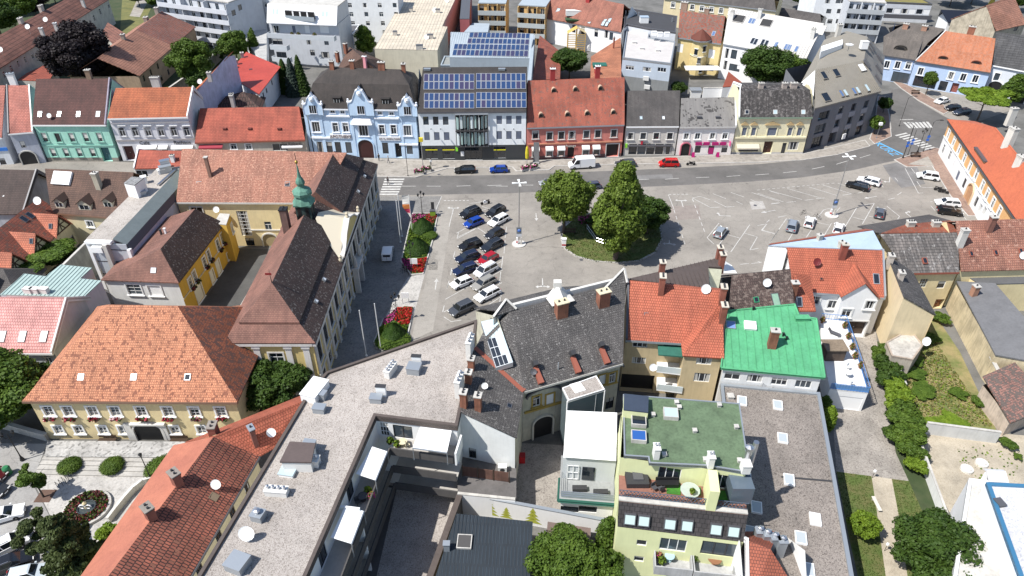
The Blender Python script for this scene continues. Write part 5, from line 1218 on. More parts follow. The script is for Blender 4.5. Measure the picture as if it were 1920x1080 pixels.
for x,y in((648,92),(633,108)):B.chimney(x,y,.8,.8,1.4)
B.chimney(685,125,1.0,.6,2.6,plain((.6,.25,.28),.6),WHITE);B.finish()
z=9;B=flat('long_flat_roof_building','long building with cream sheet flat roof running away from the street, few roof boxes',[(702,91),(820,94),(839,50),(829,49),(870,-35),(775,-35)],z,tile((.55,.49,.39),(.52,.46,.37),(.33,.29,.23),.95,14,name='cream_roof_sheets',wear=.12),plaster((.60,.55,.42),.1),None)
for x,y,w_ in((741,66,1.1),(771,22,1.1),(807,72,1.6),(821,24,1.4),(787,92,1.8)):B.unit(x,y,w_,1.0,1.1,plaster((.5,.47,.42),.2),'roof_box',lid=GREYM)
for x,y in((800,73),(815,22),(838,4)):B.dish(x,y,.7,.6)
B.finish()
B=Bld('solar_hall','grey metal roofed hall carrying four rows of blue solar panels behind the bank','building',(0,170));GM=plaster((.33,.38,.42),.08,'grey_blue_metal')
q=[G(843,107,10.0),G(993,109,10.0),G(1001,64,12.6),G(845,60,12.6)];B.roof(q,GM,.25);B.seams(0,.6,GM)
qq=[Vector((p.x,p.y,9.8))for p in q];B.loop(qq,GM,0,9.8)
for(tl,tr,br,bl,nu)in(((881,61.5),(994,63.5),(993,73),(879,71),14),((878,72.5),(993,74.5),(992,84),(875,82),14),((852,83),(992,85),(991,95),(850,93),17),((850,94),(991,96),(990,107),(847,104.5),17)):pv(B,0,[tl,tr,br,bl],nu,1,.1,.1)
B.finish()
q=[G(826,124,7.5),G(990,124,7.5),G(993,109,7.5),G(833,107,7.5)];B=flat('roof_terrace_block','sunken grey roof deck with white pipes between the bank and the solar panels',q,7.5,speckle((.22,.23,.22),(.26,.27,.26),(.18,.19,.18),5,name='grey_deck'),GM,GM)
m=MB();
for y in(115,117):m.tube([G(862,y,8.0),G(948,y+1,8.0)],.3,WHITE,5)
B.part('roof_pipes',m);B.dish(974,118,.9,.8);B.finish()
B=flat('side_alley_wall','tall grey blue metal clad flank beside the bank roof',[(989,150),(996,150),(1003,66),(997,66)],11,GM,GM);B.finish()
B=flat('curved_roof_annex','small annex with rounded grey blue roof behind the solar panels',[(870,60),(915,60),(918,44),(886,43)],8,GM,GM);B.finish()
OCW=plaster((.62,.42,.18),.1,'ochre_wall')
for i,(lb,L_,R_)in enumerate((('ochre apartment block with grey blue roof and three balcony tiers',(896,20),(948,21)),('second ochre apartment block with glazed balconies right of the first',(970,24),(1022,27)))):
 B=balconied('ochre_flats',lb,L_,R_,9.5,3,12,OCW,plaster((.45,.48,.47),.06),roofm=GM,wins=4,rec=1.8)
 B.finish()
B=flat('pink_flank_building','dark red flank of a narrow building beside the cream roof',[(862,35),(880,35),(884,-30),(868,-30)],10,GREYM,plaster((.36,.10,.10),.1));B.finish()
B=pitched('large_red_roof_house','white house with large brick red roof, skylights and a roof terrace awning',(1023,34),(1164.5,60),7.5,[((1035,-20),(1170,8),40)],T_SAND if False else tile((.36,.15,.10),(.31,.12,.085),(.12,.05,.04),.3,.25,name='brick_red_tiles'),plaster((.78,.78,.78),.05),oh=.4)
for x,y,w_ in((1076,54,1.2),(1093,57,1.2),(1118,62,1.2),(1137,64,1.2),(1146,68,1.2)):B.win(x,y,w_,2.2,'shop',None,DARK)
for x,y in((1094,38),(1098,30),(1106,40),(1110,32),(1131,44),(1136,36),(1138,45),(1143,38)):B.skylight(x,y,1.0,1.6,GLASSL,GREYM)
B.skylight(1145,14,4.2,3.2,plain((.25,.3,.32),.2),GREYM,.3);B.skylight(1047,21,1.2,1.6,GLASSL,GREYM,.4)
B.unit(1074,37,4.5,3.0,.3,plain((.03,.07,.03),.9),'roof_garden');B.unit(1075,28,4.6,1.8,1.3,plaster((.7,.69,.66),.05),'roof_awning');B.chimney(1103,4,1.3,1,2.4,plain((.3,.03,.03),.6),WHITE,0)
B.finish()
m=MB();o=thing('canopy','pale slanted terrace canopy on posts behind the solar hall','canopy',G(1045,60,0));p0=o.location
q=[G(1022,44,3.4)-p0,G(1054,52,3.4)-p0,G(1065,44,4.0)-p0,G(1030,37,4.0)-p0];m.hexa(q+[v+Vector((0,0,.12))for v in q],plaster((.55,.56,.55),.05));m.obj('canopy_roof',o)
for v in q:mm=MB();mm.tube([v,Vector((v.x,v.y,0))],.08,GREYM,5);mm.obj('post',o)
Y_W=plain((.55,.36,.10),.7,0,'yellow_timber');o=thing('timber_summerhouse','open yellow timber frame with gabled top in the backyard','summerhouse',G(1080,98,0));p0=o.location
W_,H_,Dp=2.6,5.6,2.4
for x in(-W_,0,W_):
 for y in(0,Dp):mm=MB();mm.box(x-.1,y-.1,0,x+.1,y+.1,H_ if x else H_+1.6,Y_W);mm.obj('post',o)
for k_ in range(8):mm=MB();z=.6+k_*.65;mm.box(-W_,-.08,z,W_,-.02,z+.2,Y_W);mm.obj('slat',o)
mm=MB();mm.poly([(-W_-.2,-.3,H_),(0,-.3,H_+1.6),(0,Dp+.3,H_+1.6),(-W_-.2,Dp+.3,H_)],Y_W);mm.poly([(W_+.2,-.3,H_),(W_+.2,Dp+.3,H_),(0,Dp+.3,H_+1.6),(0,-.3,H_+1.6)],plaster((.55,.45,.25),.1));mm.obj('roof',o)
B=Bld('rusty_roof_wing','rusty dark red roofed wing running back from the inn beside the alley','house',G(1020,120,0).xy);B.roof([G(998,150,6.0),G(1050,148,5.0),G(1052,98,5.5),G(1012,66,8.0)],T_OLDRED);ip=[G(998,150,5),G(1050,148,5),G(1052,98,5),G(1012,66,5)];B.loop([Vector((p.x,p.y,5))for p in inset(ip,.3)],plaster((.3,.2,.18),.2));B.finish()
B=Bld('orange_roof_wing','orange roofed wing behind the inn with a green tarpaulin and rusty pipe','house',G(1135,120,0).xy);B.roof([G(1107,150,5.5),G(1165,148,5.5),G(1164,70,7.5),G(1108,106,5.5)],tile((.46,.19,.10),(.42,.165,.09),(.2,.08,.05),.3,.25,name='light_orange_tiles'));ip=[G(1107,150,5),G(1165,148,5),G(1164,70,5),G(1108,106,5)];B.loop([Vector((p.x,p.y,5))for p in inset(ip,.3)],GW)
B.unit(1124,124,3.6,2.6,.5,plain((.02,.12,.09),.6,0,'green_tarpaulin'),'tarpaulin');B.chimney(1150,93,.35,.35,3.2,TERR);B.chimney(1119,141,1.6,.8,1.6,plain((.3,.03,.03),.6),WHITE);B.finish()
B=flat('white_block','white flat roofed block with grey lower storey, roof vents and wall mounted coolers',[(1167,110),(1258,121),(1266,80),(1216,72),(1218,56),(1176,48)],9,plaster((.50,.475,.455),.08,'white_roof_sheet'),plaster((.44,.50,.57),.06),ZINC)
B.bands=[(0,4.6,plaster((.22,.23,.23),.1))]
for x,y in((1181,127),(1213,130),(1241,131)):B.win(x,y,2.2,1.1,'triple',None,WHITE)
for x,y in((1189,81),(1203,92),(1233,96)):B.unit(x,y,1.1,.9,.4,plaster((.6,.58,.55),.05),'roof_vent')
for x,y in((1212,146),(1214,162)):board(B,x,y,1.5,1.0,.5,plaster((.6,.6,.58),.05),'air_conditioner',.2)
B.finish()
B=flat('dark_roof_block','block with anthracite flat roof and a white glazed lantern',[(1170,52),(1176,47),(1216,55),(1267,62),(1270,32),(1172,16)],10.5,plaster((.05,.05,.055),.1,'anthracite_roof'),LG,GREYM)
B.unit(1207,42,2.4,2.0,1.6,WHITE,'roof_lantern',lid=plain((.35,.42,.5),.2));
for x,y in((1173,27),(1179,27),(1191,29),(1197,30),(1260,41)):B.unit(x,y,.25,.25,1.0,ZINC,'vent_pipe')
for x in(1226,1237,1250):B.unit(x,68-(x<1230)*2,1.3,.8,1.0,WHITE,'air_unit')
B.finish()
VY=plaster((.66,.53,.26),.08,'vanilla_wall')
B=pitched('turret_house','vanilla yellow villa with rusty mottled roof and round stair turret',(1271,70),(1352,82),9.0,[((1275,19),(1360,30),38)],tile((.34,.10,.06),(.27,.075,.05),(.10,.03,.02),.3,.25,(.16,.11,.09),.5,name='rusty_tiles'),VY,gutter=ZINC)
for x,y in((1275,90),(1334,101)):B.win(x,y,1.7,2.4,'closed',None,WHITE)
B.win(1331,127,2.2,1.8,'shop',None,BROWN);B.skylight(1338,63,.9,1.5,GLASSB,ZINC);B.chimney(1283,14,1.8,.9,1.4,plaster((.3,.2,.15),.2));B.chimney(1325,24,1.3,.9,1.2,plaster((.3,.2,.15),.2))
c=G(1303,134,0)+Vector((0,-1.2,0));q=MB();q.lathe([(2.3,0),(2.3,9.6)],VY,10,Matrix.Translation(c));q.lathe([(2.4,5),(2.5,5.2),(2.4,5.4)],CREAM,10,Matrix.Translation(c));B.part('turret',q)
q=MB();q.lathe([(2.9,9.6),(2.9,9.8),(.05,12.2)],tile((.40,.12,.07),(.36,.1,.06),None,.3,.25),10,Matrix.Translation(c));q.lathe([(2.95,9.3),(3.0,9.6),(2.9,9.62)],ZINC,10,Matrix.Translation(c));B.part('turret_roof',q)
for a_,z in((-1.2,7.4),(-1.7,4.2),(-2.2,6.5),(-1.3,1.6)):q=MB();M=Matrix.Translation(c)@Matrix.Rotation(a_,4,'Z');q.box(2.2,-.45,z-.8,2.36,.45,z+.8,GLASS,M);q.box(2.2,-.6,z+.8,2.45,.6,z+.95,FRAMEW,M);q.box(2.2,-.6,z-.95,2.45,.6,z-.8,FRAMEW,M);B.part('window',q)
q=MB();q.box(c.x-4.5,c.y-6.5,2.9,c.x+5,c.y-3.2,3.1,SNOW);B.part('terrace_awning',q);B.finish()
WSM=plaster((.52,.50,.475),.06,'white_seam_metal')
B=pitched('white_seam_roof_flats','long white apartment house with pale standing seam roof and many blue roof windows',(1356,82),(1512,110),9.5,[((1367,14),(1545,44),36)],WSM,plaster((.78,.78,.78),.05),oh=.2,gutter=ZINC)
B.seams(0,.75,WSM,.05,.09)
for x,y in((1370,70),(1397,75),(1455,84),(1493,92),(1474,88),(1480,89),(1407,39),(1413,40),(1469,50),(1488,52),(1495,54)):B.skylight(x,y,.9,1.8,GLASSB,ZINC)
for x,y in((1411,77),(1417,79),(1430,80),(1437,82)):B.skylight(x,y,.9,2.0,GLASS,ZINC,.2)
for x,y in((1386,36),(1437,44)):B.skylight(x,y,3.0,2.4,BLACK,WSM,.3,'roof_loggia')
for x,y in((1423,34),(1371,38),(1522,72)):B.chimney(x,y,1.0,.7,2.4,plaster((.6,.59,.56),.1),CONC,0)
B.skylight(1528,55,5.0,3.0,plaster((.5,.49,.45),.1),WSM,.2,'roof_terrace')
for x,y,w_,h_ in((1363,100,1.0,2.6),(1376,102,1.6,2.4),(1360,122,1.0,2.4),(1377,127,3.0,1.9)):B.win(x,y,w_,h_,'shop',None,DARK)
ledge(B,(1370,117),(1392,122),4.8,WHITE);B.finish()
B=pitched('long_cream_house','cream house with dark mossy roof across the top behind the turret',(1245,-4),(1455,20),9,[((1260,-40),(1450,-18),35)],SL_GREY,plaster((.66,.57,.36),.08),gutter=ZINC)
for i in range(9):B.win(1262+i*18,9+i*2.2,1.2,1.6,'w2',FRAMEW)
B.finish()
B=pitched('grey_roof_strip','low building with dark grey roof right of the cream house at the top',(1452,28),(1540,42),5,[((1452,12),(1538,26),30)],SL_GREY,GW);B.finish()
B=balconied('white_corner_flats','white apartment block with grey balconies at the top right',(1590,16),(1660,20),10,3,14,LG,plaster((.40,.42,.43),.06),wins=5,rec=1.8)
for x,y in((1580,18),(1598,19)):pass
B.finish()
a,b=G(1535,-20,13),G(1592,-18,13);B=flat('white_tower_flats','plain white apartment tower cut by the top edge',[a,b,b+Vector((0,14,0)),a+Vector((0,14,0))],13,CONC,WW,WW,'apartment building')
for f in range(3):
 for i in range(3):B.win(1552+i*20+f*2,2+f*19,1.5,1.4,'w2',None,DARK)
B.finish()
a,b=G(1658,5,6),G(1748,9,6);B=flat('white_garden_flats','low white flats with grass roof and dark balcony rail at the top right',[a,b,b+Vector((0,16,0)),a+Vector((0,16,0))],6,sheet((.22,.19,.05),(.15,.14,.05),.4,6,'grass_roof'),LG,GREYM,'apartment building')
for i in range(6):B.win(1668+i*14,20+i*.5,2.0,1.6,'closed' if i%2 else 'shop',None,WHITE)
ledge(B,(1658,26),(1748,30),3.6,GREYM);B.finish()
B=pitched('white_gable_house','white house with black solar roof behind the light blue houses',(1778,42),(1860,44),5.5,[((1764,18),(1822,20),35)],plain((.015,.018,.028),.3,0,'black_solar_roof'),plaster((.76,.76,.76),.05));B.win(1791,50,1.6,.8,'shop',None,DARK);B.finish()
B=pitched('old_rough_wall_house','old house with stained rough plaster gable in the top right corner',(1868,58),(1925,45),7,[((1850,10),(1900,-10),40)],SALM,plaster((.48,.42,.32),.35));B.win(1908,46,2.0,1.4,'shop',None,BROWN);B.finish()
LB=plaster((.42,.53,.72),.08,'pale_blue_wall')
SLB=tile((.155,.135,.12),(.135,.118,.105),(.08,.07,.06),.3,.25,(.11,.095,.085),.3,name='brown_grey_old_tiles')
B=pitched('light_blue_house','light blue house with old brown grey roof and an eyebrow dormer',(1656,103),(1716,112),6.8,[((1657,68),(1740,80),46),((1702,42),(1772,54),30)],SLB,LB,gutter=GREYM)
for x in(1663,1683,1703):B.win(x,121+(x-1663)*.05,1.2,1.9,'double',WHITE)
B.win(1688,147,4.2,2.8,'shop',None,DARK,bottom=.1);dormer(B,1688,94,3.0,1.2,SLB,SLB,'eyebrow','hole')
for x,y in((1697,53),(1732,57)):B.chimney(x,y,1.3,1.0,1.2,plaster((.36,.2,.14),.2))
B.finish()
OR2=tile((.50,.18,.085),(.44,.15,.07),(.2,.07,.04),.3,.22,(.40,.17,.10),.5,name='orange_old_tiles',wear=.15)
B=pitched('light_blue_orange_house','light blue house with long orange two tier roof, two eyebrow dormers and shop glazing',(1716,114),(1857,136),6.8,[((1742,89),(1862,104),46),((1772,58),(1867,72),30)],OR2,LB,coping=(plaster((.6,.58,.55),.1),0),gutter=GREYM)
for x,y in((1726,134),(1783,142),(1806,145),(1829,148)):B.win(x,y,1.2,1.9,'double',WHITE)
B.win(1732,160,5.5,2.8,'shop',None,DARK,bottom=.2);B.win(1766,167,2.0,2.6,'shop',None,WHITE,bottom=.1);B.win(1789,167,1.6,2.6,'gate',None,plain((.25,.08,.06),.5),bottom=.1)
for x,y in((1768,111),(1830,120)):dormer(B,x,y,2.2,.75,OR2,OR2,'eyebrow','hole',reach=1.6)
B.chimney(1820,61,1.6,1.0,1.5);B.finish()
B=pitched('white_grey_roof_house','white house with tall dark grey roof and rail at the right edge',(1862,122),(1990,146),8,[((1868,60),(1990,74),45)],tile((.065,.065,.068),(.055,.055,.058),(.03,.03,.03),.6,2,name='dark_seam_roof',streak=.3),plaster((.60,.63,.68),.06),gutter=WHITE)
for x,y in((1869,144),(1915,152)):B.win(x,y,1.2,1.9,'cross',WHITE,DARK)
B.finish()
for(x,y)in((1860,178),(1905,192)):arch(B,x,y,3.2,4.2,BLACK,surround=WW)
GF=plaster((.17,.175,.19),.1,'grey_facade');BR=plaster((.235,.215,.18),.08,'beige_metal_roof')
ze=10.3;e0,e1=G(1528,203,ze),G(1652,171,11.0);e1.z=ze;e1=G(1652,171,ze)
zk2=15.6;k0,k1=G(1529,132,zk2-.4),G(1617,113,zk2-.4);t0,t1=G(1588,58,16.5),G(1627,69,16.5);b1=G(1659,105,ze+.5);wl=G(1502,155,12.5);tl=G(1545,75,14.5)
k0.z=k1.z=zk2
B=Bld('grey_corner_building','modern grey corner building with folded beige metal roof and white firewall','apartment building',((e0+e1)/2).xy)
B.roof([e0,e1,G(1620,113,15.3),G(1529,131,15.3)],BR,.3);B.seams(0,.55,BR,.06,.1)
K0,K1=G(1529,131,15.3),G(1620,113,15.3)
B.roof([K0,K1,t1,t0],BR,.2);B.roof([K1,e1,b1,t1],plaster((.20,.19,.175),.1,'grey_metal_slope'),.2);B.roof([K0,t0,tl,wl],BR,.2)
m=MB();m.poly([e0+Vector((-.05,0,-2)),K0+Vector((-.05,0,-.1)),wl+Vector((-.05,0,-.1)),G(1508,175,9.5)],plaster((.80,.80,.79),.04,'white_firewall'));B.part('firewall',m)
ip=[Vector((e0.x+.2,e0.y+.4,ze-.2)),Vector((e1.x-.3,e1.y+.5,ze-.2)),Vector((e1.x-.3+1.0,e1.y+26,ze-.2)),Vector((e0.x+2,e0.y+26,ze-.2))];B.loop(ip,GF)
z1=lambda x,y:(1480+x/4.154,40+y/4.154)
LGF=plaster((.27,.275,.30),.06,'light_grey_panel')
for p_,w_,h_ in(((270,735),3.4,2.0),((240,838),3.4,2.2),((402,690),1.5,1.7),((372,795),1.5,1.7),((500,668),1.5,1.7),((470,772),1.5,1.7),((598,645),1.5,1.7),((565,748),1.5,1.7)):B.win(*z1(*p_),w_,h_,'double',None,DARK,depth=.4)
for p_,w_,st in(((210,955),3.4,'shop'),((328,925),2.4,'gate'),((425,910),2.4,'shop'),((530,880),2.2,'shop')):B.win(*z1(*p_),w_,2.7,st,None,DARK,depth=.35,bottom=.1)
for p_ in((385,740),(357,845),(485,720),(455,820),(580,695),(548,795)):board(B,*z1(*p_),2.1,1.1,.06,LGF,'facade_panel')
for p_,w_,h_,g_ in(((265,425),1.4,2.0,GLASS),((360,405),1.6,2.0,GLASS),((560,365),1.8,2.0,WHITE),((280,595),2.0,2.2,GLASS),((400,567),.9,1.7,GLASSB),((432,560),.9,1.7,GLASSL),((498,548),.9,1.7,GLASSB),((528,540),.9,1.7,GLASSL),((600,522),.9,1.9,GLASSL)):B.skylight(*z1(*p_),w_,h_,g_,BR,.35)
for p_ in((620,205),(600,330),(700,290),(690,370),(685,450),(640,200)):B.skylight(*z1(*p_),1.2,2.2,plain((.10,.09,.085),.4),GREYM,.4)
m=MB();a=G(*z1(248,235),17.0);b=G(*z1(415,180),17.0);m.hexa([v+Vector((0,0,z))for z in(-1.8,0)for v in(a,b,b+Vector((1.5,4,0)),a+Vector((1.5,4,0)))],plaster((.80,.80,.79),.04,'white_firewall'));B.part('roof_screen',m)
m=MB();p=G(*z1(455,230),17);m.tube([p,p+Vector((0,0,2))],.08,STEEL,5);m.lathe([(.1,0),(.8,.3),(.9,.5)],WHITE,8,Matrix.Translation(p+Vector((0,0,1))));B.part('antenna',m)
B.unit(*z1(575,210),1.6,1.2,1.6,WHITE,'roof_unit',z=16.3);B.chimney(*z1(380,90),1.0,1.0,2.0,plaster((.5,.48,.44),.1),CONC,0);board(B,*z1(400,885),1.0,1.2,.2,WHITE,'illuminated_sign',.8)
B.finish()
ER=sheet((.47,.125,.06),(.40,.105,.055),.1,3,'smooth_orange_roof',.8);EW=plaster((.78,.78,.77),.06);PE=plaster((.70,.40,.17),.08,'peach_wall')
ze=7.8;e0,e1=G(1775.5,223,ze),G(1912,421,ze);d_=(e1-e0).xy.normalized();n_=Vector((-d_.y,d_.x,0));D3=Vector((d_.x,d_.y,0));LL=(e1-e0).length
B=Bld('monastery_range','long white and peach range with smooth orange hipped roof along the square','building',((e0+e1)/2).xy)
r0=G(1867,239,13.2);rd=(r0-e0).xy.dot(Vector((n_.x,n_.y)));ru=(r0-e0).dot(D3);r0=e0+D3*ru+n_*rd;r0.z=13.2;r1=e0+D3*(LL+8)+n_*rd;r1.z=13.2
e1x=e0+D3*(LL+8)
B.roof([e0,e1x,r1,r0],ER);B.roof([e0+n_*2*rd,e0,r0],ER);B.roof([e1x+n_*2*rd,e0+n_*2*rd,r0,r1],ER)
ip=[e0+n_*.5+D3*.5,e1x+n_*.5,e1x+n_*(2*rd-.5),e0+n_*(2*rd-.5)+D3*.5];B.loop([Vector((p.x,p.y,ze-.15))for p in ip],EW)
B.bands=[(4.2,8,PE)]
z3b=lambda x,y:(1640+x/4.5,180+y/4.5)
for p_ in((622,325),(668,388),(712,455),(757,528),(803,600),(908,760),(950,830),(997,905),(1050,980)):B.win(*z3b(*p_),1.2,2.0,'w2',plaster((.75,.75,.74),.05),FRAMEW)
for p_,st in(((578,445),'w2'),((630,500),'w2'),((668,590),'closed'),((700,670),'closedg'),((755,735),'dark'),((855,890),'cross'),((885,955),'gate'),((920,980),'gate')):B.win(*z3b(*p_),1.2,2.0,st,None,DARK if st!='w2' else FRAMEW)
B.win(*z3b(858,665),1.3,2.0,'w2',EW,FRAMEW);arch(B,*z3b(800,830),3.0,3.6,plaster((.50,.27,.14),.2,'peach_gate'),surround=plaster((.62,.45,.28),.1))
q=MB();sgx=B.segs[0]
for s_ in B.segs:
 if s_['n'].dot(Vector((n_.x,n_.y)))<-.9:sgx=s_
def strip(u0,u1,z0,z1,dd,mat,name):
 q=MB();A3=Vector((sgx['A'].x,sgx['A'].y,0));dd3=Vector((sgx['d'].x,sgx['d'].y,0));nn=Vector((sgx['n'].x,sgx['n'].y,0))
 q.hexa([A3+dd3*u+nn*w_+Vector((0,0,z))for z in(z0,z1)for u,w_ in((u0,dd),(u1,dd),(u1,.004),(u0,.004))],mat);B.part(name,q)
strip(0,sgx['L'],4.05,4.25,.12,EW,'string_course');strip(0,sgx['L'],7.2,7.6,.45,GREYM,'gutter')
pf=D3*0
for px_,py_ in((1828,307),):
 _,_,sg,u,z=B.hitwall(px_,py_+10);c=Vector((sg['A'].x+sg['d'].x*u,sg['A'].y+sg['d'].y*u,0));dd3=Vector((sg['d'].x,sg['d'].y,0));nn=Vector((sg['n'].x,sg['n'].y,0));q=MB()
 q.hexa([c+dd3*x+nn*y+Vector((0,0,z))for z in(7.0,9.0)for x,y in((-3,.1),(3,.1),(3,-.5),(-3,-.5))],PE);q.hexa([c+dd3*x+nn*y+Vector((0,0,z))for z in(9.0,9.25)for x,y in((-3.3,.4),(3.3,.4),(3.3,-4.5),(-3.3,-4.5))],GREYM);B.part('attic_gable',q)
for x,y in((1893,220),(1890,263),(1912,305)):B.chimney(x,y+(6 if y<300 else 0),1.5,1.0,3.0 if y<300 else 1.2,plaster((.60,.57,.52),.12),CONC,20)
B.finish()
GRV=speckle((.33,.295,.26),(.44,.40,.365),(.19,.16,.14),12,.1,'roof_gravel',bigamt=.2)
BRIM=plaster((.095,.075,.066),.15,'brown_parapet_metal');WP=plaster((.78,.78,.77),.04,'white_render_near');TGREY=plaster((.085,.08,.077),.15,'grey_terrace_cladding')
z=11
out=[G(612,700,z),G(895,602,z),G(889,657,z),G(858,802,z),G(705,783,z),G(540,1165,z),G(322,1165,z),G(495,877,z),G(578,738,z)]
B=Bld('terrace_block','large L shaped building with gravel flat roof, brown parapet and stacked courtyard terraces','apartment building',G(640,850,0).xy)
B.roof(out,GRV,.2);ins=inset(out,.35)
sg_=1 if sum(out[i].x*out[(i+1)%9].y-out[(i+1)%9].x*out[i].y for i in range(9))>0 else-1
m=MB()
for i in range(9):
 j=(i+1)%9;m.hexa([out[i]+V3(0,0,-.5),out[j]+V3(0,0,-.5),ins[j]+V3(0,0,-.5),ins[i]+V3(0,0,-.5),out[i]+V3(0,0,.3),out[j]+V3(0,0,.3),ins[j]+V3(0,0,.3),ins[i]+V3(0,0,.3)],BRIM)
B.part('parapet',m)
B.loop([Vector((p.x,p.y,z-.55))for p in inset(out,.12)],WP)
C0,CE,CS=G(731,840,8.9),G(853,857,8.9),G(596,1200,8.9);I0,IE=out[4],out[3]
dN=(CE-C0).xy.normalized();dW=(CS-C0).xy.normalized();DN,DW=V3(dN.x,dN.y,0),V3(dW.x,dW.y,0);nN=V3(dN.y,-dN.x,0);nW=V3(-dW.y,dW.x,0)
for k_,zt in enumerate((8.9,6.0,3.1)):
 for a,b,n in((C0,CE,nN),(C0,C0+DW*45,nW)):
  q=MB();a_,b_=V3(a.x,a.y,0),V3(b.x,b.y,0);q.hexa([v+V3(0,0,zz)for zz in(zt-1.15,zt)for v in(a_,b_,b_-n*.14,a_-n*.14)],TGREY);B.part('terrace_parapet',q)
  q=MB();q.hexa([v+V3(0,0,zz)for zz in(zt-1.15,zt-.95)for v in(a_-n*.14,b_-n*.14,b_-n*2.6,a_-n*2.6)],plaster((.40,.38,.35),.1,'terrace_floor'));B.part('terrace_slab',q)
for u in(9,17.5,26):
 a_=V3(C0.x,C0.y,0)+DW*u;q=MB();q.hexa([v+V3(0,0,zz)for zz in(0,10.4)for v in(a_-nW*.2,a_+DW*.2-nW*.2,a_+DW*.2-nW*2.6,a_-nW*2.6)],WP);B.part('party_fin',q)
a_=V3(CE.x,CE.y,0);q=MB();q.hexa([v+V3(0,0,zz)for zz in(7.7,9.6)for v in(a_+nN*.1,a_+DN*.2+nN*.1,a_+DN*.2-nN*2.6,a_-nN*2.6)],WP);B.part('party_fin',q)
for p_,w_,h_,st in(((722,812),1.0,2.1,'grid'),((756,814),2.2,2.0,'double')):B.win(*p_,w_,h_,st,None,DARK if st=='double' else WHITE,bottom=8.1)
for p_ in((657,920),(604,1035),(650,935)):B.win(*p_,1.6,2.1,'double',None,DARK,bottom=8.1)
SAIL=plain((.80,.80,.79),.7,0,'white_canvas')
def sail(pts,z0,z1):
 q=MB();P=[G(pts[0][0],pts[0][1],z0),G(pts[1][0],pts[1][1],z0),G(pts[2][0],pts[2][1],z1),G(pts[3][0],pts[3][1],z1)]
 q.hexa(P+[v+V3(0,0,.07)for v in P],SAIL);q.tube([P[2],P[3]],.09,ZINC,5);B.part('awning',q)
 for v in(P[2],P[3]):q=MB();q.tube([v,V3(v.x,v.y,8.0)],.05,ZINC,5);B.part('awning_post',q)
sail([(788,801),(847,808),(838,849),(774,840)],10.3,9.9);sail([(667,889),(698,838),(726,847),(704,901)],10.2,10.0);sail([(620,1008),(648,948),(682,959),(659,1020)],10.2,10.0)
VENTW=plaster((.66,.65,.62),.06,'white_vent_housing')
for px,py,w_,d2,h_,mt,lid,v_,rz in((592,738,1.9,3.0,1.0,WHITE,WHITE,0,-18),(606,747,.8,.8,.9,ZINC,None,0,-18),(600,771,1.3,.9,.7,ZINC,None,0,-8),(706,752,1.3,.9,.7,ZINC,None,0,-5),(716,742,1.1,.4,1.5,WHITE,DARK,0,-5),(777,697,1.5,1.3,.9,ZINC,None,0,-10),(782,684,1.1,.4,1.4,WHITE,DARK,0,-5),(733,700,2.0,.7,1.0,VENTW,None,4,70),(882,664,1.9,.6,2.4,VENTW,None,3,78),(862,737,1.9,.6,2.4,VENTW,None,3,78),(520,926,2.2,.8,.7,VENTW,None,4,-5),(588,871,1.3,.9,.9,VENTW,None,3,-5),(486,972,1.1,1.0,.8,ZINC,None,1,-15),(448,1062,1.7,1.6,.9,ZINC,None,0,-20),(580,850,1.2,1.6,1.2,ZINC,None,0,-10),(597,872,.3,.3,.3,ZINC,None,0,0)):
 B.unit(px,py,w_,d2,h_,mt,'roof_unit',rz,z=z,lid=lid,vents=v_)
P=[G(*p_,12.5)for p_ in((525,868),(584,869),(592,833),(544,830))];c_=sum(P,Vector())/4;PI_=[c_+(v-c_)*.92 for v in P]
q=MB();q.hexa([V3(v.x,v.y,11)for v in PI_]+[V3(v.x,v.y,12.5)for v in PI_],VENTW);B.part('stair_head',q);q=MB();q.hexa([v+V3(0,0,.003)for v in P]+[v+V3(0,0,.2)for v in P],plaster((.10,.075,.07),.1,'brown_sheet'));B.part('stair_head_roof',q)
o=B.unit(541,886,1.5,1.3,.35,WHITE,'roof_hatch',-10,z=z,lid=GLASSL);B.dish(467,1011,.75,1.0);B.finish()
gsheet('courtyard_deck',[(690,895),(880,900),(900,1150),(560,1150)],.03,GRV)
gsheet('gallery_floor',[(700,905),(745,912),(690,1150),(560,1150)],.05,TGREY)
freewall('parapet_wall','thick brown capped wall between the gravel deck and the dark blue roof',(862,928),(770,1180),3.4,3.4,.5,TGREY,capmat=BRIM,z0=0)
SLT=tile((.105,.098,.095),(.075,.070,.068),(.035,.033,.032),.3,.26,(.20,.19,.18),.12,name='lichen_slate',pscale=5,streak=.2)
FAC=plaster((.50,.48,.38),.2,'old_cream_facade');OCHT=plaster((.42,.29,.07),.15,'ochre_surround')
B=pitched('slate_corner_house','old corner house with lichen speckled slate roof, long glass roof light and ochre window surrounds',(983,734),(1168,681),9.2,[((958,585),(1173,531),30)],SLT,FAC,gutter=plaster((.55,.53,.48),.1),oh=.5,cat='historic building')
e0,e1=B.lines[0];rg0,rg1=B.lines[1];zr=rg0.z
hi=11.3;wA,wB=G(891,652,hi),G(862,771,hi);wC=G(969,821,8.9);wT=G(922,592,hi+1.0);e0b=e0+V3(-.02,0,.0)
B.roof([wA,e0b,rg0,wT],SLT);B.roof([wB,wC,e0b,wA],SLT)
q=MB();a,b=wA+V3(0,0,.03),e0b+V3(0,0,.03);d=(b-a).normalized();s_=V3(d.y,-d.x,0)*.35;q.hexa([a-s_,b-s_,b+s_,a+s_,a-s_+V3(0,0,.1),b-s_+V3(0,0,.1),b+s_+V3(0,0,.1),a+s_+V3(0,0,.1)],TERR);B.part('valley_sheet',q)
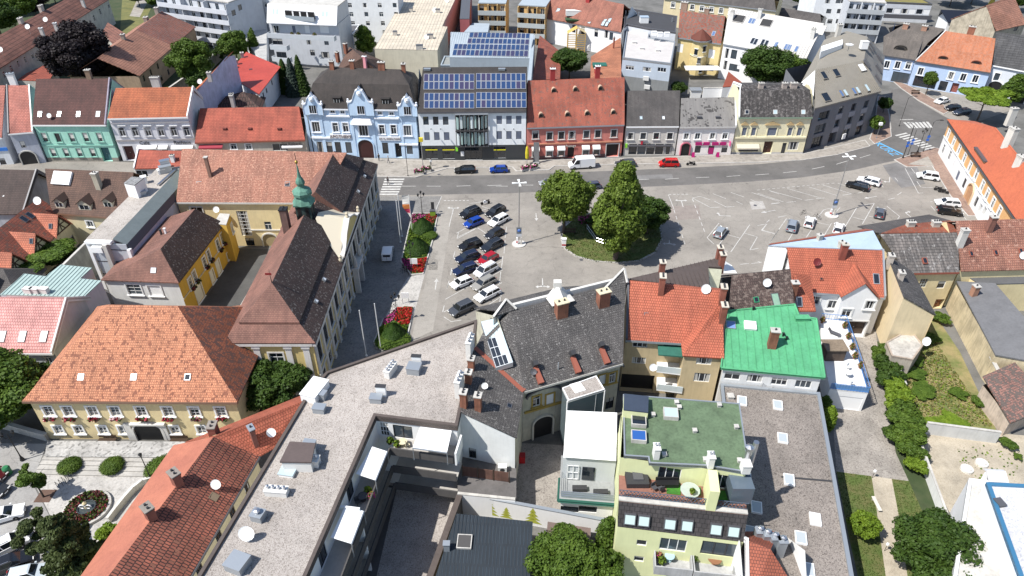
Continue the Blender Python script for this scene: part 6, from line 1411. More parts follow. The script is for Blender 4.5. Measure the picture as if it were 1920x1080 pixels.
B.wall((wB.x,wB.y+.2),(wC.x-.2,wC.y+.2),8.7,plaster((.72,.73,.71),.08),0,[(0,11.1),((wC-wB).xy.length-.2,8.7)]);B.wall((wC.x-.2,wC.y+.2),(e0.x-.2,e0.y),8.7,FAC)
B.win(886,850,.9,1.7,'w2',None,DARK)
pr=B.roofs[-2];
def onr(px,py,lift=.7):
 d=ray(px,py);c=pr['c']+pr['n']*lift;return CAM+d*((c-CAM).dot(pr['n'])/d.dot(pr['n']))
P=[onr(*p_)for p_ in((902,603),(933,596),(962,679),(930,689))];q=MB();q.hexa([v-V3(0,0,.7)for v in P]+P,ZINC);B.part('roof_light_base',q)
for i in range(5):
 for j in range(4):
  f0,f1,g0_,g1_=(i+.04)/5,(i+.96)/5,(j+.06)/4,(j+.94)/4;L_=lambda f,g:(P[0]*(1-g)+P[1]*g)*(1-f)+(P[3]*(1-g)+P[2]*g)*f+V3(0,0,.04)
  q=MB();q.poly([L_(f0,g0_),L_(f0,g1_),L_(f1,g1_),L_(f1,g0_)],GLASSL if(i<2 or j>2 or(i<4 and j>1))else GLASS);B.part('pane',q)
for px,py in((1052,590),(1130,570)):B.chimney(px,py,1.5,1.0,2.0,BRICK,CREAM,pots=2)
for px,py in((884,690),(879,716),(870,762),(897,768)):B.chimney(px,py,.8,.7,1.5 if py<740 else 2.2,BRICK)
for px,py in((1013,717),(1083,697),(1137,680)):
 M,p,r=B.frame(px,py);q=MB();u,v,n=r['u'],r['v'],r['n'];q.hexa([p+u*x+v*y+n*z_ for z_ in(0,.5)for x,y in((-.35,-.2),(.35,-.2),(.25,1.9),(-.25,1.9))],TERR);q.hexa([p+u*x+v*y+n*z_ for z_ in(.2,1.1)for x,y in((-.3,1.9),(.3,1.9),(.3,2.5),(-.3,2.5))],DARK);B.part('roof_hatch',q)
B.skylight(955,761,.7,.6,GLASS,GREYM);B.dish(1000,703,.4,.6,GREYM);B.dish(909,728,.4,.5)
for p_ in((1006,752),(1031,748),(1129,712),(1148,708)):B.win(*p_,1.0,1.7,'w2' if p_[0]in(1006,1148)else 'closed',OCHT,FRAMEW)
for p_ in((1124,757),(1143,756)):B.win(*p_,1.2,2.0,'double',None,DARK)
for p_ in((1018,737),(1137,694)):
 p,a_,sg=wallpoint(B,*p_,.06);q=MB();n_k=8;prof=[(2.2*math.cos(math.pi*i/n_k),.95*math.sin(math.pi*i/n_k))for i in range(n_k+1)];
 for i in range(n_k):(x0,z0),(x1,z1)=prof[i],prof[i+1];q.hexa([Vector((x,y,z))for y in(-.35,0)for x,z in((x0,z0),(x1,z1),(x1*1.08,z1+.2),(x0*1.08,z0+.2))],GREYM)
 o=link(D.objects.new('window_hood',q.mesh('window_hood')),B.root);o.location=p-B.o;o.rotation_euler=(0,0,a_)
band(B,(983,772),(1060,752),.3,.2,OCHT);arch(B,1017,808,2.6,3.6,BLACK,surround=plaster((.56,.54,.46),.1))
q=MB();a,b=rg0,rg1;dR=(b-a).xy.normalized();nR=V3(-dR.y,dR.x,0);DR=V3(dR.x,dR.y,0);Lr=(b-a).length
q.hexa([a+nR*.9+V3(0,0,-1.2),b+nR*.9+V3(0,0,-1.2),b+nR*1.3+V3(0,0,-1.2),a+nR*1.3+V3(0,0,-1.2),a+nR*.9+V3(0,0,.25),b+nR*.9+V3(0,0,.25),b+nR*1.3+V3(0,0,.25),a+nR*1.3+V3(0,0,.25)],STONE);B.part('cornice',q)
c=a+DR*Lr*.42+nR*1.1;q=MB();w_,h_=1.6,1.9;q.poly([c-DR*w_+V3(0,0,-.6),c+DR*w_+V3(0,0,-.6),c+V3(0,0,h_)],STONE);q.poly([c-DR*w_-nR*2,c-DR*w_,c+V3(0,0,h_),c-nR*2.4+V3(0,0,.3)],STONE);q.poly([c+DR*w_,c+DR*w_-nR*2,c-nR*2.4+V3(0,0,.3),c+V3(0,0,h_)],STONE);q.box(c.x-.5,c.y-.5,c.z+h_-.6,c.x+.5,c.y+.3,c.z+h_+.3,STONE);B.part('gablet',q)
for tri in(((1134,540),(1176,530),(1170,503)),((925,594),(968,579),(949,561))):
 T=[G(*tri[0],zr+.05),G(*tri[1],zr+.05),G(*tri[2],zr+1.2)];B.roof(T,SLT,.2);q=MB()
 for i_,j_ in((0,2),(2,1)):q.tube([T[i_],T[j_]],.18,STONE,4)
 q.poly([T[0]-V3(0,0,.2),T[2]-V3(0,0,.2),T[2]-V3(0,0,4),T[0]-V3(0,0,4)],STONE);q.poly([T[2]-V3(0,0,.2),T[1]-V3(0,0,.2),T[1]-V3(0,0,4),T[2]-V3(0,0,4)],STONE);B.part('gablet',q)
B.finish()
gsheet('raised_deck',[(858,845),(968,845),(968,935),(858,925)],3.6,plaster((.13,.12,.115),.2,'deck_boards')).name='raised_deck'
freewall('deck_wall','white wall under the raised deck with a light band',(858,925),(966,936),3.6,3.6,.25,WP)
o=thing('wicker_fence','brown wicker fence panels with posts on the raised deck','fence',G(868,893,3.6));p0=G(868,893,3.6);p1=G(955,905,3.6);dd=(p1-p0);
for i in range(3):
 q=MB();a,b=dd*(i/3+.01),dd*((i+1)/3-.02);nf=V3(-dd.y,dd.x,0).normalized()*.05
 for k_ in range(8):z_=.1+k_*.2;q.hexa([v+V3(0,0,zz)for zz in(z_,z_+.17)for v in(a,b,b+nf,a+nf)],plaster((.14,.07,.05),.3,'wicker'))
 q.obj('fence_panel',o)
for i in range(4):q=MB();a=dd*(i/3);q.tube([a,a+V3(0,0,1.9)],.06,BROWN,5);q.obj('post',o)
gsheet('passage_court',[(966,830),(1062,835),(1055,955),(925,950)],.01,BLOCK)
freewall('mural_wall','long white yard wall with painted green fir trees and grey capping',(868,925),(1150,978),3.2,3.2,.3,WP,capmat=ZINC)
FIR=plain((.36,.38,.05),.7,0,'painted_firs');o=D.objects['mural_wall'];a,b=G(868,925,3.2),G(1150,978,3.2);d=(b-a).xy.normalized();n=V3(d.y,-d.x,0);q=MB()
for u,s_ in((3.1,1.1),(8.0,1.1),(5.0,.8)):
 c=V3(d.x,d.y,0)*u+n*.17
 for k_ in range(4):w_=s_*(1-k_*.22);z_=.5+k_*.55*s_;q.poly([c+V3(d.x,d.y,0)*-w_+V3(0,0,z_),c+V3(d.x,d.y,0)*w_+V3(0,0,z_),c+V3(0,0,z_+.75*s_)],FIR)
q.obj('painted_firs',o)
B=flat('glazed_link','glazed link tower with gravel lid against the old facade',[(1054,728),(1118,705),(1134,731),(1066,752)],8.6,GRV,plain((.10,.13,.14),.1,0,'dark_glazing'),WHITE,rimh=.1,rimw=.12)
for px,py in((1064,752),(1082,746),(1100,741),(1118,736),(1134,732)):q=MB();p=G(px,py,8.5);q.tube([p,V3(p.x,p.y,0)],.09,WHITE,4);B.part('steel_post',q)
B.skylight(1083,727,1.4,1.6,WHITE,WHITE);B.finish()
o=thing('downpipe_mast','thin grey mast standing in front of the ochre windows','mast',G(1041,800,0));q=MB();q.tube([(0,0,0),(0,0,11)],.07,ZINC,5);q.obj('pole',o)
B=Bld('awning_house','narrow annex with big white sloping awning, green edged balcony and white ground floor','house',G(1100,900,0).xy)
zA=7.6;P=[G(1056,858,zA),G(1155,865,zA),G(1157,774,zA+.5),G(1063,770,zA+.5)]
for i in range(4):
 q=MB();L_=lambda f,s:(P[0]*(1-s)+P[1]*s)*(1-f)+(P[3]*(1-s)+P[2]*s)*f;c=[L_(i/4+.004,0),L_(i/4+.004,1),L_((i+1)/4-.004,1),L_((i+1)/4-.004,0)];q.hexa(c+[v+V3(0,0,.06)for v in c],SAIL);B.part('awning_panel',q)
base=[G(1052,925,4.4),G(1152,933,4.4),P[2],P[3]];ip=[V3(v.x,v.y,4.2)for v in base]
B.loop(ip,WP,0,3.2);GRT=plaster((.015,.09,.065),.1,'dark_green_trim')
q=MB();a,b=ip[0],ip[1];d=(b-a).xy.normalized();n=V3(-d.y,d.x,0);D3=V3(d.x,d.y,0)
q.hexa([V3(v.x,v.y,zz)for zz in(3.2,3.7)for v in(a-n*.2-D3*.2,b-n*.2+D3*.2,b+n*6+D3*.2,a+n*6-D3*.2)],plaster((.30,.31,.31),.15,'balcony_floor_grey'));B.part('balcony_floor',q)
q=MB()
for zz in(3.3,3.62):
 for v0,v1 in((a-n*.25-D3*.25,b-n*.25+D3*.25),(a-n*.25-D3*.25,a+n*2.7-D3*.25),(b-n*.25+D3*.25,b+n*2.7+D3*.25)):q.tube([V3(v0.x,v0.y,zz),V3(v1.x,v1.y,zz)],.16,GRT,4)
B.part('green_edging',q)
for u_,d_y,nm_ in((.35,1.2,'lounge_bench'),(.75,.9,'side_table')):q=MB();c_=a+(b-a)*u_+n*d_y;q.box(c_.x-.8,c_.y-.3,3.7,c_.x+.8,c_.y+.3,4.2,DARK);B.part(nm_,q)
q=MB();q.hexa([V3(v.x,v.y,zz)for zz in(3.7,7.2)for v in(a+n*2.6,b+n*2.6,b+n*2.8,a+n*2.8)],plaster((.55,.57,.57),.05));B.part('rear_wall',q)
q=MB();c=a+n*2.5+D3*2.2;q.hexa([V3(v.x,v.y,zz)for zz in(3.9,6.0)for v in(c,c+D3*1.4,c+D3*1.4+n*.08,c+n*.08)],GLASS);B.part('balcony_door',q)
q=MB();c=a+n*2.45+D3*.5
for x in(0,.65,1.25):q.hexa([V3(v.x,v.y,zz)for zz in(3.9,6.2)for v in(c+D3*x,c+D3*(x+.08),c+D3*(x+.08)+n*.05,c+D3*x+n*.05)],WHITE)
for z_ in(3.9,5.0,6.1):q.hexa([V3(v.x,v.y,zz)for zz in(z_,z_+.08)for v in(c,c+D3*1.33,c+D3*1.33+n*.06,c+n*.06)],WHITE)
B.part('white_frame',q);q=MB()
for z_ in(4.1,4.45,4.8):q.tube([a+V3(0,0,z_-4.2),b+V3(0,0,z_-4.2)],.03,STEEL,4);q.tube([a+V3(0,0,z_-4.2),a+n*2.6+V3(0,0,z_-4.2)],.03,STEEL,4);q.tube([b+V3(0,0,z_-4.2),b+n*2.6+V3(0,0,z_-4.2)],.03,STEEL,4)
q.poly([a+V3(0,0,-.4),b+V3(0,0,-.4),b+V3(0,0,.55),a+V3(0,0,.55)],plain((.30,.34,.35),.15,0,'balcony_glass'));B.part('balustrade',q)
for u in(.15,.5,.85):B.win(1052+100*u,955,2.0,1.0,'shop',None,BLACK)
B.finish()
T_OR=tile((.43,.125,.072),(.385,.105,.062),(.17,.045,.02),.36,.3,name='bright_orange_tiles',wear=.12);BEI=plaster((.50,.40,.24),.12,'beige_wall');
B=pitched('beige_house','beige three storey house with bright orange tiled roof, hipped wing and rear balconies',(1173,637),(1356,648),9.3,[((1176,525),(1355,545),40)],T_OR,BEI,gutter=ZINC,coping=(GREYM,0),depth=.1)
e0,e1=B.lines[0];rg0,rg1=B.lines[1]
w0,w1,wr=G(1280,667,9.3),G(1358,672,9.3),None
r_in=G(1355,585,12.2);v_up=G(1353,563,13.2);v_lo=G(1277,642,9.35)
B.roof([w0,w1,r_in],T_OR);B.roof([w0,r_in,v_up,v_lo],T_OR)
B.wall((w0.x+.3,w0.y+.3),(w1.x-.2,w1.y+.3),9.1,BEI);B.wall((v_lo.x+.3,v_lo.y),(w0.x+.3,w0.y+.3),9.1,BEI)
B.wall((w1.x-.2,w1.y+.3),(rg1.x-.1,rg1.y),9.1,BEI,0,[(0,9.1),((rg1-w1).xy.length,rg1.z-.3)])
for p_ in((1214,597),(1270,600)):B.skylight(*p_,.95,1.5,plain((.015,.05,.12),.15),GREYM)
B.win(1200,645,1.9,1.1,'triple');B.win(1257,652,1.9,1.9,'double');B.win(1198,676,1.8,1.1,'triple');B.win(1320,677,1.9,1.2,'triple',None,FRAMEW);B.win(1316,708,2.0,1.5,'triple',None,FRAMEW);B.win(1190,722,4.4,3.0,'hole',bottom=.1)
for px,py,mt in((1239,546,None),(1357,566,None),(1358,600,None)):B.chimney(px if px<1300 else px-5,py,1.0,.7,2.4,plaster((.26,.09,.06),.3),plaster((.55,.5,.42),.1),90,3)
B.dish(1322,548,.65,.6);B.dish(1224,690,.5,.2)
for k_,zf in enumerate((5.6,2.9)):
 a,b=G(1231,696 if not k_ else 730,zf),G(1279,702 if not k_ else 736,zf);d=(b-a).xy.normalized();n=V3(-d.y,d.x,0);q=MB()
 q.hexa([V3(v.x,v.y,zz)for zz in(zf-.2,zf)for v in(a,b,b+n*2.6,a+n*2.6)],WP);q.hexa([V3(v.x,v.y,zz)for zz in(zf,zf+.9)for v in(a,b,b+n*.1,a+n*.1)],plaster((.5,.55,.55),.1));B.part('balcony',q)
a,b=G(1234,660,8.4),G(1283,664,8.4);d=(b-a).xy.normalized();n=V3(-d.y,d.x,0);q=MB();q.hexa([V3(v.x,v.y,zz)for zz in(8.3,8.5)for v in(a-n*.6,b-n*.6,b+n*1.5,a+n*1.5)],plaster((.03,.14,.10),.2,'green_awning'));B.part('balcony_canopy',q)
q=MB();q.hexa([V3(v.x,v.y,zz)for zz in(0,8.3)for v in(b-n*.6,b-n*.6+V3(.25,0,0),b+n*1.5+V3(.25,0,0),b+n*1.5)],WP);B.part('balcony_fin',q)
B.finish()
zr=rg0.z-.25
B=Bld('brown_sheet_roof_house','house with dark brown seamed sheet roof and tall red chimneys facing the square','house',G(1270,530,0).xy)
R3=[G(1176,523,zr),G(1330,541,zr),G(1329,500,zr-.4),G(1352,501,zr-.4),G(1349,483,zr-.9)];BSH=plaster((.085,.065,.058),.12,'brown_seam_sheet')
B.roof(R3,BSH,.25);B.seams(0,.6,BSH,.05,.08);B.loop([V3(p.x,p.y,zr-1.3)for p in inset(R3,.3)],BEI)
fw=plaster((.40,.40,.30),.2,'olive_firewall');q=MB();a,b=G(1328,503,zr),G(1354,505,zr);q.poly([a,b,G(1347,543,zr-2.2),G(1331,541,zr-.4)],fw);B.part('firewall',q)
for px,py in((1240,512),(1347,484),(1352,497)):B.chimney(px,py,.8,.7,1.8,plaster((.26,.09,.06),.3),plaster((.55,.5,.42),.1),90,3)
B.finish()
T_DB=tile((.105,.07,.06),(.085,.058,.05),(.035,.025,.022),.42,.3,(.17,.13,.11),.3,name='mossy_brown_tiles')
B=pitched('brown_tile_roof_house','house with mossy brown tiled roof, green hatch and white gable beside the orange roof',(1366,583),(1490,571),9.3,[((1372,516),(1482,504),36)],T_DB,WP,coping=(0,0));
B.skylight(1418,562,.7,.8,GLASS,plain((.03,.25,.12),.6));B.skylight(1455,564,1.1,2.2,plaster((.22,.36,.27),.1),GREYM);B.dish(1436,537,.6,.7);q=MB();q.poly([G(1357,512,12.6),G(1382,512,12.2),G(1372,497,12.2),G(1357,488,13)],WP);q.poly([G(1357,512,12.6),G(1357,488,13),G(1357,497,8),G(1357,520,8)],WP);B.part('white_gable',q);B.finish()
GRN=plaster((.085,.35,.17),.2,'bright_green_sheet')
B=Bld('green_roof_house','white house with vivid green standing seam roof and a brick chimney','house',G(1450,660,0).xy)
gz=lambda px,py:None
E0_,E1_=G(1352,690,8.8),G(1547,708,8.8);T0_,T1_=G(1366,583,11.2),G(1489,571,11.4);pl_n=(E1_-E0_).cross(T0_-E0_).normalized()
def on(px,py):d=ray(px,py);return CAM+d*((E0_-CAM).dot(pl_n)/d.dot(pl_n))
RP=[on(1352,690),on(1547,708),on(1531,598),on(1499,594),on(1490,571),on(1366,583)]
B.roof(RP,GRN,.3);B.seams(0,.95,GRN,.06,.09);q=MB()
for i in range(6):
 j=(i+1)%6;a,b=RP[i],RP[j];q.tube([a+V3(0,0,.08),b+V3(0,0,.08)],.12,GRN,4)
B.part('edge_flashing',q);B.loop([V3(p.x,p.y,8.5)for p in inset(RP,.3)],plaster((.68,.68,.67),.08))
for px in(1373,1415,1461,1506):B.win(px,705+(px-1373)*.118,1.9,1.2,'triple' if px>1373 else 'double',None,FRAMEW)
B.skylight(1406,612,1.5,1.3,WHITE,WHITE,.35);B.skylight(1370,610,1.2,1.2,plain((.15,.25,.5),.15),ZINC,.2);B.chimney(1446,650,1.0,.8,2.6,BRICK,pots=1)
B.unit(1503,598,1.8,.8,.3,GRN,'roof_hatch')
for px,py in((1412,581),(1468,630),(1474,637)):B.unit(px,py,.2,.2,.4,BLACK,'vent_pipe')
B.finish()
B=pitched('orange_gable_house','white house with orange tiled roof, central gable, maroon dish and wooden gate',(1486,545),(1661,558),7.0,[((1476,464),(1657,469.5),36)],T_OR,WP,gutter=ZINC,coping=(0,ZINC))
e0,e1=B.lines[0];rg0,rg1=B.lines[1]
gL,gR=G(1575,545,7.3),G(1640,548,7.3);d=(gR-gL).xy.normalized();n=V3(-d.y,d.x,0);D3=V3(d.x,d.y,0);out_=1.3
gL=gL-n*out_;gR=gR-n*out_;gM=(gL+gR)/2+V3(0,0,2.6);bM=gM+n*6.2;
B.roof([gL-D3*.3-n*.3,gM-n*.3,bM,gL-D3*.3+n*3.2],T_OR,.15);B.roof([gR+D3*.3-n*.3,gR+D3*.3+n*3.2,bM,gM-n*.3],T_OR,.15)
W_=(gR-gL).xy.length;B.wall(gL.xy,gR.xy,7.2,WP,0,[(0,7.2),(W_/2,9.6),(W_,7.2)]);B.wall((gL+n*3).xy,gL.xy,7.2,WP);B.wall(gR.xy,(gR+n*3).xy,7.2,WP)
for p_ in((1561,571),(1599,552),(1587,587),(1633,572),(1528,563)):B.win(*p_,1.3,1.5,'double',FRAMEW)
B.win(1621,612,3.0,2.8,'gate',STONE,BROWN,bottom=.05)
B.skylight(1643,523,.9,1.6,GLASS,ZINC);B.skylight(1540,523,.5,.5,BLACK,TERR);B.dish(1529,500,.6,.9,plain((.15,.02,.02),.5))
for px,py in((1578,482),(1659,480)):B.chimney(px,py,.9,.7,2.2,plaster((.28,.08,.055),.3),plaster((.45,.42,.36),.1),pots=1)
B.finish()
zz_=rg0.z-.2;BM=plaster((.36,.45,.56),.08,'blue_grey_sheet')
B=Bld('blue_sheet_roof','pale blue metal roof strip with white firewall between orange roof and the square','house',G(1560,460,0).xy)
B.roof([G(1441,460,zz_-.6),G(1478,463,zz_),G(1656,468,zz_),G(1637,432,zz_)],BM,.25);B.roof([G(1441,459,zz_-.7),G(1637,431,zz_-.1),G(1622,429,zz_-.8),G(1446,456,zz_-1.2)],T_OLDRED,.15)
q=MB();a,b=G(1441,460,zz_-.6),G(1478,463,zz_);q.poly([a,b,V3(b.x,b.y,0),V3(a.x,a.y,0)],plaster((.80,.80,.79),.04,'white_firewall'));c=G(1637,432,zz_);q.poly([V3(a.x,a.y,0),V3(c.x,c.y,0),c,a],WP);B.part('wall',q)
for px,py in((1536,449),(1576,462)):B.chimney(px,py,.7,.6,.8,plaster((.45,.42,.36),.1),pots=1)
B.finish()
B=pitched('small_orange_dormer_house','small orange roofed link with steep roof beside the brown tiles',(1497,583),(1530,583),7.4,[((1487,514),(1491,514),45)],T_OR,WP,hip=(0,1),depth=.2);B.chimney(1484,556,.9,.8,2.4,BRICK,pots=1);B.skylight(1498,566,.8,1.4,GLASS,ZINC,.2);B.finish()
T_CR=tile((.12,.108,.10),(.10,.092,.088),(.05,.046,.044),.5,.9,(.2,.19,.18),.06,streak=1.0,name='streaky_fibre_cement')
YW=plaster((.70,.58,.34),.12,'warm_yellow_wall')
B=pitched('grey_corrugated_house','yellow house with streaky grey corrugated roof and a small roof hatch',(1700,512),(1799,510),7.2,[((1651,439),(1795,436),30)],T_CR,YW,gutter=TERR);B.win(1765,534,1.2,1.4,'shop',None,WHITE);B.win(1731,531,1.2,1.6,'grid',None,plain((.4,.42,.4),.6));B.win(1758,574,1.4,1.8,'gate',None,plain((.25,.1,.05),.6));B.skylight(1733,490,.7,1.0,GLASS,TERR,.3);B.chimney(1799,458,1.0,.8,2.6,plaster((.6,.58,.54),.15),pots=1);zz_=B.lines[1][0].z-.2;B.finish()
T_RS=tile((.33,.10,.055),(.28,.08,.045),(.1,.03,.02),.26,.2,(.20,.10,.07),.2,name='rusty_hip_tiles')
B=Bld('rusty_hip_roof','narrow rusty red and grey slate hip roof along the square beside the parking bays','house',G(1720,425,0).xy)
B.roof([G(1652,437,zz_),G(1795,435,zz_),G(1782,413,zz_+.2),G(1700,420,zz_)],T_RS,.2);B.roof([G(1608,424,zz_-1.2),G(1652,437,zz_),G(1702,420,zz_),G(1782,413,zz_+.2),G(1742,402,zz_-1.2)],SL_GREY,.2)
B.loop([V3(p.x,p.y,zz_-1.5)for p in inset([G(1612,426,zz_-1.5),G(1652,438,zz_-1.5),G(1792,437,zz_-1.5),G(1742,405,zz_-1.5)],.2)],YW)
for px,py in((1706,424),(1753,424)):B.chimney(px,py,1.1,.8,.8,plaster((.48,.44,.38),.1),pots=3)
B.finish()
T_BR=tile((.33,.155,.105),(.27,.12,.085),(.12,.05,.04),.4,.32,(.38,.21,.155),.12,name='brownish_red_tiles')
B=pitched('brown_red_roof_house','house with weathered brown red tiled roof at the right edge',(1802,508),(1960,504),7.0,[((1792,414),(1960,409),33)],T_BR,CREAMW);
for p_ in((1821,476),(1867,474),(1914,471)):B.skylight(*p_,.6,.9,GLASS,TERR,.15)
B.dish(1915,483,.6,.5);B.chimney(1853,432,.9,.8,2.4,plaster((.26,.12,.09),.3),pots=1);B.finish()
B=flat('grey_lean_to','low grey felt lean-to roof under the brown red roof',[(1802,510),(1960,505),(1960,530),(1838,533)],5.4,plaster((.11,.11,.112),.15,'grey_felt'),CREAMW);B.finish()
B=Bld('yellow_shed_roof_house','tall cream house with a single steep slate slope, two dishes on its end wall','house',G(1690,560,0).xy)
H1,H2,L1_,L2_=G(1663,475,10.0),G(1695,556,10.0),G(1755,590,7.2),G(1712,510,7.2)
B.roof([H1,H2,L2_,L1_][:2]+[L1_,L2_],SLT,.22);CW2=plaster((.68,.56,.36),.1,'sandy_wall');a,b,c,d=[V3(v.x,v.y,0)for v in(H2,L1_,L2_,H1)]
B.wall((a.x+.1,a.y+.1),(b.x-.2,b.y+.1),7.0,CW2,0,[(0,9.8),((b-a).xy.length-.3,7.0)]);B.wall((d.x+.1,d.y),(a.x+.1,a.y+.1),9.8,CW2);B.wall((b.x-.2,b.y),(c.x-.2,c.y),7.0,CW2)
for px,py in((1668,490),(1687,522)):B.chimney(px,py,.9,.7,1.1,plaster((.5,.44,.38),.15),pots=2)
B.dish(1729,620,.6,.3)if False else None
B.finish()
for px,py in((1728,623),(1737,640)):
 o=thing('satellite_dish','white round dish on the end wall of the cream house, %s of two'%('upper' if py<630 else 'lower'),'satellite dish',G(px,py,3.2));q=MB();q.lathe([(.02,-.12),(.4,-.08),(.65,.05),(.5,.0),(.02,-.08)],WHITE,12,Matrix.Rotation(R(60),4,'X'));q.obj('bowl',o);q=MB();q.tube([(0,0,0),(.1,.5,-.3)],.03,STEEL,4);q.obj('bracket',o)
B=flat('ruined_shed','roofless crumbling shed with pale stained slab roof below the cream gable',[(1661,642),(1706,617),(1731,648),(1712,675),(1672,668)],3.2,plaster((.50,.47,.42),.3,'stained_concrete'),plaster((.45,.40,.33),.3),plaster((.42,.34,.27),.3),rimh=.1,rimw=.2);B.finish()
B=pitched('yard_barn','long yard building with grey felt roof and tall stained sandy wall',(1867,665),(1940,679),4.8,[((1905,640),(1930,644),5)],plaster((.165,.165,.17),.12,'grey_felt_roof'),CW2)if False else Bld('yard_barn','long yard building with grey felt roof and tall stained sandy wall','barn',G(1840,640,0).xy)
SW=plaster((.62,.52,.34),.35,'stained_sandy_wall',scale=.4)
Y=[G(1794,527,5.2),G(1867,665,4.8),G(1960,682,4.8),G(1960,640,6.0),G(1866,531,5.8)];B.roof([Y[0],Y[1],Y[2],Y[3],Y[4]],plaster((.15,.15,.155),.15,'grey_felt_roof'),.2);B.chimney(1824,553,.8,.8,1.6,plaster((.38,.2,.13),.2),pots=1)
B.wall(Y[0].xy+Vector((.1,0)),Y[1].xy+Vector((.1,.1)),4.6,SW);B.wall(Y[1].xy+Vector((.1,.1)),Y[2].xy+Vector((0,.1)),4.6,SW);B.finish()
freewall('tall_yard_wall','tall crumbling sandy wall continuing from the barn to the plot corner',(1840,704),(1897,796),0,3.4,.4,SW,hq=2.6)
B=Bld('old_tile_shed','low shed with mossy pinkish tile roof at the right edge','shed',G(1880,740,0).xy);P=[G(1843,705,4.2),G(1896,793,3.0),G(1975,760,3.0),G(1903,679,4.2)]
B.roof(P,tile((.36,.19,.15),(.28,.14,.11),(.12,.07,.06),.3,.25,(.13,.10,.085),.5,name='mossy_pink_tiles'),.2);B.loop([V3(p.x,p.y,2.8)for p in inset(P,.4)],plaster((.55,.45,.36),.3));B.finish()
B=flat('terrace_garage','white garage with sunny roof terrace behind blue railings',[(1538,598),(1584,602),(1606,664),(1628,737),(1556,729),(1541,655)],3.3,plaster((.68,.67,.65),.06,'pale_terrace_tiles'),WP,None)
B.win(1585,757,3.8,2.2,'closed',None,WHITE,bottom=.05)
BLU=plain((.05,.17,.42),.5,0,'blue_railing');P=[G(*p_,3.3)for p_ in((1538,598),(1584,602),(1606,664),(1628,737),(1556,729))]
for i in range(4):
 q=MB();a,b=P[i],P[i+1];n_k=int((b-a).length/.35)
 for zz in(.15,1.0):q.tube([a+V3(0,0,zz),b+V3(0,0,zz)],.05,BLU,4)
 for k_ in range(n_k+1):v=a+(b-a)*k_/n_k;q.tube([v,v+V3(0,0,1.0)],.025,BLU,4)
 q.hexa([a+V3(0,0,.2),b+V3(0,0,.2),b+V3(0,0,.9),a+V3(0,0,.9)]+[v+V3(.02,.02,0)for v in(a+V3(0,0,.2),b+V3(0,0,.2),b+V3(0,0,.9),a+V3(0,0,.9))],plain((.10,.22,.42),.3,0,'blue_screen'))if i==3 else None
 B.part('railing',q)
c=G(1560,668,3.3);q=MB();q.box(c.x-1.4,c.y-1.0,3.3,c.x+1.2,c.y+1.0,5.2,plaster((.085,.06,.045),.3,'dark_timber'));q.box(c.x-1.6,c.y-1.2,5.2,c.x+1.4,c.y+1.2,5.35,plaster((.22,.17,.12),.3));B.part('garden_cabin',q);B.finish()
B=flat('dark_gravel_roof_hall','low hall with brown gravel flat roof and rows of square dome lights',[(1350,721),(1537,738),(1612,1150),(1395,1150)],6,GRAVELD,CONC,ZINC,rimh=.25,rimw=.4)
for i,(px,py)in enumerate(((1391,753),(1458,761),(1385,816),(1467,823),(1479,901),(1418,953),(1528,975),(1501,1010),(1398,898),(1515,1070),(1407,1000))):
 B.skylight(px,py,1.5,1.1,plain((.40,.44,.46),.15,0,'dome_light')if i!=6 else WHITE,WHITE,.25,'dome_light',rot=-4)
B.dish(1437,727,.7,.3,plain((.35,.35,.35),.5));B.unit(1369,746,.7,.7,.4,CONC,'roof_vent')
for i in range(4):B.unit(1416+i*14,1022+i*6,.8,.8,2.4,ZINC,'steel_flue',vents=1)
q=MB();a,b=G(1465,894,6.05),G(1560,902,6.05);q.tube([a,b],.12,DARK,4);B.part('roof_joint',q);B.finish()
PY=plaster((.66,.68,.38),.06,'lime_cream_wall');MGR=plaster((.115,.17,.095),.3,'moss_green_sheet');BIT=tile((.06,.053,.055),(.05,.045,.046),(.03,.027,.028),.5,.5,name='dark_mansard_sheet')
B=Bld('green_roof_flats','lime cream apartment house with moss green flat roof, roof terrace and dark mansard windows','apartment building',G(1280,950,0).xy)
z=14;R0_=[G(1168,740,z),G(1387,757,z),G(1406,887,z),G(1325,874,z),G(1217,869,z),G(1215,858,z),G(1170,855,z)]
B.roof(R0_,MGR,.25);ins=inset(R0_,.14);q=MB()
for i in range(7):j=(i+1)%7;q.hexa([R0_[i]+V3(0,0,-.3),R0_[j]+V3(0,0,-.3),ins[j]+V3(0,0,-.3),ins[i]+V3(0,0,-.3),R0_[i]+V3(0,0,.1),R0_[j]+V3(0,0,.1),ins[j]+V3(0,0,.1),ins[i]+V3(0,0,.1)],ZINC)
B.part('roof_edge',q)
xl=10.8;TZ=11.2
a,b=G(1160,940,11),G(1402,966,11);fr0,fr1=G(1158,987,8.3),G(1394,1016,8.3);dT=(b-a).xy.normalized();DT=V3(dT.x,dT.y,0);nT=V3(-dT.y,dT.x,0)
cor=[V3(p.x,p.y,0)for p in(fr0,fr1,R0_[1],R0_[0])]
B.loop([V3(p.x,p.y,z-.3)for p in(R0_[6]+V3(-.3,.1,0),R0_[2]+V3(-.3,.15,0),R0_[1]+V3(-.3,-.3,0),R0_[0]+V3(.1,-.3,0))],PY,11.0)
B.loop([V3(p.x,p.y,8.25)for p in(fr0,fr1,R0_[1],R0_[0])],PY)
B.loop([V3(p.x,p.y,11.0)for p in(a+nT*.4,b+nT*.4,R0_[1]+V3(0,-.2,0),R0_[0]+V3(0,-.2,0))],PY,8.25)
B.roof([fr0,fr1,b,a],BIT,.2)
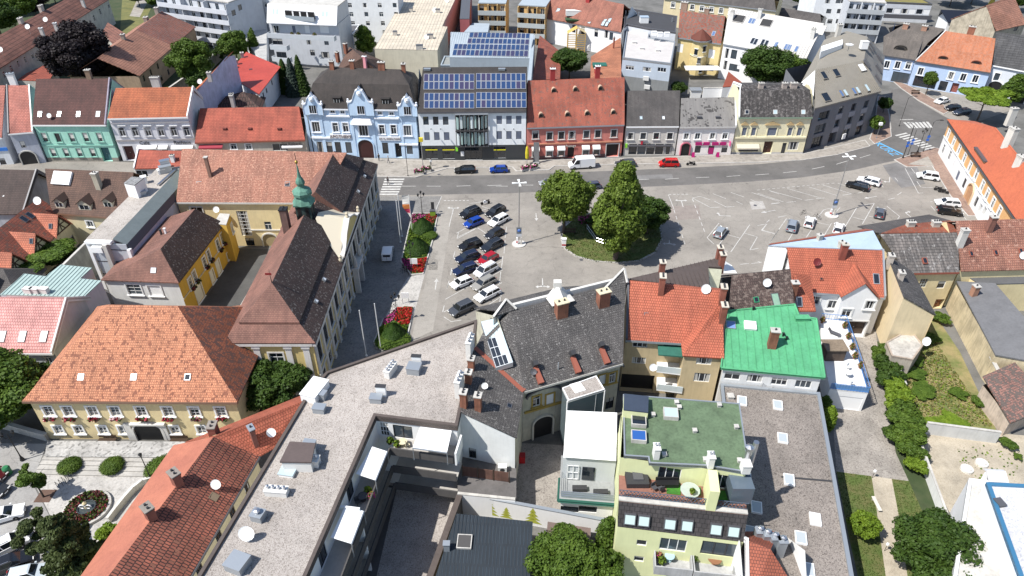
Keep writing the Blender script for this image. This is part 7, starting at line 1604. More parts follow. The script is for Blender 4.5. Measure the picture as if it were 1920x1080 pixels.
q=MB();q.hexa([V3(v.x,v.y,zz)for zz in(10.8,11.05)for v in(a,b,b+nT*6.2,a+nT*5.5)],plaster((.26,.12,.085),.2,'terracotta_terrace'));B.part('terrace_floor',q)
q=MB();q.hexa([V3(v.x,v.y,zz)for zz in(11.06,11.2)for v in(a,b,b+nT*.5,a+nT*.5)],CONC);B.part('terrace_kerb',q)
RL=plaster((.06,.085,.12),.1,'blue_grey_lattice');A_,B_=a+nT*.5,b+nT*.5;Ln=(B_-A_).length;q=MB()
for zz in(11.25,12.1):q.tube([V3((A_+DT*0).x,A_.y,zz),V3(B_.x,B_.y,zz)],.05,RL,4)
k_=0
while k_*.35<Ln-.4:
 p,p2=A_+DT*k_*.35,A_+DT*(k_*.35+.42);q.tube([V3(p.x,p.y,11.25),V3(p2.x,p2.y,12.1)],.035,RL,3,False);q.tube([V3(p2.x,p2.y,11.25),V3(p.x,p.y,12.1)],.035,RL,3,False);k_+=1
B.part('lattice_railing',q)
for p_ in((1253,900),(1303,903),(1368,909)):
 B.win(*p_,3.0 if p_[0]>1260 else 2.2,2.0,'triple',None,FRAMEW,bottom=11.1)
q=MB();c=G(1327,880,13.9);q.hexa([V3(v.x,v.y,zz)for zz in(11.05,13.9)for v in(c-nT*2.6,c+DT*.9-nT*2.6,c+DT*.9,c)],PY);B.part('terrace_divider',q)
q=MB();c=G(1370,940,11.2);q.box(c.x-.2,c.y-.2,11.1,c.x+1.9,c.y+2.6,13.3,plain((.10,.13,.16),.2,0,'grey_glass_box'));B.part('terrace_shed',q)
for(x0,y0,x1,y1)in((1250,925,1276,905),(1288,925,1314,912),(1322,935,1366,918)):
 q=MB();P=[G(x0,y0,11.12),G(x1,y0+3,11.12),G(x1,y1+2,11.12),G(x0,y1,11.12)];q.hexa([v-V3(0,0,.05)for v in P]+P,sheet((.05,.20,.02),(.035,.14,.015),2,20,'artificial_grass'));B.part('artificial_grass_mat',q)
q=MB();c=G(1292,928,11.1);q.lathe([(.05,11.1),(.05,11.8),(.95,11.82),(.95,11.88),(.02,11.9)],plaster((.4,.45,.4),.1),14,Matrix.Translation((c.x,c.y,0)));B.part('terrace_table',q)
q=MB();c=G(1195,900,11.1);q.box(c.x-1.2,c.y-1,11.1,c.x+1.0,c.y+1.2,11.7,DARK);q.box(c.x-.5,c.y-.5,11.7,c.x+.5,c.y+.6,11.8,GREYM);B.part('lounge_set',q)
for p_ in((1181,972),(1207,975),(1256,981),(1288,984),(1342,991),(1375,995)):
 B.skylight(*p_,1.15,1.2,plain((.50,.62,.60),.15,0,'pale_green_blind'),GREYM,.25);
for p_ in((1203,1018),(1198,1048)):B.win(*p_,1.0,.9,'shop',None,WHITE)
B.win(1262,1022,2.6,1.9,'triple',None,FRAMEW);B.win(1350,1030,3.6,2.1,'triple',None,DARK)
for(L2,R2)in(((1228,1062),(1300,1070)),((1302,1072),(1382,1080))):
 ledge(B,L2,R2,5.2,plaster((.40,.40,.40),.2,'ribbed_balcony'),1.1,2.6)
nav=plaster((.035,.05,.08),.1,'navy_sheet');P=[G(1170,740,14.6),G(1216,745,14.6),G(1215,775,15.0),G(1169,770,15.0)]
q=MB();c=G(1193,778,14);q.hexa([V3(v.x,v.y,14)for v in P]+P,PY);P2=[v+V3(0,0,.02)for v in P];q.hexa(P2+[v+V3(0,0,.15)for v in P2],nav);B.part('stair_head',q)
for p_,g_ in(((1197,793),GLASS),((1197,822),plain((.03,.1,.32),.12)),((1257,779),GLASSL)):B.skylight(*p_,1.5,1.4,g_,CONC,.5)
for p_ in((1229,856),(1330,872)):B.unit(*p_,.55,.9,1.4,VENTW,'roof_vent',0,z=14,vents=2)
B.unit(1396,882,.8,.9,1.0,VENTW,'roof_vent',0,z=14);q=MB();c=G(1402,872,14);q.tube([(c.x-.3,c.y,13),(c.x-.3,c.y,16.2)],.28,STEEL,8);q.tube([(c.x+.4,c.y+.4,13),(c.x+.4,c.y+.4,16.8)],.28,STEEL,8);q.lathe([(.28,16.2),(.42,16.3),(.42,16.6),(.1,16.8)],STEEL,8,Matrix.Translation((c.x-.3,c.y,0)));B.part('twin_flue',q)
for p_ in((1268,757),(1273,766),(1224,780),(1245,855),(1302,810),(1322,864),(1386,866),(1348,762),(1380,803)):B.unit(*p_,.35,.35,.3,CONC,'vent_cap',z=14)
B.finish()
B=pitched('small_brown_red_roof','red tiled roof with white party wall at the bottom edge beside the lime house',(1400,1150),(1520,1150),5,[((1398,1012),(1445,1030),40)],tile((.36,.105,.06),(.32,.09,.05),(.12,.04,.03),.3,.25,name='plain_red_tiles'),WP,coping=(WP,0));B.finish()
DB=tile((.035,.055,.075),(.03,.048,.065),(.015,.022,.03),2.2,.36,name='dark_blue_sheet',wear=.15)
P=[G(856,963,5.2),G(999,978,5.2),G(990,1160,3.6),G(790,1160,3.6)];B=Bld('dark_blue_roof_hall','single storey hall with dark slate blue seamed roof and square skylight','building',G(900,1050,0).xy);B.roof(P,DB,.25);B.seams(0,.38,plain((.02,.033,.048),.5),.03,.04);B.loop([V3(p.x,p.y,3.3)for p in inset(P,.4)],BEI);B.skylight(871,1017,1.5,1.5,plain((.08,.075,.07),.2),CONC,.3);B.unit(838,1030,.6,.5,1.0,ZINC,'flue');B.finish()
P=[G(1027,978,2.6),G(1108,990,2.6),G(1105,1060,2.6),G(1020,1045,2.6)];B=flat('garden_shed','small shed with flat brown felt roof among the trees at the bottom',P,2.6,plaster((.16,.115,.10),.15),BROWN,None);B.finish()
B=flat('white_cube_house','bright white building with pale gravel roof and blue metal edge, bottom right corner',[(1848,906),(1990,913),(2060,1180),(1945,1180)],8.0,speckle((.5,.5,.52),(.58,.58,.6),(.40,.40,.42),8,.1,'pale_roof_chips',bigamt=.1),plaster((.80,.80,.80),.03,'bright_white_wall'),plain((.05,.17,.30),.4,.1,'blue_metal_edge'),rimh=.2,rimw=.4)
B.unit(1873,945,.7,.9,.3,GREYM,'roof_unit',10);B.finish()
P=[G(1815,900,6.2),G(1832,903,6.2),G(1840,915,6.2),G(1824,930,6.2)];B=flat('white_low_wing','lower white wing adjoining the white cube house',[(1815,900),(1850,905),(1950,1180),(1770,1180)],5.5,CONC,plaster((.80,.80,.80),.03,'bright_white_wall'),WHITE);B.finish()
B=pitched('white_tent_roof_shed','small shed with pale grey ridge roof behind the white cube house',(1855,903),(1892,905),3.0,[((1850,882),(1886,884),30)],plaster((.62,.62,.63),.06),WP,depth=.5);B.finish()
freewall('concrete_panel_wall','grey concrete panel wall between the dry meadow and the building plot',(1730,812),(1866,830),0,1.9,.25,plaster((.56,.56,.54),.12))
freewall('white_plot_wall','long white wall running down beside the clipped bushes',(1718,846),(1768,985),0,1.6,.2,plaster((.70,.70,.68),.1))
freewall('old_plot_wall','crumbling pale wall remains above the row of bushes',(1655,645),(1692,735),0,1.4,.3,plaster((.50,.46,.40),.3))
T_DR=tile((.32,.105,.065),(.25,.08,.052),(.045,.018,.014),.62,.30,(.20,.08,.05),.15,name='near_red_tiles',wear=.4)
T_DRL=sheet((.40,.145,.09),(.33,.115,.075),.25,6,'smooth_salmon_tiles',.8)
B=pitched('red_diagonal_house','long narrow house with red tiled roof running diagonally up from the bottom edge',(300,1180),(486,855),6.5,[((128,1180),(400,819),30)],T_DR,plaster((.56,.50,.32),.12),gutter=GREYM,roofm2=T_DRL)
e1_,r1_=B.lines[0][1],B.lines[1][1];zq=r1_.z
far=G(566,753,zq);B.roof([r1_,e1_,G(560,812,6.5),far],T_OR,.2);B.roof([r1_,far,far+V3(-1,5,-3.4),r1_+V3(-5,2.5,-3.6)],T_OR,.2)
for px,py in((403,815),(333,905),(284,970)):B.chimney(px,py,1.1,.8,1.5,plaster((.24,.085,.06),.3),plaster((.26,.23,.2),.2),60)
B.chimney(478,828,.5,.9,2.2,plaster((.20,.08,.06),.3),ZINC,0,1)
for p_ in((409,917),(512,820)):B.dish(*p_,.55,.9)
for p_ in((401,932),(346,1015)):B.skylight(*p_,.8,.9,plain((.19,.14,.09),.6),plain((.19,.14,.09),.6),.12)
for p_ in((463,913),(436,960),(411,1007),(373,1065)):B.win(*p_,1.0,1.3,'w2',None,BROWN)
B.finish()
def quads(me_name,gen,mat):
 V=[];Fc=[]
 for c,a,b in gen:
  i=len(V);V+=[(c-a-b)[:],(c+a-b)[:],(c+a+b)[:],(c-a+b)[:]];Fc.append((i,i+1,i+2,i+3))
 me=D.meshes.new(me_name);me.from_pydata(V,[],Fc);me.materials.append(mat);me.update();return me
def rv(r=rnd):
 while True:
  v=Vector((r.uniform(-1,1),r.uniform(-1,1),r.uniform(-1,1)))
  if .01<v.length<1:return v.normalized()
def crown_gen(lobes,n,s,seed=1,flat=.0):
 r=random.Random(seed);tot=sum(l[1]**2 for l in lobes)
 for c,rad,sq in lobes:
  k=int(n*rad**2/tot)
  for _ in range(k):
   d=rv(r);rr=rad*(r.random()**.25)*r.uniform(.86,1.1);p=Vector(c)+Vector((d.x*rr,d.y*rr,d.z*rr*sq))
   nn=(d*1.1+rv(r)*.9).normalized();a=nn.cross(rv(r)).normalized();b=nn.cross(a);q=s*r.uniform(.6,1.35)
   yield p,a*q,b*q*r.uniform(.55,.9)
def lobes_for(kind,seed):
 r=random.Random(seed);L=[]
 if kind=='round':
  for i in range(75):
   d=rv(r);q=r.uniform(.55,.82);L.append(((d.x*q,d.y*q,.05+(abs(d.z)*q if d.z>-.3 else d.z*.55)),r.uniform(.17,.31),.95))
  L.append(((0,0,0),.60,.85))
 elif kind=='tall':
  for i in range(95):
   z=r.uniform(-.9,.92);w_=(.60-.10*abs(z+.35)-.36*max(0,z+.1)**1.3)*(1 if z>-.6 else .8);a=r.uniform(0,6.28);q=r.uniform(.55,1);L.append(((w_*math.cos(a)*q,w_*math.sin(a)*q,z),r.uniform(.14,.25),1.05))
  L+=[((0,0,-.45),.40,.9),((0,0,0),.36,1),((0,0,.4),.26,1)]
 elif kind=='bushy':
  for i in range(26):d=rv(r);q=r.uniform(.25,.8);L.append(((d.x*q,d.y*q,abs(d.z)*q*.8-.2+r.uniform(-.15,.15)),r.uniform(.16,.42),.85))
 elif kind=='column':
  for i in range(22):
   z=i/21*2-1;L.append(((r.uniform(-.05,.05),r.uniform(-.05,.05),z),.30*(1-max(0,z)**1.5*.8),1))
 elif kind=='spread':
  for i in range(22):a=r.uniform(0,6.28);q=r.uniform(.2,.75);L.append(((q*math.cos(a),q*math.sin(a),r.uniform(-.12,.2)),r.uniform(.2,.34),.6))
 elif kind=='loose':
  for i in range(15):d=rv(r);q=r.uniform(.3,.85);L.append(((d.x*q,d.y*q,d.z*q*.9),r.uniform(.14,.28),.8))
 elif kind=='pine':
  for i in range(26):
   a=i*2.4;z=-1+i/13.;q=.95*(1-(z+1)/2.15)**.8
   for j in range(3):t=(.45,.75,1.0)[j];L.append(((q*t*math.cos(a),q*t*math.sin(a),z*.95-.05*t+r.uniform(-.05,.05)),(.24,.18,.11)[j]*(1.1-(z+1)*.22),.6))
 elif kind=='hedge':
  L=[((0,0,0),.9,.75)]
 return L
PROT={}
def crownmesh(kind,seed,n,s,mat):
 n=int(n*2.6);s=s*.60
 k=(kind,seed,n,s,mat.name)
 if k not in PROT:PROT[k]=quads('crown',crown_gen(lobes_for(kind,seed),n,s,seed),mat)
 return PROT[k]
def conifer_mesh(seed,n,s,mat):
 n=int(n*1.5);s=s*.8
 k=('con',seed,n,s,mat.name)
 if k in PROT:return PROT[k]
 def g():
  r=random.Random(seed)
  for i in range(n):
   z=r.random()**1.25*2-1;w_=(1-(z+1)/2)**.85*.62*(1-.22*((z*6)%1))+.02;a=r.uniform(0,6.28);q=r.uniform(.35,1)**.5
   p=Vector((math.cos(a)*w_*q,math.sin(a)*w_*q,z-.10*q));o=Vector((math.cos(a),math.sin(a),-.45)).normalized();sd=Vector((-math.sin(a),math.cos(a),0));t=r.uniform(-.6,.6)
   yield p,o*s*r.uniform(.9,1.6),(sd*math.cos(t)+Vector((0,0,1))*math.sin(t))*s*.45
 PROT[k]=quads('crown',g(),mat);return PROT[k]
F_MID=leafmat((.048,.092,.012),(.105,.165,.022),'foliage_mid');F_DARK=leafmat((.026,.056,.010),(.062,.108,.016),'foliage_dark');F_LIGHT=leafmat((.10,.17,.015),(.19,.27,.025),'foliage_light')
F_BEECH=leafmat((.016,.012,.014),(.030,.022,.024),'copper_beech_leaves');F_PINE=leafmat((.045,.065,.022),(.085,.11,.035),'pine_needles');F_BLUE=leafmat((.03,.05,.038),(.06,.085,.065),'blue_spruce');F_OLIVE=leafmat((.14,.13,.03),(.20,.18,.05),'olive_needles');F_LIME=leafmat((.075,.12,.014),(.165,.225,.036),'linden_leaves')
BARK=plaster((.09,.07,.055),.3,'bark')
def tree(px,py,h,r,kind,mat,label,seed=1,n=5000,s=.06,trunk=None,cat='tree',name=None,group=None,sq=None,th=None,z0=0):
 """trunk base at pixel; crown radius r, total height h"""
 p=G(px,py,z0);nm=name or{'conifer':'conifer','column':'cypress','hedge':'bush','bush':'bush'}.get(kind,'tree')
 o=thing(nm,label,cat,p,0,group);th=th if th is not None else(h*.22 if kind not in('conifer','column','hedge','bush')else .2)
 ch=h-th;kk='bushy' if kind=='bush' else kind
 me=conifer_mesh(seed,n,s,mat)if kind=='conifer' else crownmesh(kk,seed,n,s,mat)
 c=link(D.objects.new('crown',me),o);c.location=(0,0,th+ch*.5);zs=ch*.5/(1.0 if kind in('conifer','column','tall')else .92)
 if kind=='hedge':zs=ch*.5/.7
 c.scale=(r*(1.6 if kind=='conifer' else 1.05 if kind!='tall' else 1.35 if kind!='column' else 3),r*(1.6 if kind=='conifer' else 1.05 if kind!='tall' else 1.35),zs)
 if kind=='column':c.scale=(r*3,r*3,zs)
 c.rotation_euler=(0,0,rnd.uniform(0,6.28))
 if kind not in('hedge','bush'):
  q=MB();tr=trunk or max(.12,h*.025);q.tube([(0,0,0),(tr*.3,0,th*.6),(0,tr*.2,th+ch*.2),(0,0,th+ch*.6)],[tr,tr*.8,tr*.6,tr*.15],BARK,7)
  if kind in('round','tall','loose','spread'):
   for i in range(6):
    a=i*1.05+seed;z_=th+ch*(.05+.06*i);q.tube([(0,0,z_),(math.cos(a)*r*.35,math.sin(a)*r*.35,z_+ch*.16),(math.cos(a)*r*.72,math.sin(a)*r*.72,z_+ch*.30)],[tr*.45,tr*.25,tr*.08],BARK,5)
  q.obj('trunk',o)
 return o
tree(1056,438,12.2,5.0,'round',F_LIME,'broad lumpy linden on the left of the round island',11,15000,.045,.35)
tree(1153,487,17.8,4.6,'tall',F_LIME,'tallest linden standing at the front edge of the round island',12,20000,.042,.5,th=3.6)
tree(1212,440,7,4.0,'round',F_DARK,'dark low tree behind the tall linden on the island',13,7000,.06)
tree(1190,418,4.5,3.6,'bush',F_MID,'green shrub at the back right of the island',14,4500,.07)
tree(1130,428,3.2,3.4,'bush',F_DARK,'dark shrub between the two lindens',15,4000,.07)
tree(170,176,17.5,9.4,'round',F_BEECH,'huge dark copper beech behind the mint green house',21,22000,.040,.6)
tree(372,170,13,6.2,'round',F_MID,'big round garden tree beside the salmon roofed house',22,11000,.05)
tree(380,180,6.5,3.3,'round',F_DARK,'smaller bushy tree in front of the big round garden tree',23,5000,.07)
tree(446,118,9,4.5,'round',F_MID,'round tree below the white balcony flats',24,7000,.06)
tree(418,118,5.5,3.2,'loose',F_DARK,'thin dark tree left of the round tree by the balcony flats',25,3000,.08)
tree(462,112,7.5,1.3,'column',F_LIGHT,'yellow green columnar cypress, left of the pair',26,3000,.05)
tree(480,108,8.5,1.7,'column',F_MID,'taller olive cypress, right of the pair',27,3500,.05)
tree(440,130,3.5,3.5,'bush',F_DARK,'dark garden shrub above the red sheet roof',28,3000,.08)
for i,(x,y,h,m_)in enumerate(((538,172,9,F_DARK),(553,178,10,F_BLUE),(568,176,10.5,F_DARK))):tree(x,y,h,2.6,'conifer',m_,('dark spruce closest to the red roofed house','bluish spruce in the middle of three','dark spruce nearest the pharmacy, last of three')[i],31+i,3500,.07,group='spruces behind the pharmacy')
tree(687,108,9,3.4,'tall',F_MID,'slender green tree between the white flats and the cream flat roof',34,5000,.06)
tree(716,62,6,4.0,'round',F_MID,'round shrubby tree in the flats courtyard',35,5000,.07)
tree(742,30,8,4.0,'round',F_DARK,'dark tree against the edge of the long cream roof',36,5000,.07)
tree(690,50,3.0,2.6,'hedge',F_MID,'clipped box hedge in the flats courtyard',37,2500,.08,cat='hedge')
tree(238,168,4.5,3.6,'bush',F_MID,'ivy like shrub behind the orange cafe roof',38,4000,.08)
tree(322,182,3,2.8,'bush',F_MID,'low bright shrub by the tiled garden wall',39,2500,.09)
for i,(x,y,h,r,m_,lb)in enumerate(((8,80,13,7,F_DARK,'dark woodland tree at the left edge behind the long roof'),(40,50,11,6,F_MID,'bright green tree behind the long roof'),(72,38,10,5,F_BEECH,'purple brown tree behind the long roof'),(20,25,13,8,F_DARK,'tall dark tree in the top left corner'),(75,15,9,6,F_LIGHT,'light green tree top left'),(105,8,9,6,F_DARK,'dark tree at the top edge above the long roof'),(262,12,7,4.5,F_DARK,'dark tree beside the pale path at the top'),(292,16,5,3,F_MID,'small tree by the balcony flats corner'))):
 tree(x,y,h,r,'round',m_,lb,41+i%3,7000,.06)
tree(1067,148,8,5.6,'round',F_DARK,'dark round tree in the yard behind the inn',50,9000,.05)
tree(1428,175,12,6.8,'round',F_DARK,'big dark tree behind the yellow house, left of two',51,13000,.045)
tree(1478,172,10,5.4,'round',F_MID,'big mid green tree behind the yellow house, right of two',52,10000,.05)
tree(1830,84,14.5,3.4,'conifer',F_OLIVE,'yellowish conifer behind the orange roofed light blue house',53,4500,.07)
tree(1832,226,9,6.2,'spread',F_LIGHT,'spreading bright green tree over the parked cars, upper right',54,11000,.05,th=3.5)
tree(1735,178,6.2,1.9,'round',F_MID,'slim young street tree at the light blue shop window',55,3000,.08,th=2.2)
tree(1889,200,8,3.2,'tall',F_MID,'oval green tree before the white house at the right edge',56,5000,.07,th=2)
tree(1655,212,4,1.8,'round',F_DARK,'small dark street tree by the grey corner building',57,2000,.1)
tree(1638,252,4.5,1.7,'round',F_MID,'young tree in the shade of the grey corner building',58,2000,.1)
for i,(x,y,h,r,m_,k_,lb)in enumerate(((1500,18,8,5,F_DARK,'round','dark tree top centre right'),(1522,20,9,3,F_BLUE,'conifer','blue spruce by the cream house'),(1780,12,8,6,F_DARK,'round','dark trees edge above the white gable house'),(1820,8,8,5,F_MID,'round','leafy tree in the top right corner'),(1905,22,7,4,F_DARK,'round','tree behind the rough plaster house'),(1270,182,4,2.2,'F','round','small potted tree in the villa garden'))):
 tree(x,y,h,r,k_,F_DARK if m_=='F' else m_,lb,61+i%2,5000,.07)
tree(75,520,6.5,6.2,'spread',F_MID,'leafy walnut beside the half timbered house',65,9000,.055,th=2)
tree(120,500,4,3.2,'bush',F_DARK,'dark shrub in the timbered house yard',66,3000,.08)
tree(20,800,10,6.2,'round',F_MID,'large leafy tree left of the cream house',67,13000,.045)
tree(70,770,7,3.8,'round',F_DARK,'smaller tree against the cream house left corner',68,6000,.06)
tree(525,760,6.8,4.9,'round',F_DARK,'dense round tree between the town hall and the gravel roof',69,14000,.045,th=.8)
tree(82,932,5.2,2.2,'loose',F_MID,'young street tree in a square iron grate',71,2600,.085,th=1.6)
tree(166,1085,10,4.1,'pine',F_PINE,'large shaggy pine near the bottom left corner',72,15000,.05,th=.8)
tree(88,1030,5.5,2.6,'loose',F_PINE,'lower left branch mass next to the pine',73,3000,.08,cat='shrub')
tree(208,1008,2.0,1.3,'bush',F_LIGHT,'bright yellow green shrub at the red roof eave',74,1500,.12)
for i,(x,y,lb)in enumerate(((134,880,'clipped oval bush on the steps, left one'),(213,880,'clipped oval bush on the steps, middle one'),(308,885,'clipped oval bush on the steps touching the red roof'))):
 o=tree(x,y,1.3,1.45 if i<2 else 2.2,'hedge',F_MID,lb,75,5000,.055,cat='bush',group='clipped bushes on the steps',th=.1)
tree(1055,1092,6.6,3.8,'round',F_MID,'leafy garden tree at the bottom edge before the brown shed',77,11000,.045)
tree(1122,1112,6,2.5,'round',F_MID,'second garden tree touching the lime house',78,6000,.06)
tree(1134,1040,6.5,1.2,'column',F_MID,'pointed green cypress beside the lime house',79,4000,.05)
for i,(x,y,h,r,m_)in enumerate(((1645,678,3.0,1.7,F_MID),(1655,700,3.2,1.9,F_DARK),(1660,720,3.2,2.1,F_DARK),(1672,742,3.0,2.0,F_LIGHT),(1680,765,3.0,2.1,F_LIGHT),(1683,788,3.4,2.1,F_MID),(1695,812,3.2,2.3,F_MID),(1697,838,3.4,2.3,F_MID),(1706,860,2.6,1.6,F_MID),(1712,885,2.4,1.4,F_LIGHT),(1668,822,2.0,1.2,F_DARK))):
 tree(x,y,h,r,'bush',m_,('dark','bright','mid green')[[F_DARK,F_LIGHT,F_MID].index(m_)]+' bush number %s from the top in the row along the driveway'%('one two three four five six seven eight nine ten eleven'.split()[i]),81+i%3,3500,.085,group='bushes along the driveway')
tree(1612,1005,3.4,1.7,'round',F_LIGHT,'bright young tree on the narrow lawn',85,4500,.07,th=.6)
tree(1735,1075,6.6,4.6,'round',F_DARK,'large dense tree beside the white cube house',86,14000,.045,th=1)
tree(1548,800,3.6,1.0,'column',F_LIGHT,'ivy column on the hall wall by the garage',87,2500,.07);tree(1542,770,2.6,.9,'column',F_MID,'upper ivy tuft on the hall wall',88,2000,.07)
for i,(x,y,h,r)in enumerate(((1712,705,.9,1.8),(1725,738,.9,1.9),(1742,640,1.2,1.4),(1762,606,1.7,1.5),(1795,740,.7,1.3),(1832,757,1.2,1.1),(1785,796,.7,1.9),(1885,836,1.3,1.1),(1906,860,.8,.6),(1745,796,.7,1.5),(1712,680,1.0,1.4))):
 tree(x,y,h,r,'bush',F_LIGHT if i in(6,9)else F_MID,'wild shrub in the overgrown plot, %s'%('beside the stained shed slab;in the densest thicket;by the shed corner;under the cream gable;in dry grass at the centre;near the sandy wall foot;along the panel wall, right;in the sandy building plot;small one in the sandy plot corner;along the panel wall, left;next to the ruined shed'.split(';')[i]),91+i%2,1800,.11)
def tuft_patch(name,px,n,hgt,mats,seed,size=.08,z=0.0,kind='stuff'):
 r=random.Random(seed);P=[G(*p,z)for p in px];x0,x1=min(p.x for p in P),max(p.x for p in P);y0,y1=min(p.y for p in P),max(p.y for p in P);q=MB();k=0
 while k<n:
  x,y=r.uniform(x0,x1),r.uniform(y0,y1);ins=False
  for i in range(len(P)):
   a,b=P[i],P[i-1]
   if(a.y>y)!=(b.y>y)and x<(b.x-a.x)*(y-a.y)/(b.y-a.y)+a.x:ins=not ins
  k+=1
  if not ins:continue
  c=Vector((x,y,z+r.uniform(.0,hgt)));d1=rv(r)*size;d2=d1.cross(rv(r)).normalized()*size;q.poly([c-d1-d2,c+d1-d2,c+d1+d2,c-d1+d2],r.choice(mats))
 o=q.obj(name);return setp(o,kind=kind)
tuft_patch('wild_grass',[(1670,650),(1740,620),(1860,800),(1720,796),(1690,740)],6000,.15,[F_OLIVE,F_LIGHT,GRASSG,leafmat((.13,.16,.04),(.20,.22,.07),'pale_meadow_grass'),leafmat((.22,.17,.07),(.30,.24,.10),'dry_grass')],5,.10)
tuft_patch('plot_weeds',[(1790,835),(1920,835),(1915,890),(1835,905),(1800,870)],150,.15,[F_MID,F_LIGHT],6,.10)
for PX_ in([(1568,886),(1632,893),(1655,1040),(1665,1120),(1620,1120)],[(1674,900),(1704,902),(1800,1120),(1712,1120),(1688,990)]):tuft_patch('lawn_tufts',PX_,4000,.05,[leafmat((.05,.085,.015),(.09,.12,.03),'lawn_blades')],7,.05,.015)
tuft_patch('island_grass',isl,6000,.08,[leafmat((.05,.08,.015),(.10,.11,.03),'island_blades')],8,.07,.15)
RF=plain((.45,.012,.012),.7,0,'red_flowers');PF=plain((.42,.04,.20),.7,0,'pink_flowers');SOIL=plaster((.07,.045,.03),.2,'soil');GH=plaster((.06,.11,.02),.3,'hedge_ground')
raised('flower_bed_kerb',[(773,399),(822,399),(812,450),(794,513),(770,515),(751,490),(764,433)],.18,GH,KERB,.2)
raised('flower_bed_kerb',[(758,572),(776,574),(770,608),(761,646),(705,652),(700,640),(717,598)],.18,GH,KERB,.2)
for nm,px,n,mats,sd in(('red_flowers',[(775,488),(800,484),(793,510),(774,511)],2600,[RF,RF,RF,F_DARK],1),('pink_flowers',[(753,486),(774,488),(772,509),(758,498)],1500,[PF,PF,F_DARK],2),('red_flowers',[(800,402),(820,402),(812,422),(798,410)],900,[RF,F_DARK,plain((.15,.03,.02),.8)],3),('pink_flowers',[(773,402),(800,402),(778,420),(770,416)],900,[PF,F_DARK],4),('red_flowers',[(746,578),(774,577),(768,605),(756,612),(740,600)],2600,[RF,RF,F_DARK],5),('pink_flowers',[(720,600),(745,578),(738,600),(718,612)],1200,[PF,PF,F_DARK],6),('pink_flowers',[(1085,405),(1150,402),(1150,418),(1085,420)],900,[PF,F_DARK],7)):
 tuft_patch(nm,px,n,.22,mats,sd,.11,.2)
for nm,px,n in(('bed_greenery',[(768,430),(812,425),(800,480),(758,484)],3500),('bed_greenery',[(712,615),(740,605),(764,612),(758,644),(706,648)],3500)):tuft_patch(nm,px,n,.25,[F_MID,F_MID,F_LIGHT],9,.12,.2)
CONEG=leafmat((.03,.065,.012),(.05,.10,.018),'clipped_yew')
def topiary(px,py,r,h,label):
 o=thing('topiary',label,'topiary',G(px,py,.18),0,'clipped topiary cones in the flower beds');k=('top',)
 if k not in PROT:
  def g():
   rr=random.Random(3)
   for i in range(7000):
    z=rr.random();w_=(1-z**1.6)**.75*1.0*(.82 if z<.08 else 1);a=rr.uniform(0,6.28);q=rr.uniform(.94,1.03);n_=Vector((math.cos(a),math.sin(a),.7)).normalized();nn=(n_+rv(rr)*.5).normalized();b=nn.cross(rv(rr)).normalized()
    yield Vector((math.cos(a)*w_*q,math.sin(a)*w_*q,z)),b*.045,nn.cross(b)*.045
  PROT[k]=quads('clipped_foliage',g(),CONEG);q=MB();q.lathe([(.78,0),(.93,.15),(.9,.35),(.75,.6),(.45,.85),(.02,.98)],CONEG,16);PROT['topc']=q.mesh('core')
 for nm,me in(('foliage',PROT[k]),('core',PROT['topc'])):c=link(D.objects.new(nm,me),o);c.scale=(r,r,h)if nm=='foliage' else(r*.86,r*.86,h*.9)
topiary(793,432,2.0,2.6,'clipped yew cone nearest the road in the first flower bed');topiary(783,470,2.1,2.6,'clipped yew dome beside the red flowers of the first bed');topiary(739,631,1.8,2.5,'clipped yew cone in the second flower bed')
for px,py,a,b,lb in((806,445,1.5,1.2,'low green hedge block behind the yew domes'),(728,644,2.0,1.0,'low hedge at the near end of the second bed'),(752,640,1.6,1.0,'low hedge beside the gravel roof edge')):
 o=tree(px,py,.9,a,'hedge',F_MID,lb,95,2500,.07,cat='hedge',th=.05)
TYRE=plain((.012,.012,.012),.8,0,'tyre');RIM=plain((.35,.35,.36),.35,.8,'alloy');CGL=plain((.012,.015,.018),.05,0,'car_glass',1.0);LAMPW=plain((.75,.75,.72),.15,0,'headlight_glass',.8);LAMPR=plain((.30,.01,.01),.2,0,'tail_light');PLATE=plain((.7,.7,.7),.5,0,'number_plate')
CT={'hatch':(4.1,1.76,1.48,.92,1.02,.45,-1.45,-1.98),'wagon':(4.75,1.84,1.50,.94,1.15,.45,-1.85,-2.25),'suv':(4.5,1.88,1.68,1.05,1.15,.55,-1.75,-2.15),'sedan':(4.7,1.82,1.44,.93,1.15,.35,-1.15,-1.75),'mpv':(4.6,1.84,1.72,1.02,1.45,.75,-1.85,-2.2)}
CARM={}
def carpaint(c):return plain(c,.22,.15 if max(c)<.6 else 0,'car_paint',.7)
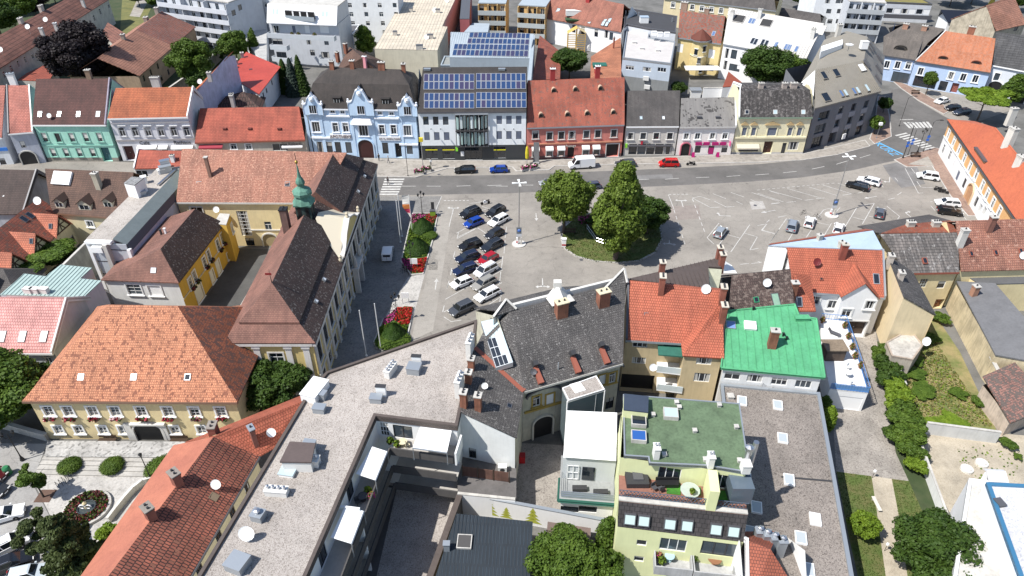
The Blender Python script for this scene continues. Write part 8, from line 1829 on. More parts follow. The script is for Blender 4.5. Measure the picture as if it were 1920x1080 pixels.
def car_meshes(t,col):
 k=(t,col)
 if k in CARM:return CARM[k]
 P=carpaint(col);out={}
 if t in('van','caddy'):
  Lc,Wd,Ht=(5.9,2.0,2.55)if t=='van' else(4.4,1.8,1.85);prof=[(-Lc/2,.35),(-Lc/2-.02,1.0),(-Lc/2+.06,Ht-.12),(-Lc/2+.25,Ht),(Lc/2-1.9,Ht),(Lc/2-1.55,Ht-.12),(Lc/2-.85,1.25 if t=='van' else 1.1),(Lc/2-.12,1.0 if t=='van' else .85),(Lc/2,.7),(Lc/2-.02,.35)]
 else:
  Lc,Wd,Ht,belt,wf,rf,rr,rb=CT[t];prof=[(-Lc/2+.05,.32),(-Lc/2,.6),(-Lc/2+.04,belt-.08),(rb,belt),(wf,belt),(Lc/2-.55,belt-.14),(Lc/2-.1,.68),(Lc/2,.5),(Lc/2-.08,.3)]
 W=Wd/2;m=MB();n=len(prof)
 def ring(ins,zup=0):return[(x*(1-ins*.02),z)for x,z in prof]
 lay=[(-W,1.0),(-W+.02,1.0),(-W+.14,1.0),(W-.14,1.0),(W-.02,1.0),(W,1.0)]
 secs=[(-W,.90),(-W+.06,.97),(-W+.25,1.0),(W-.25,1.0),(W-.06,.97),(W,.90)]
 idx=[]
 i0=len(m.v);cx=0;zc=(prof[0][1]+max(z for _,z in prof))*.5
 for y,s_ in secs:
  for x,z in prof:m.v.append((x*(.985+.015*(s_-.9)*10)if s_<1 else x,y,zc+(z-zc)*s_))
 pi=m.mi(P)
 for a in range(len(secs)-1):
  for b in range(n):b2=(b+1)%n;m.f.append([i0+a*n+b,i0+a*n+b2,i0+(a+1)*n+b2,i0+(a+1)*n+b]);m.m.append(pi)
 m.f.append([i0+b for b in range(n)][::-1]);m.m.append(pi);m.f.append([i0+(len(secs)-1)*n+b for b in range(n)]);m.m.append(pi)
 g=MB()
 if t in('van','caddy'):
  x0,x1=Lc/2-1.55,Lc/2-.85;zt,zb=Ht-.2,(1.25 if t=='van' else 1.1)+.03
  g.poly([(x1+.03,-W+.2,zb),(x1+.03,W-.2,zb),(x0+.06,W-.26,zt),(x0+.06,-W+.26,zt)],CGL)
  for s in(-1,1):g.poly([(x0-.75,s*(W+.012),zb+.02),(x1-.12,s*(W+.012),zb+.02),(x0-.0,s*(W+.0),zt-.1),(x0-.75,s*(W+.0),zt-.1)],CGL)
  if t=='caddy':g.poly([(-Lc/2-.03,-W+.25,1.2),(-Lc/2-.03,W-.25,1.2),(-Lc/2+.03,W-.25,Ht-.25),(-Lc/2+.03,-W+.25,Ht-.25)],CGL)
  for s in(-1,1):m.box(x0-.9,s*W-.012,.5,x0-.87,s*W+.012,zt,DARK)
  m.box(-Lc/2-.04,-.02,.5,-Lc/2-.0,.02,Ht-.2,DARK)
 else:
  wb,wr=W-.06,W-.26;z0,z1=belt-.01,Ht
  b=[(wf+.02,-wb),(wf+.02,wb),(rb,wb),(rb,-wb)];tpt=[(rf,-wr),(rf,wr),(rr,wr),(rr,-wr)]
  for i in range(4):
   j=(i+1)%4;g.poly([(b[i][0],b[i][1],z0),(b[j][0],b[j][1],z0),(tpt[j][0],tpt[j][1],z1-.05),(tpt[i][0],tpt[i][1],z1-.05)],CGL)
  rp=MB();rp.hexa([Vector((x,y,z))for z in(z1-.06,)for x,y in((rf+.06,-wr-.03),(rf+.06,wr+.03),(rr-.06,wr+.03),(rr-.06,-wr-.03))]+[Vector((x,y,z1))for x,y in((rf-.12,-wr+.12),(rf-.12,wr-.12),(rr+.1,wr-.12),(rr+.1,-wr+.12))],P)
  for s in(-1,1):
   for(xb,xt)in((wf+.02,rf),((wf+rb)/2+.15,(rf+rr)/2+.1),(rb+.05,rr)):
    rp.hexa([Vector((xb-.07,s*(wb+.005),z0)),Vector((xb+.03,s*(wb+.005),z0)),Vector((xb+.03,s*(wb-.06),z0)),Vector((xb-.07,s*(wb-.06),z0)),Vector((xt-.07,s*(wr+.01),z1-.05)),Vector((xt+.03,s*(wr+.01),z1-.05)),Vector((xt+.03,s*(wr-.05),z1-.05)),Vector((xt-.07,s*(wr-.05),z1-.05))],P)
   rp.box(wf-.35,s*(W+.02),belt+.02,wf-.15,s*(W+.20),belt+.16,P if s<0 else P)
   if t in('wagon','suv','mpv'):rp.box(rr+.2,s*(wr-.08)-.02,z1,rf-.25,s*(wr-.08)+.02,z1+.05,STEEL)
  out['roof_panel']=rp.mesh('roof_panel')
  for s in(-1,1):
   for x in((wf+rb)/2+.15,wf-.2):m.box(x,s*(W*.985)-.01,.42,x+.02,s*(W*.985)+.012,belt-.06,DARK)
  m.box(Lc/2-.12,-.45,.36,Lc/2+.012,.45,.52,DARK)
 out['body']=m.mesh('body');out['glass']=g.mesh('glass')
 wr_=.36 if t in('van','suv')else .32;q=MB();q.lathe([(wr_*.6,-.11),(wr_,-.10),(wr_,.10),(wr_*.6,.11)],TYRE,14,Matrix.Rotation(math.pi/2,4,'X'));out['tyre']=q.mesh('tyre')
 q=MB();q.lathe([(.02,-.115),(wr_*.62,-.1),(wr_*.62,.1),(.02,.115)],RIM,10,Matrix.Rotation(math.pi/2,4,'X'));out['rim']=q.mesh('rim')
 q=MB();q.box(-.06,-.2,-.07,.03,.2,.07,LAMPW);out['headlight']=q.mesh('headlight');q=MB();q.box(-.03,-.14,-.12,.05,.14,.12,LAMPR);out['tail_light']=q.mesh('tail_light');q=MB();q.box(-.02,-.26,-.055,.02,.26,.055,PLATE);out['number_plate']=q.mesh('number_plate')
 out['dim']=(Lc,Wd,Ht,wr_);CARM[k]=out;return out
def car(px,py,hx,hy,t,col,label,group=None,z=.02,name='parked_car',cat='car',dz=0):
 p=G(px,py,z);q=G(px+hx,py+hy,z);a=math.atan2(q.y-p.y,q.x-p.x);M=car_meshes(t,col);Lc,Wd,Ht,wr_=M['dim']
 o=thing(name,label,cat,(p.x,p.y,z),a,group);o.scale=(.95,.96,.96)
 for nm in('body','glass','roof_panel'):
  if nm in M:link(D.objects.new(nm,M[nm]),o)
 for sx in(-1,1):
  for sy in(-1,1):
   w_=link(D.objects.new('wheel',M['tyre']),o);w_.location=(sx*Lc*.305,sy*(Wd/2-.08),wr_);link(D.objects.new('rim',M['rim']),w_)
   l_=link(D.objects.new('headlight' if sx>0 else 'tail_light',M['headlight' if sx>0 else 'tail_light']),o);l_.location=(sx*(Lc/2-.02),sy*(Wd/2-.28),.68 if sx>0 else .82)
  n_=link(D.objects.new('number_plate',M['number_plate']),o);n_.location=(sx*(Lc/2+.01),0,.45 if sx>0 else .6)
 return o
BK=(.010,.010,.011);WH=(.78,.78,.78);NV=(.012,.018,.04);BL=(.01,.05,.30);RD=(.36,.01,.02);SV=(.40,.41,.42);GR=(.06,.065,.075);BE=(.30,.29,.26);LB_=(.20,.27,.36);RR_=(.55,.01,.01)
g1='cars parked in the two slanting columns of the left car park'
for a in((882,404,-30,11,'suv',BK,'black car at the head of the left column'),(888,422,-30,12,'hatch',BL,'bright blue hatchback, second in the left column'),(882,465,-30,10,'suv',BK,'black car third in the left column behind the empty bay'),(877,487,-30,10,'wagon',NV,'navy estate fourth in the left column'),(873,510,-30,10,'wagon',(.012,.02,.06),'dark blue estate directly above the white hatchback'),(866,535,-30,12,'hatch',WH,'white hatchback in the left column'),(866,584,-30,14,'suv',GR,'dark grey car alone at the near end of the left column'),(929,401,-26,15,'wagon',BK,'black estate at the head of the right column'),(935,418,-28,15,'wagon',WH,'white estate second in the right column'),(927,443,-28,14,'hatch',(.02,.022,.028),'near black hatchback third in the right column'),(923,465,-28,14,'wagon',(.018,.022,.03),'dark car directly behind the red one'),(915,490,-28,15,'hatch',RD,'red hatchback in the right column'),(911,512,-28,15,'mpv',(.62,.63,.64),'silver white people carrier just below the red hatchback'),(907,536,-28,15,'wagon',BE,'beige grey estate second from the near end'),(914,557,-28,14,'wagon',WH,'white estate at the near end of the right column')):car(*a,group=g1)
g2='cars parked in the right car park'
for a in((1350,440,20,-26,'hatch',(.28,.31,.34),'grey blue hatchback alone in the middle of the right car park'),(1484,428,8,-26,'suv',(.26,.29,.33),'blue grey car first of the row of three'),(1517,421,9,-24,'hatch',WH,'small white car second of the row, bicycles beside it'),(1571,433,10,-28,'hatch',(.72,.72,.72),'white car third of the row right of the lamp mast'),(1648,404,5,-20,'hatch',(.10,.11,.13),'dark grey car alone right of the lamp mast'),(1607,353,-34,-9,'wagon',BK,'black estate beside the white one near the road'),(1628,344,-34,-9,'wagon',WH,'white estate with roof rails behind the black one'),(1738,335,-34,-5,'suv',WH,'white car next to the triangular paving'),(1775,385,-34,-3,'wagon',WH,'white estate side by side with a black one at the east wall'),(1779,401,34,4,'wagon',(.008,.008,.009),'black estate nearest the slate roof at the east wall')):car(*a,group=g2)
car(872,323,-30,1,'wagon',BK,'black estate parked in the lay-by below the bank');car(935,322,-30,1,'hatch',BL,'blue hatchback parked right of the black estate below the bank');car(1090,314,-30,2,'van',WH,'white delivery van parked before the red inn',cat='van',name='delivery_van');car(1172,311,-30,1,'wagon',GR,'dark car half hidden behind the tall linden');car(1253,311,-30,0,'mpv',RR_,'bright red small car parked before the grey office house')
car(1031,347,-30,3,'sedan',(.30,.32,.35),'silver grey saloon driving on the road',name='moving_car');car(1108,353,-30,3,'hatch',(.06,.08,.12),'dark blue car on the road behind the broad linden',name='moving_car')
car(1765,193,-28,8,'sedan',WH,'white saloon at the charging bay before the light blue house');car(1802,214,-26,4,'wagon',(.03,.04,.06),'dark car under the spreading bright tree');car(1785,206,-20,2,'hatch',BK,'black car tucked beside the spreading bright tree')
car(728,480,5,-30,'caddy',WH,'small white van driving in the shade before the town hall',cat='van',name='small_van')
g3='cars parked at the lower left edge'
for a in((-14,894,30,8,'hatch',(.08,.01,.012),'dark red car at the left edge, topmost'),(-12,922,30,6,'hatch',(.03,.032,.035),'black hatchback second at the left edge'),(8,972,34,-10,'sedan',WH,'white saloon third at the left edge'),(15,1030,36,-18,'mpv',(.75,.74,.72),'large white people carrier with black windows'),(22,1062,36,-14,'wagon',(.015,.016,.02),'black estate between the white carrier and the silver car'),(55,1082,36,-8,'hatch',(.50,.56,.60),'silver blue hatchback at the bottom edge')):car(*a,group=g3)
def motorbike(px,py,hx,hy,label,group=None,scooter=False,col=BLACK):
 p,q=G(px,py,.02),G(px+hx,py+hy,.02);o=thing('scooter' if scooter else 'motorbike',label,'scooter' if scooter else 'motorbike',p,math.atan2(q.y-p.y,q.x-p.x),group)
 for x in(-.7,.7):w_=MB();w_.lathe([(.2,-.06),(.31,-.05),(.31,.05),(.2,.06)],TYRE,12,Matrix.Translation((x,0,.31))@Matrix.Rotation(math.pi/2,4,'X'));w_.obj('wheel',o)
 m=MB();m.hexa([Vector(v)for v in((-.5,-.14,.35),(.4,-.14,.35),(.4,.14,.35),(-.5,.14,.35),(-.3,-.12,.75),(.35,-.15,.9),(.35,.15,.9),(-.3,.12,.75))],col);m.obj('body',o)
 m=MB();m.hexa([Vector(v)for v in((-.85,-.13,.75),(0,-.13,.72),(0,.13,.72),(-.85,.13,.75),(-.85,-.1,.9),(0,-.1,.8),(0,.1,.8),(-.85,.1,.9))],BLACK);m.obj('seat',o)
 m=MB();m.tube([(.72,0,.31),(.45,0,1.0)],.04,STEEL,5);m.tube([(.4,-.35,1.05),(.45,0,1.0),(.4,.35,1.05)],.025,BLACK,5);m.obj('handlebar',o);return o
motorbike(1295,310,-10,0,'dark scooter parked right of the red car',scooter=True);motorbike(910,383,-10,2,'white scooter beside the black car at the head of the left park',scooter=True,col=WHITE)
motorbike(1760,358,10,2,'black motorbike, left of the pair at the east pavement','motorbikes at the east pavement');motorbike(1768,362,10,2,'black motorbike, right of the pair at the east pavement','motorbikes at the east pavement')
def bicycle(px,py,hx,hy,label):
 p,q=G(px,py,.02),G(px+hx,py+hy,.02);o=thing('bicycle',label,'bicycle',p,math.atan2(q.y-p.y,q.x-p.x))
 for x in(-.5,.5):
  w_=MB();w_.tube([(x+.33*math.cos(t*.524),0,.34+.33*math.sin(t*.524))for t in range(13)],.025,TYRE,4,False);w_.obj('wheel',o)
 m=MB();
 for a,b in(((-.5,0,.34),(-.15,0,.8)),((-.15,0,.8),(.38,0,.85)),((.38,0,.9),(.5,0,.34)),((-.1,0,.34),(.38,0,.85)),((-.1,0,.34),(-.17,0,.9)),((-.5,0,.34),(-.1,0,.34))):m.tube([a,b],.025,BLACK,4)
 m.obj('frame',o);m=MB();m.box(-.28,-.07,.9,-.04,.07,.96,BLACK);m.obj('saddle',o);m=MB();m.tube([(.36,-.28,1.0),(.36,.28,1.0)],.02,BLACK,4);m.obj('handlebar',o)
bicycle(1505,402,6,-2,'bicycle leaning left of the small white car');bicycle(1532,410,6,3,'bicycle leaning right of the small white car');bicycle(757,505,-6,-10,'bicycle in the rack at the corner of the first flower bed');bicycle(764,512,-6,-10,'second bicycle in the rack at the flower bed corner');bicycle(738,580,-8,4,'bicycle in the shade left of the second flower bed')
def mast(px,py,label):
 o=thing('lamp_mast',label,'street lamp',G(px,py,.0),0,'tall four petal lamp masts');q=MB();q.lathe([(1.25,0),(1.25,.16),(.02,.17)],plaster((.55,.53,.5),.1),18);q.obj('base_disc',o)
 q=MB();q.tube([(0,0,.1),(0,0,12.2)],[.11,.08],STEEL,8);q.obj('pole',o)
 for i in range(4):
  a=i*math.pi/2+.1;q=MB();M=Matrix.Translation((0,0,12.2))@Matrix.Rotation(a,4,'Z');q.hexa([M@Vector(v)for v in((.1,-.08,0),(1.25,-.24,.05),(1.25,.24,.05),(.1,.08,0),(.1,-.06,.1),(1.2,-.2,.16),(1.2,.2,.16),(.1,.06,.1))],FRAMEW);q.obj('lamp_head',o)
 q=MB();q.box(-.45,-.18,2.3,.45,-.12,3.6,plain((.14,.16,.18),.5));q.box(-.45,-.18,1.7,.45,-.12,2.25,plain((.5,.52,.55),.5));q.lathe([(.02,0),(.3,0),(.3,.03),(.02,.03)],plain((.02,.15,.55),.4,0,'blue_disc'),16,Matrix.Translation((0,-.19,3.0))@Matrix.Rotation(math.pi/2,4,'X'));q.lathe([(.02,0),(.2,0),(.2,.03),(.02,.03)],WHITE,16,Matrix.Translation((0,-.22,3.0))@Matrix.Rotation(math.pi/2,4,'X'));q.lathe([(.02,0),(.17,0),(.17,.03),(.02,.03)],plain((.02,.15,.55),.4,0,'blue_disc'),16,Matrix.Translation((0,-.24,3.0))@Matrix.Rotation(math.pi/2,4,'X'));q.obj('parking_sign',o)
 for x,m_ in((-.35,plain((.5,.06,.05),.5)),(.4,CONC)):q=MB();q.box(x-.15,-.3,.16,x+.15,-.05,1.5,m_ if x>0 else WHITE);q.box(x-.16,-.31,.5,x+.16,-.04,.8,m_);q.obj('ticket_machine' if x<0 else 'cabinet',o)
mast(973,458,'tall mast with four white petal lamps left of the island');mast(1559,404,'tall mast with four white petal lamps in the right car park')
def lamp(px,py,h,label,arms=2,group='black ornate street lamps'):
 o=thing('street_lamp',label,'street lamp',G(px,py,.1),rnd.uniform(0,.5),group);q=MB();q.lathe([(.28,0),(.2,.3),(.1,.6),(.07,1.0),(.05,h-.4),(.03,h)],BLACK,8);q.obj('pole',o)
 for i in range(arms):
  s=-1 if i%2 else 1;r_=.55 if arms>1 else 0;zz=h-.3+(.5 if i==2 else 0);r_=0 if i==2 else r_
  if r_:q=MB();q.tube([(0,0,h-.6),(s*r_*.6,0,h-.75),(s*r_,0,h-.35)],.03,BLACK,5);q.obj('arm',o)
  q=MB();q.lathe([(.1,0),(.2,.35),(.24,.4),(.08,.6)],BLACK,6,Matrix.Translation((s*r_,0,zz)));q.obj('lantern',o)
for a in((792,404,4.5,'black double lantern lamp at the road end of the first flower bed',3),(772,503,4.8,'black lantern lamp beside the red and pink flowers',3),(746,603,4.8,'black lantern lamp at the head of the second flower bed',3),(42,862,4.6,'black lamp on the grey pavement left of the cream house',2),(285,902,4.6,'black lamp on the forecourt next to the red diagonal roof',1),(1720,286,5.2,'black three armed lamp on the corner paving by the crossing',3),(1355,300,.1,'',0)):
 if a[3]:lamp(*a)
def poleobj(name,px,py,h,label,r=.05,mat=BLACK,extra=None,cat='pole',lean=0,group=None):
 o=thing(name,label,cat,G(px,py,.1),0,group);q=MB();q.tube([(0,0,0),(0,0,h)],r,mat,6);q.lathe([(r*3,0),(r*1.5,.3)],mat,8);q.obj('pole',o)
 if extra:extra(o)
 return o
def curved(o):q=MB();q.tube([(0,0,6.9),(.5,.1,7.3),(1.6,.3,7.3)],.05,BLACK,5);q.box(1.4,.15,7.2,2.1,.45,7.3,BLACK);q.obj('lamp_head',o)
def bsign(o):
 q=MB();q.lathe([(.02,0),(.35,0),(.35,.04),(.02,.04)],plain((.02,.12,.5),.4,0,'blue_sign'),12,Matrix.Translation((0,-.1,3.6))@Matrix.Rotation(math.pi/2,4,'X'));q.box(-.3,-.12,2.6,.3,-.08,3.1,plain((.02,.12,.5),.4));q.obj('sign_plate',o)
poleobj('street_lamp',1686,236,7.0,'slim curved lamp post on the inner pavement before the upper crossing',extra=curved,cat='street lamp');poleobj('street_lamp',1731,284,7.0,'slim curved lamp post at the far end of the crossing by the white wall',extra=lambda o:(curved(o),bsign(o)),cat='street lamp')
poleobj('traffic_sign',1693,296,7.5,'tall black pole with blue signs at the blue stop line',.09,extra=bsign,cat='traffic sign');poleobj('traffic_sign',1702,291,6.0,'second black pole with blue sign next to the blue stop line',extra=bsign,cat='traffic sign');poleobj('street_lamp',765,330,7.0,'dark lamp post on the pavement below the pharmacy',extra=None,cat='street lamp')
def yb(o):q=MB();q.box(-.4,-.3,6.8,.4,.3,7.6,plain((.65,.5,.02),.5,0,'yellow_box'));q.obj('lantern',o)
poleobj('signal_pole',794,321,7.0,'grey pole with a yellow box in front of the bank corner',.08,STEEL,yb)
def shoplamp(o):q=MB();q.box(-.35,-.25,3.2,.35,.25,3.8,WHITE);q.obj('lantern',o)
poleobj('street_lamp',1643,259,3.4,'white lantern lamp on the pavement of the grey corner building',.06,STEEL,shoplamp,'street lamp')
FLW=plain((.72,.72,.71),.4,.1,'white_pole')
for i,(x,y,h)in enumerate(((751,454,8.5),(754,443,8.8),(687,667,8.3),(714,654,8.3))):poleobj('flagpole',x,y,h,('white flagpole in the town hall shade, left of the far pair','white flagpole in the town hall shade, right of the far pair','white flagpole near the gravel roof, left of the near pair','white flagpole near the gravel roof, right of the near pair')[i],.07,FLW,cat='flagpole',group='white flagpoles before the town hall')
def flag(o):
 q=MB();n=10;cols=[plain((.72,.70,.66),.7,0,'flag_white'),plain((.65,.22,.06),.7,0,'flag_orange'),plain((.6,.05,.12),.7,0,'flag_pink')]
 for i in range(n):
  z0,z1=3.0+i*.45,3.0+(i+1)*.45;w0=min(1.3,.1+i*.25);w1=min(1.3,.1+(i+1)*.25);y0,y1=.12*math.sin(i),.12*math.sin(i+1)
  q.poly([(-w0,y0,z0),(0,0,z0),(0,0,z1),(-w1,y1,z1)],cols[0]if i>5 or i<2 else(cols[1]if i>3 else cols[2]))
 q.obj('flag',o)
poleobj('flagpole',773,434,7.6,'white pole flying a white flag with pink and orange swirl',.05,FLW,flag,'flag')
def simple(name,label,cat,px,py,build,rz=0,z=.1,group=None):
 o=thing(name,label,cat,G(px,py,z),R(rz),group);build(o);return o
def info(o):q=MB();q.box(-.6,-.05,.9,.6,.05,2.0,WHITE);q.obj('board',o);q=MB();q.box(-.55,-.03,0,-.45,.03,.9,STEEL);q.box(.45,-.03,0,.55,.03,.9,STEEL);q.obj('legs',o)
simple('info_board','white information board in the red flowers','sign',777,503,info);simple('info_board','pale information board behind the second flower bed','sign',761,568,info)
def greenbin(o):q=MB();q.box(-.5,-.4,0,.5,.4,1.2,plain((.20,.33,.03),.6,0,'green_box'));q.obj('body',o);q=MB();q.box(-.55,-.45,1.2,.55,.45,1.3,GREYM);q.obj('lid',o);q=MB();q.box(-.3,.35,1.3,.3,.4,2.8,DARK);q.obj('sign_panel',o)
simple('recycling_box','lime green box with a dark sign at the bed corner','container',812,405,greenbin)
def redmach(o):q=MB();q.box(-.35,-.25,0,.35,.25,1.5,WHITE);q.obj('body',o);q=MB();q.box(-.37,-.27,.3,.37,-.25,.6,plain((.4,.03,.03),.5));q.obj('red_band',o);q=MB();q.box(-.45,-.3,1.5,.45,.3,1.7,WHITE);q.obj('cap',o)
simple('ticket_machine','white and red ticket machine on the left kerb of the island','ticket machine',1057,462,redmach)
def statue(o):q=MB();q.box(-1.2,-1.2,0,1.2,1.2,.5,STONE);q.box(-.7,-.7,.5,.7,.7,2.2,STONE);q.obj('pedestal',o);q=MB();q.lathe([(.35,2.2),(.4,2.8),(.3,3.4),(.35,3.9),(.12,4.1),(.2,4.3),(.18,4.5),(.03,4.65)],plaster((.35,.33,.28),.2),9);q.obj('figure',o)
simple('monument','small stone monument behind a railing under the lindens','monument',1148,440,statue)
def railing_obj(o,pts,p0,h=1.0,mat=STEEL):
 for i in range(len(pts)-1):
  a,b=pts[i]-p0,pts[i+1]-p0;q=MB()
  for z in(h*.4,h):q.tube([a+V3(0,0,z),b+V3(0,0,z)],.04,mat,4)
  for k_ in range(5):v=a+(b-a)*k_/4;q.tube([v,v+V3(0,0,h)],.03,mat,4)
  q.obj('rail',o)
p0=G(1120,450,.15);o=thing('railing','pale metal railing around the monument on the island','railing',p0);railing_obj(o,[G(*p,.15)for p in((1100,430),(1118,455),(1143,463),(1166,460))],p0)
def umbrella(o):q=MB();q.tube([(0,0,0),(0,0,4.2)],.05,ZINC,6);q.obj('pole',o);q=MB();q.lathe([(.12,1.2),(.38,1.5),(.42,2.6),(.28,3.8),(.05,4.3)],plain((.55,.46,.02),.7,0,'yellow_cloth'),9);q.obj('folded_cloth',o)
simple('parasol','closed yellow parasol at the corner of the red inn','parasol',988,308,umbrella,z=.12)
def banner(o):q=MB();q.box(-.6,-.05,0,.6,.05,4.8,plaster((.22,.22,.22),.2));q.obj('banner',o);q=MB();q.box(-.7,-.5,0,.7,.5,.35,plain((.3,.3,.3),.6));q.obj('foot',o)
simple('banner_stand','tall grey banner in front of the red inn','banner',1005,306,banner,z=.12)
FP=[F_DARK,PF,plain((.6,.45,.42),.7),F_MID]
def planter(o):
 q=MB();q.box(-1.0,-.35,0,1.0,.35,.45,CONC);q.obj('trough',o);q=MB();r=random.Random(2)
 for i in range(200):c=Vector((r.uniform(-1,1),r.uniform(-.4,.4),r.uniform(.45,1.1)));d1=rv(r)*.12;d2=d1.cross(rv(r)).normalized()*.12;q.poly([c-d1-d2,c+d1-d2,c+d1+d2,c-d1+d2],r.choice(FP))
 q.obj('plants',o)
for i,(x,y,rz,lb)in enumerate(((985,319,30,'flower trough at the kerb by the yellow parasol'),(1000,317,30,'second flower trough at the kerb by the grey banner'),(786,326,0,'small planted trough at the crossing end of the pavement'),(800,321,0,'planted trough beside the grey signal pole'))):simple('flower_trough',lb,'planter',x,y,planter,rz,.12,'flower troughs on the north pavement')
def astand(o):q=MB();q.poly([(-.35,-.3,0),(.35,-.3,0),(.3,0,1.1),(-.3,0,1.1)],MAG);q.poly([(-.35,.3,0),(-.3,0,1.1),(.3,0,1.1),(.35,.3,0)],MAG);q.obj('board',o)
simple('pavement_sign','magenta A-board left of the phone shop windows','sign',1299,294,astand,z=.12);simple('pavement_sign','magenta A-board in front of the phone shop windows','sign',1345,294,astand,z=.12)
def bench(o):
 for y in(-.2,0,.2):q=MB();q.box(-1.1,y-.08,.42,1.1,y+.08,.47,BROWN);q.obj('seat_slat',o)
 for z in(.6,.8):q=MB();q.box(-1.1,.28,z,1.1,.33,z+.15,BROWN);q.obj('back_slat',o)
 for x in(-.9,.9):q=MB();q.box(x-.05,-.28,0,x+.05,.33,.42,BLACK);q.obj('leg',o)
simple('bench','brown bench against the cream house left of the arch','bench',203,829,bench,z=.02);simple('bench','brown bench against the cream house right of the arch','bench',337,830,bench,z=.02)
simple('bench','brown bench facing the planting by the light blue shop','bench',1716,176,bench,z=.12);simple('bench','dark bench on the corner paving by the crossing','bench',1716,294,bench,z=.13)
simple('bench','blue bench in the shade of the broad linden','bench',1068,438,bench,z=.15)
ST=thing('stone_steps','broad pale stone steps with three clipped bushes before the cream house','steps',G(200,868,0));p0=ST.location
a,b=G(92,853,0),G(318,858,0);d=(b-a).normalized();n=V3(-d.y,d.x,0)
for i in range(5):
 q=MB();c0,c1=a-n*(i*.62)-p0,b-n*(i*.62)-p0;h_=.75-i*.14;q.hexa([v+V3(0,0,z)for z in(0,h_)for v in(c0-n*.60,c1-n*.60,c1,c0)],plaster((.44,.42,.385),.2,'step_stone'));q.obj('step',ST)
gsheet('upper_forecourt',[(88,826),(350,828),(345,858),(84,856)],.76,speckle((.36,.35,.335),(.46,.45,.43),(.20,.195,.185),3.5,.3,'grey_cobbles',bigamt=.2))
freewall('forecourt_wall','low rough stone wall with glass panels left of the cream house',(0,800),(92,826),0,1.1,.4,plaster((.48,.46,.42),.3))
o=thing('ramp_wall','curved pale ramp wall with dark gap beside the red roof','wall',G(240,930,0));p0=o.location.copy();rp=[G(*p,0)for p in((292,902),(270,908),(252,922),(236,940),(220,960),(205,980))]
for i in range(5):q=MB();a_,b_=rp[i]-p0,rp[i+1]-p0;d=(b_-a_).normalized();n=V3(-d.y,d.x,0)*.18;q.hexa([v+V3(0,0,z)for z in(0,.9)for v in(a_-n,b_-n,b_+n,a_+n)],STONE);q.obj('wall_section',o)
o=thing('flower_fountain','round bed of dark red flowers with a small white fountain figure','fountain',G(164,955,0));
q=MB();q.lathe([(2.6,0),(2.6,.35),(2.35,.4),(2.3,.2),(.02,.2)],CONC,20);q.obj('rim',o)
DR=plain((.16,.012,.02),.8,0,'dark_red_flowers');q=MB();r=random.Random(4)
for i in range(1500):
 a_,rr=r.uniform(0,6.28),r.uniform(1.1,2.3);c=Vector((rr*math.cos(a_),rr*math.sin(a_),r.uniform(.25,.6)));d1=rv(r)*.1;d2=d1.cross(rv(r)).normalized()*.1;q.poly([c-d1-d2,c+d1-d2,c+d1+d2,c-d1+d2],r.choice([DR,F_DARK,F_MID,SOIL,plain((.10,.02,.02),.8)]))
q.obj('flowers',o);q=MB();q.lathe([(1.0,.2),(1.0,.45),(.9,.45),(.85,.3),(.02,.3)],plain((.05,.06,.06),.1),16);q.obj('basin',o)
q=MB()
for dx in(-.35,.35):q.tube([(dx+.35*math.cos(t*.7),-.1,.6+.3*math.sin(t*.7))for t in range(8)],.07,WHITE,5)
q.lathe([(.2,.3),(.15,.8),(.25,1.1),(.05,1.3)],plaster((.6,.5,.3),.2),8);q.obj('figure',o)
q=MB();q.box(-.9,-.9,0,.9,.9,.03,plaster((.12,.07,.05),.2));g_=thing('tree_grate','rust brown square grate under the young street tree','tree grate',G(85,930,.008));q.obj('grate',g_)
def rack(o):
 q=MB()
 for x in(-.8,-.4,0,.4,.8):q.tube([(x,-.3,0),(x,-.3,.8),(x,.3,.8),(x,.3,0)],.03,BLACK,4)
 q.obj('hoops',o)
simple('bike_rack','black bicycle stand in the shadow of the young tree','bicycle rack',122,905,rack,60,.01);simple('bike_rack','bicycle stand at the shady corner of the first bed','bicycle rack',760,508,rack,40,.01)
def gbin(o):q=MB();q.lathe([(.4,0),(.45,1.0),(.3,1.2)],plain((.02,.16,.06),.5,0,'green_bin'),12);q.obj('body',o)
simple('litter_bin','green round bin at the left car park edge','bin',17,888,gbin,z=.01)
def rbin(o):q=MB();q.box(-.35,-.35,0,.35,.35,1.1,plain((.45,.01,.015),.5,0,'red_bin'));q.obj('body',o);q=MB();q.box(-.38,-.4,1.1,.38,.38,1.2,plain((.35,.01,.015),.5));q.obj('lid',o)
simple('wheelie_bin','red wheelie bin by the old facade passage','bin',979,865,rbin,z=.02)
for px,py,lb in((1635,893,'upper'),(1658,1030,'lower')):
 o=thing('garden_lamp','white ball garden lamp beside the gravel path, %s one'%lb,'garden lamp',G(px,py+3,.02));q=MB();q.tube([(0,0,0),(0,0,1.1)],.03,BLACK,5);q.obj('stem',o);q=MB();q.lathe([(.02,1.0),(.14,1.05),(.18,1.2),(.14,1.35),(.02,1.4)],WHITE,10);q.obj('globe',o)
o=thing('garden_bench','slim white bench at the left side of the gravel path','bench',G(1642,948,.02));q=MB();q.box(-.2,-1.0,.35,.2,1.0,.42,plaster((.6,.57,.5),.1));q.obj('seat',o);q=MB();q.box(-.15,-.8,0,.15,-.7,.35,CONC);q.box(-.15,.7,0,.15,.8,.35,CONC);q.obj('legs',o)
for px,py,lb in((1840,870,'right'),(1812,881,'left')):o=thing('concrete_ring','pale round concrete shaft cover on the sandy plot, %s one'%lb,'shaft cover',G(px,py,.0));q=MB();q.lathe([(.75,0),(.72,.3),(.5,.32),(.45,.42),(.02,.44)],plaster((.62,.6,.55),.1),18);q.obj('ring',o)
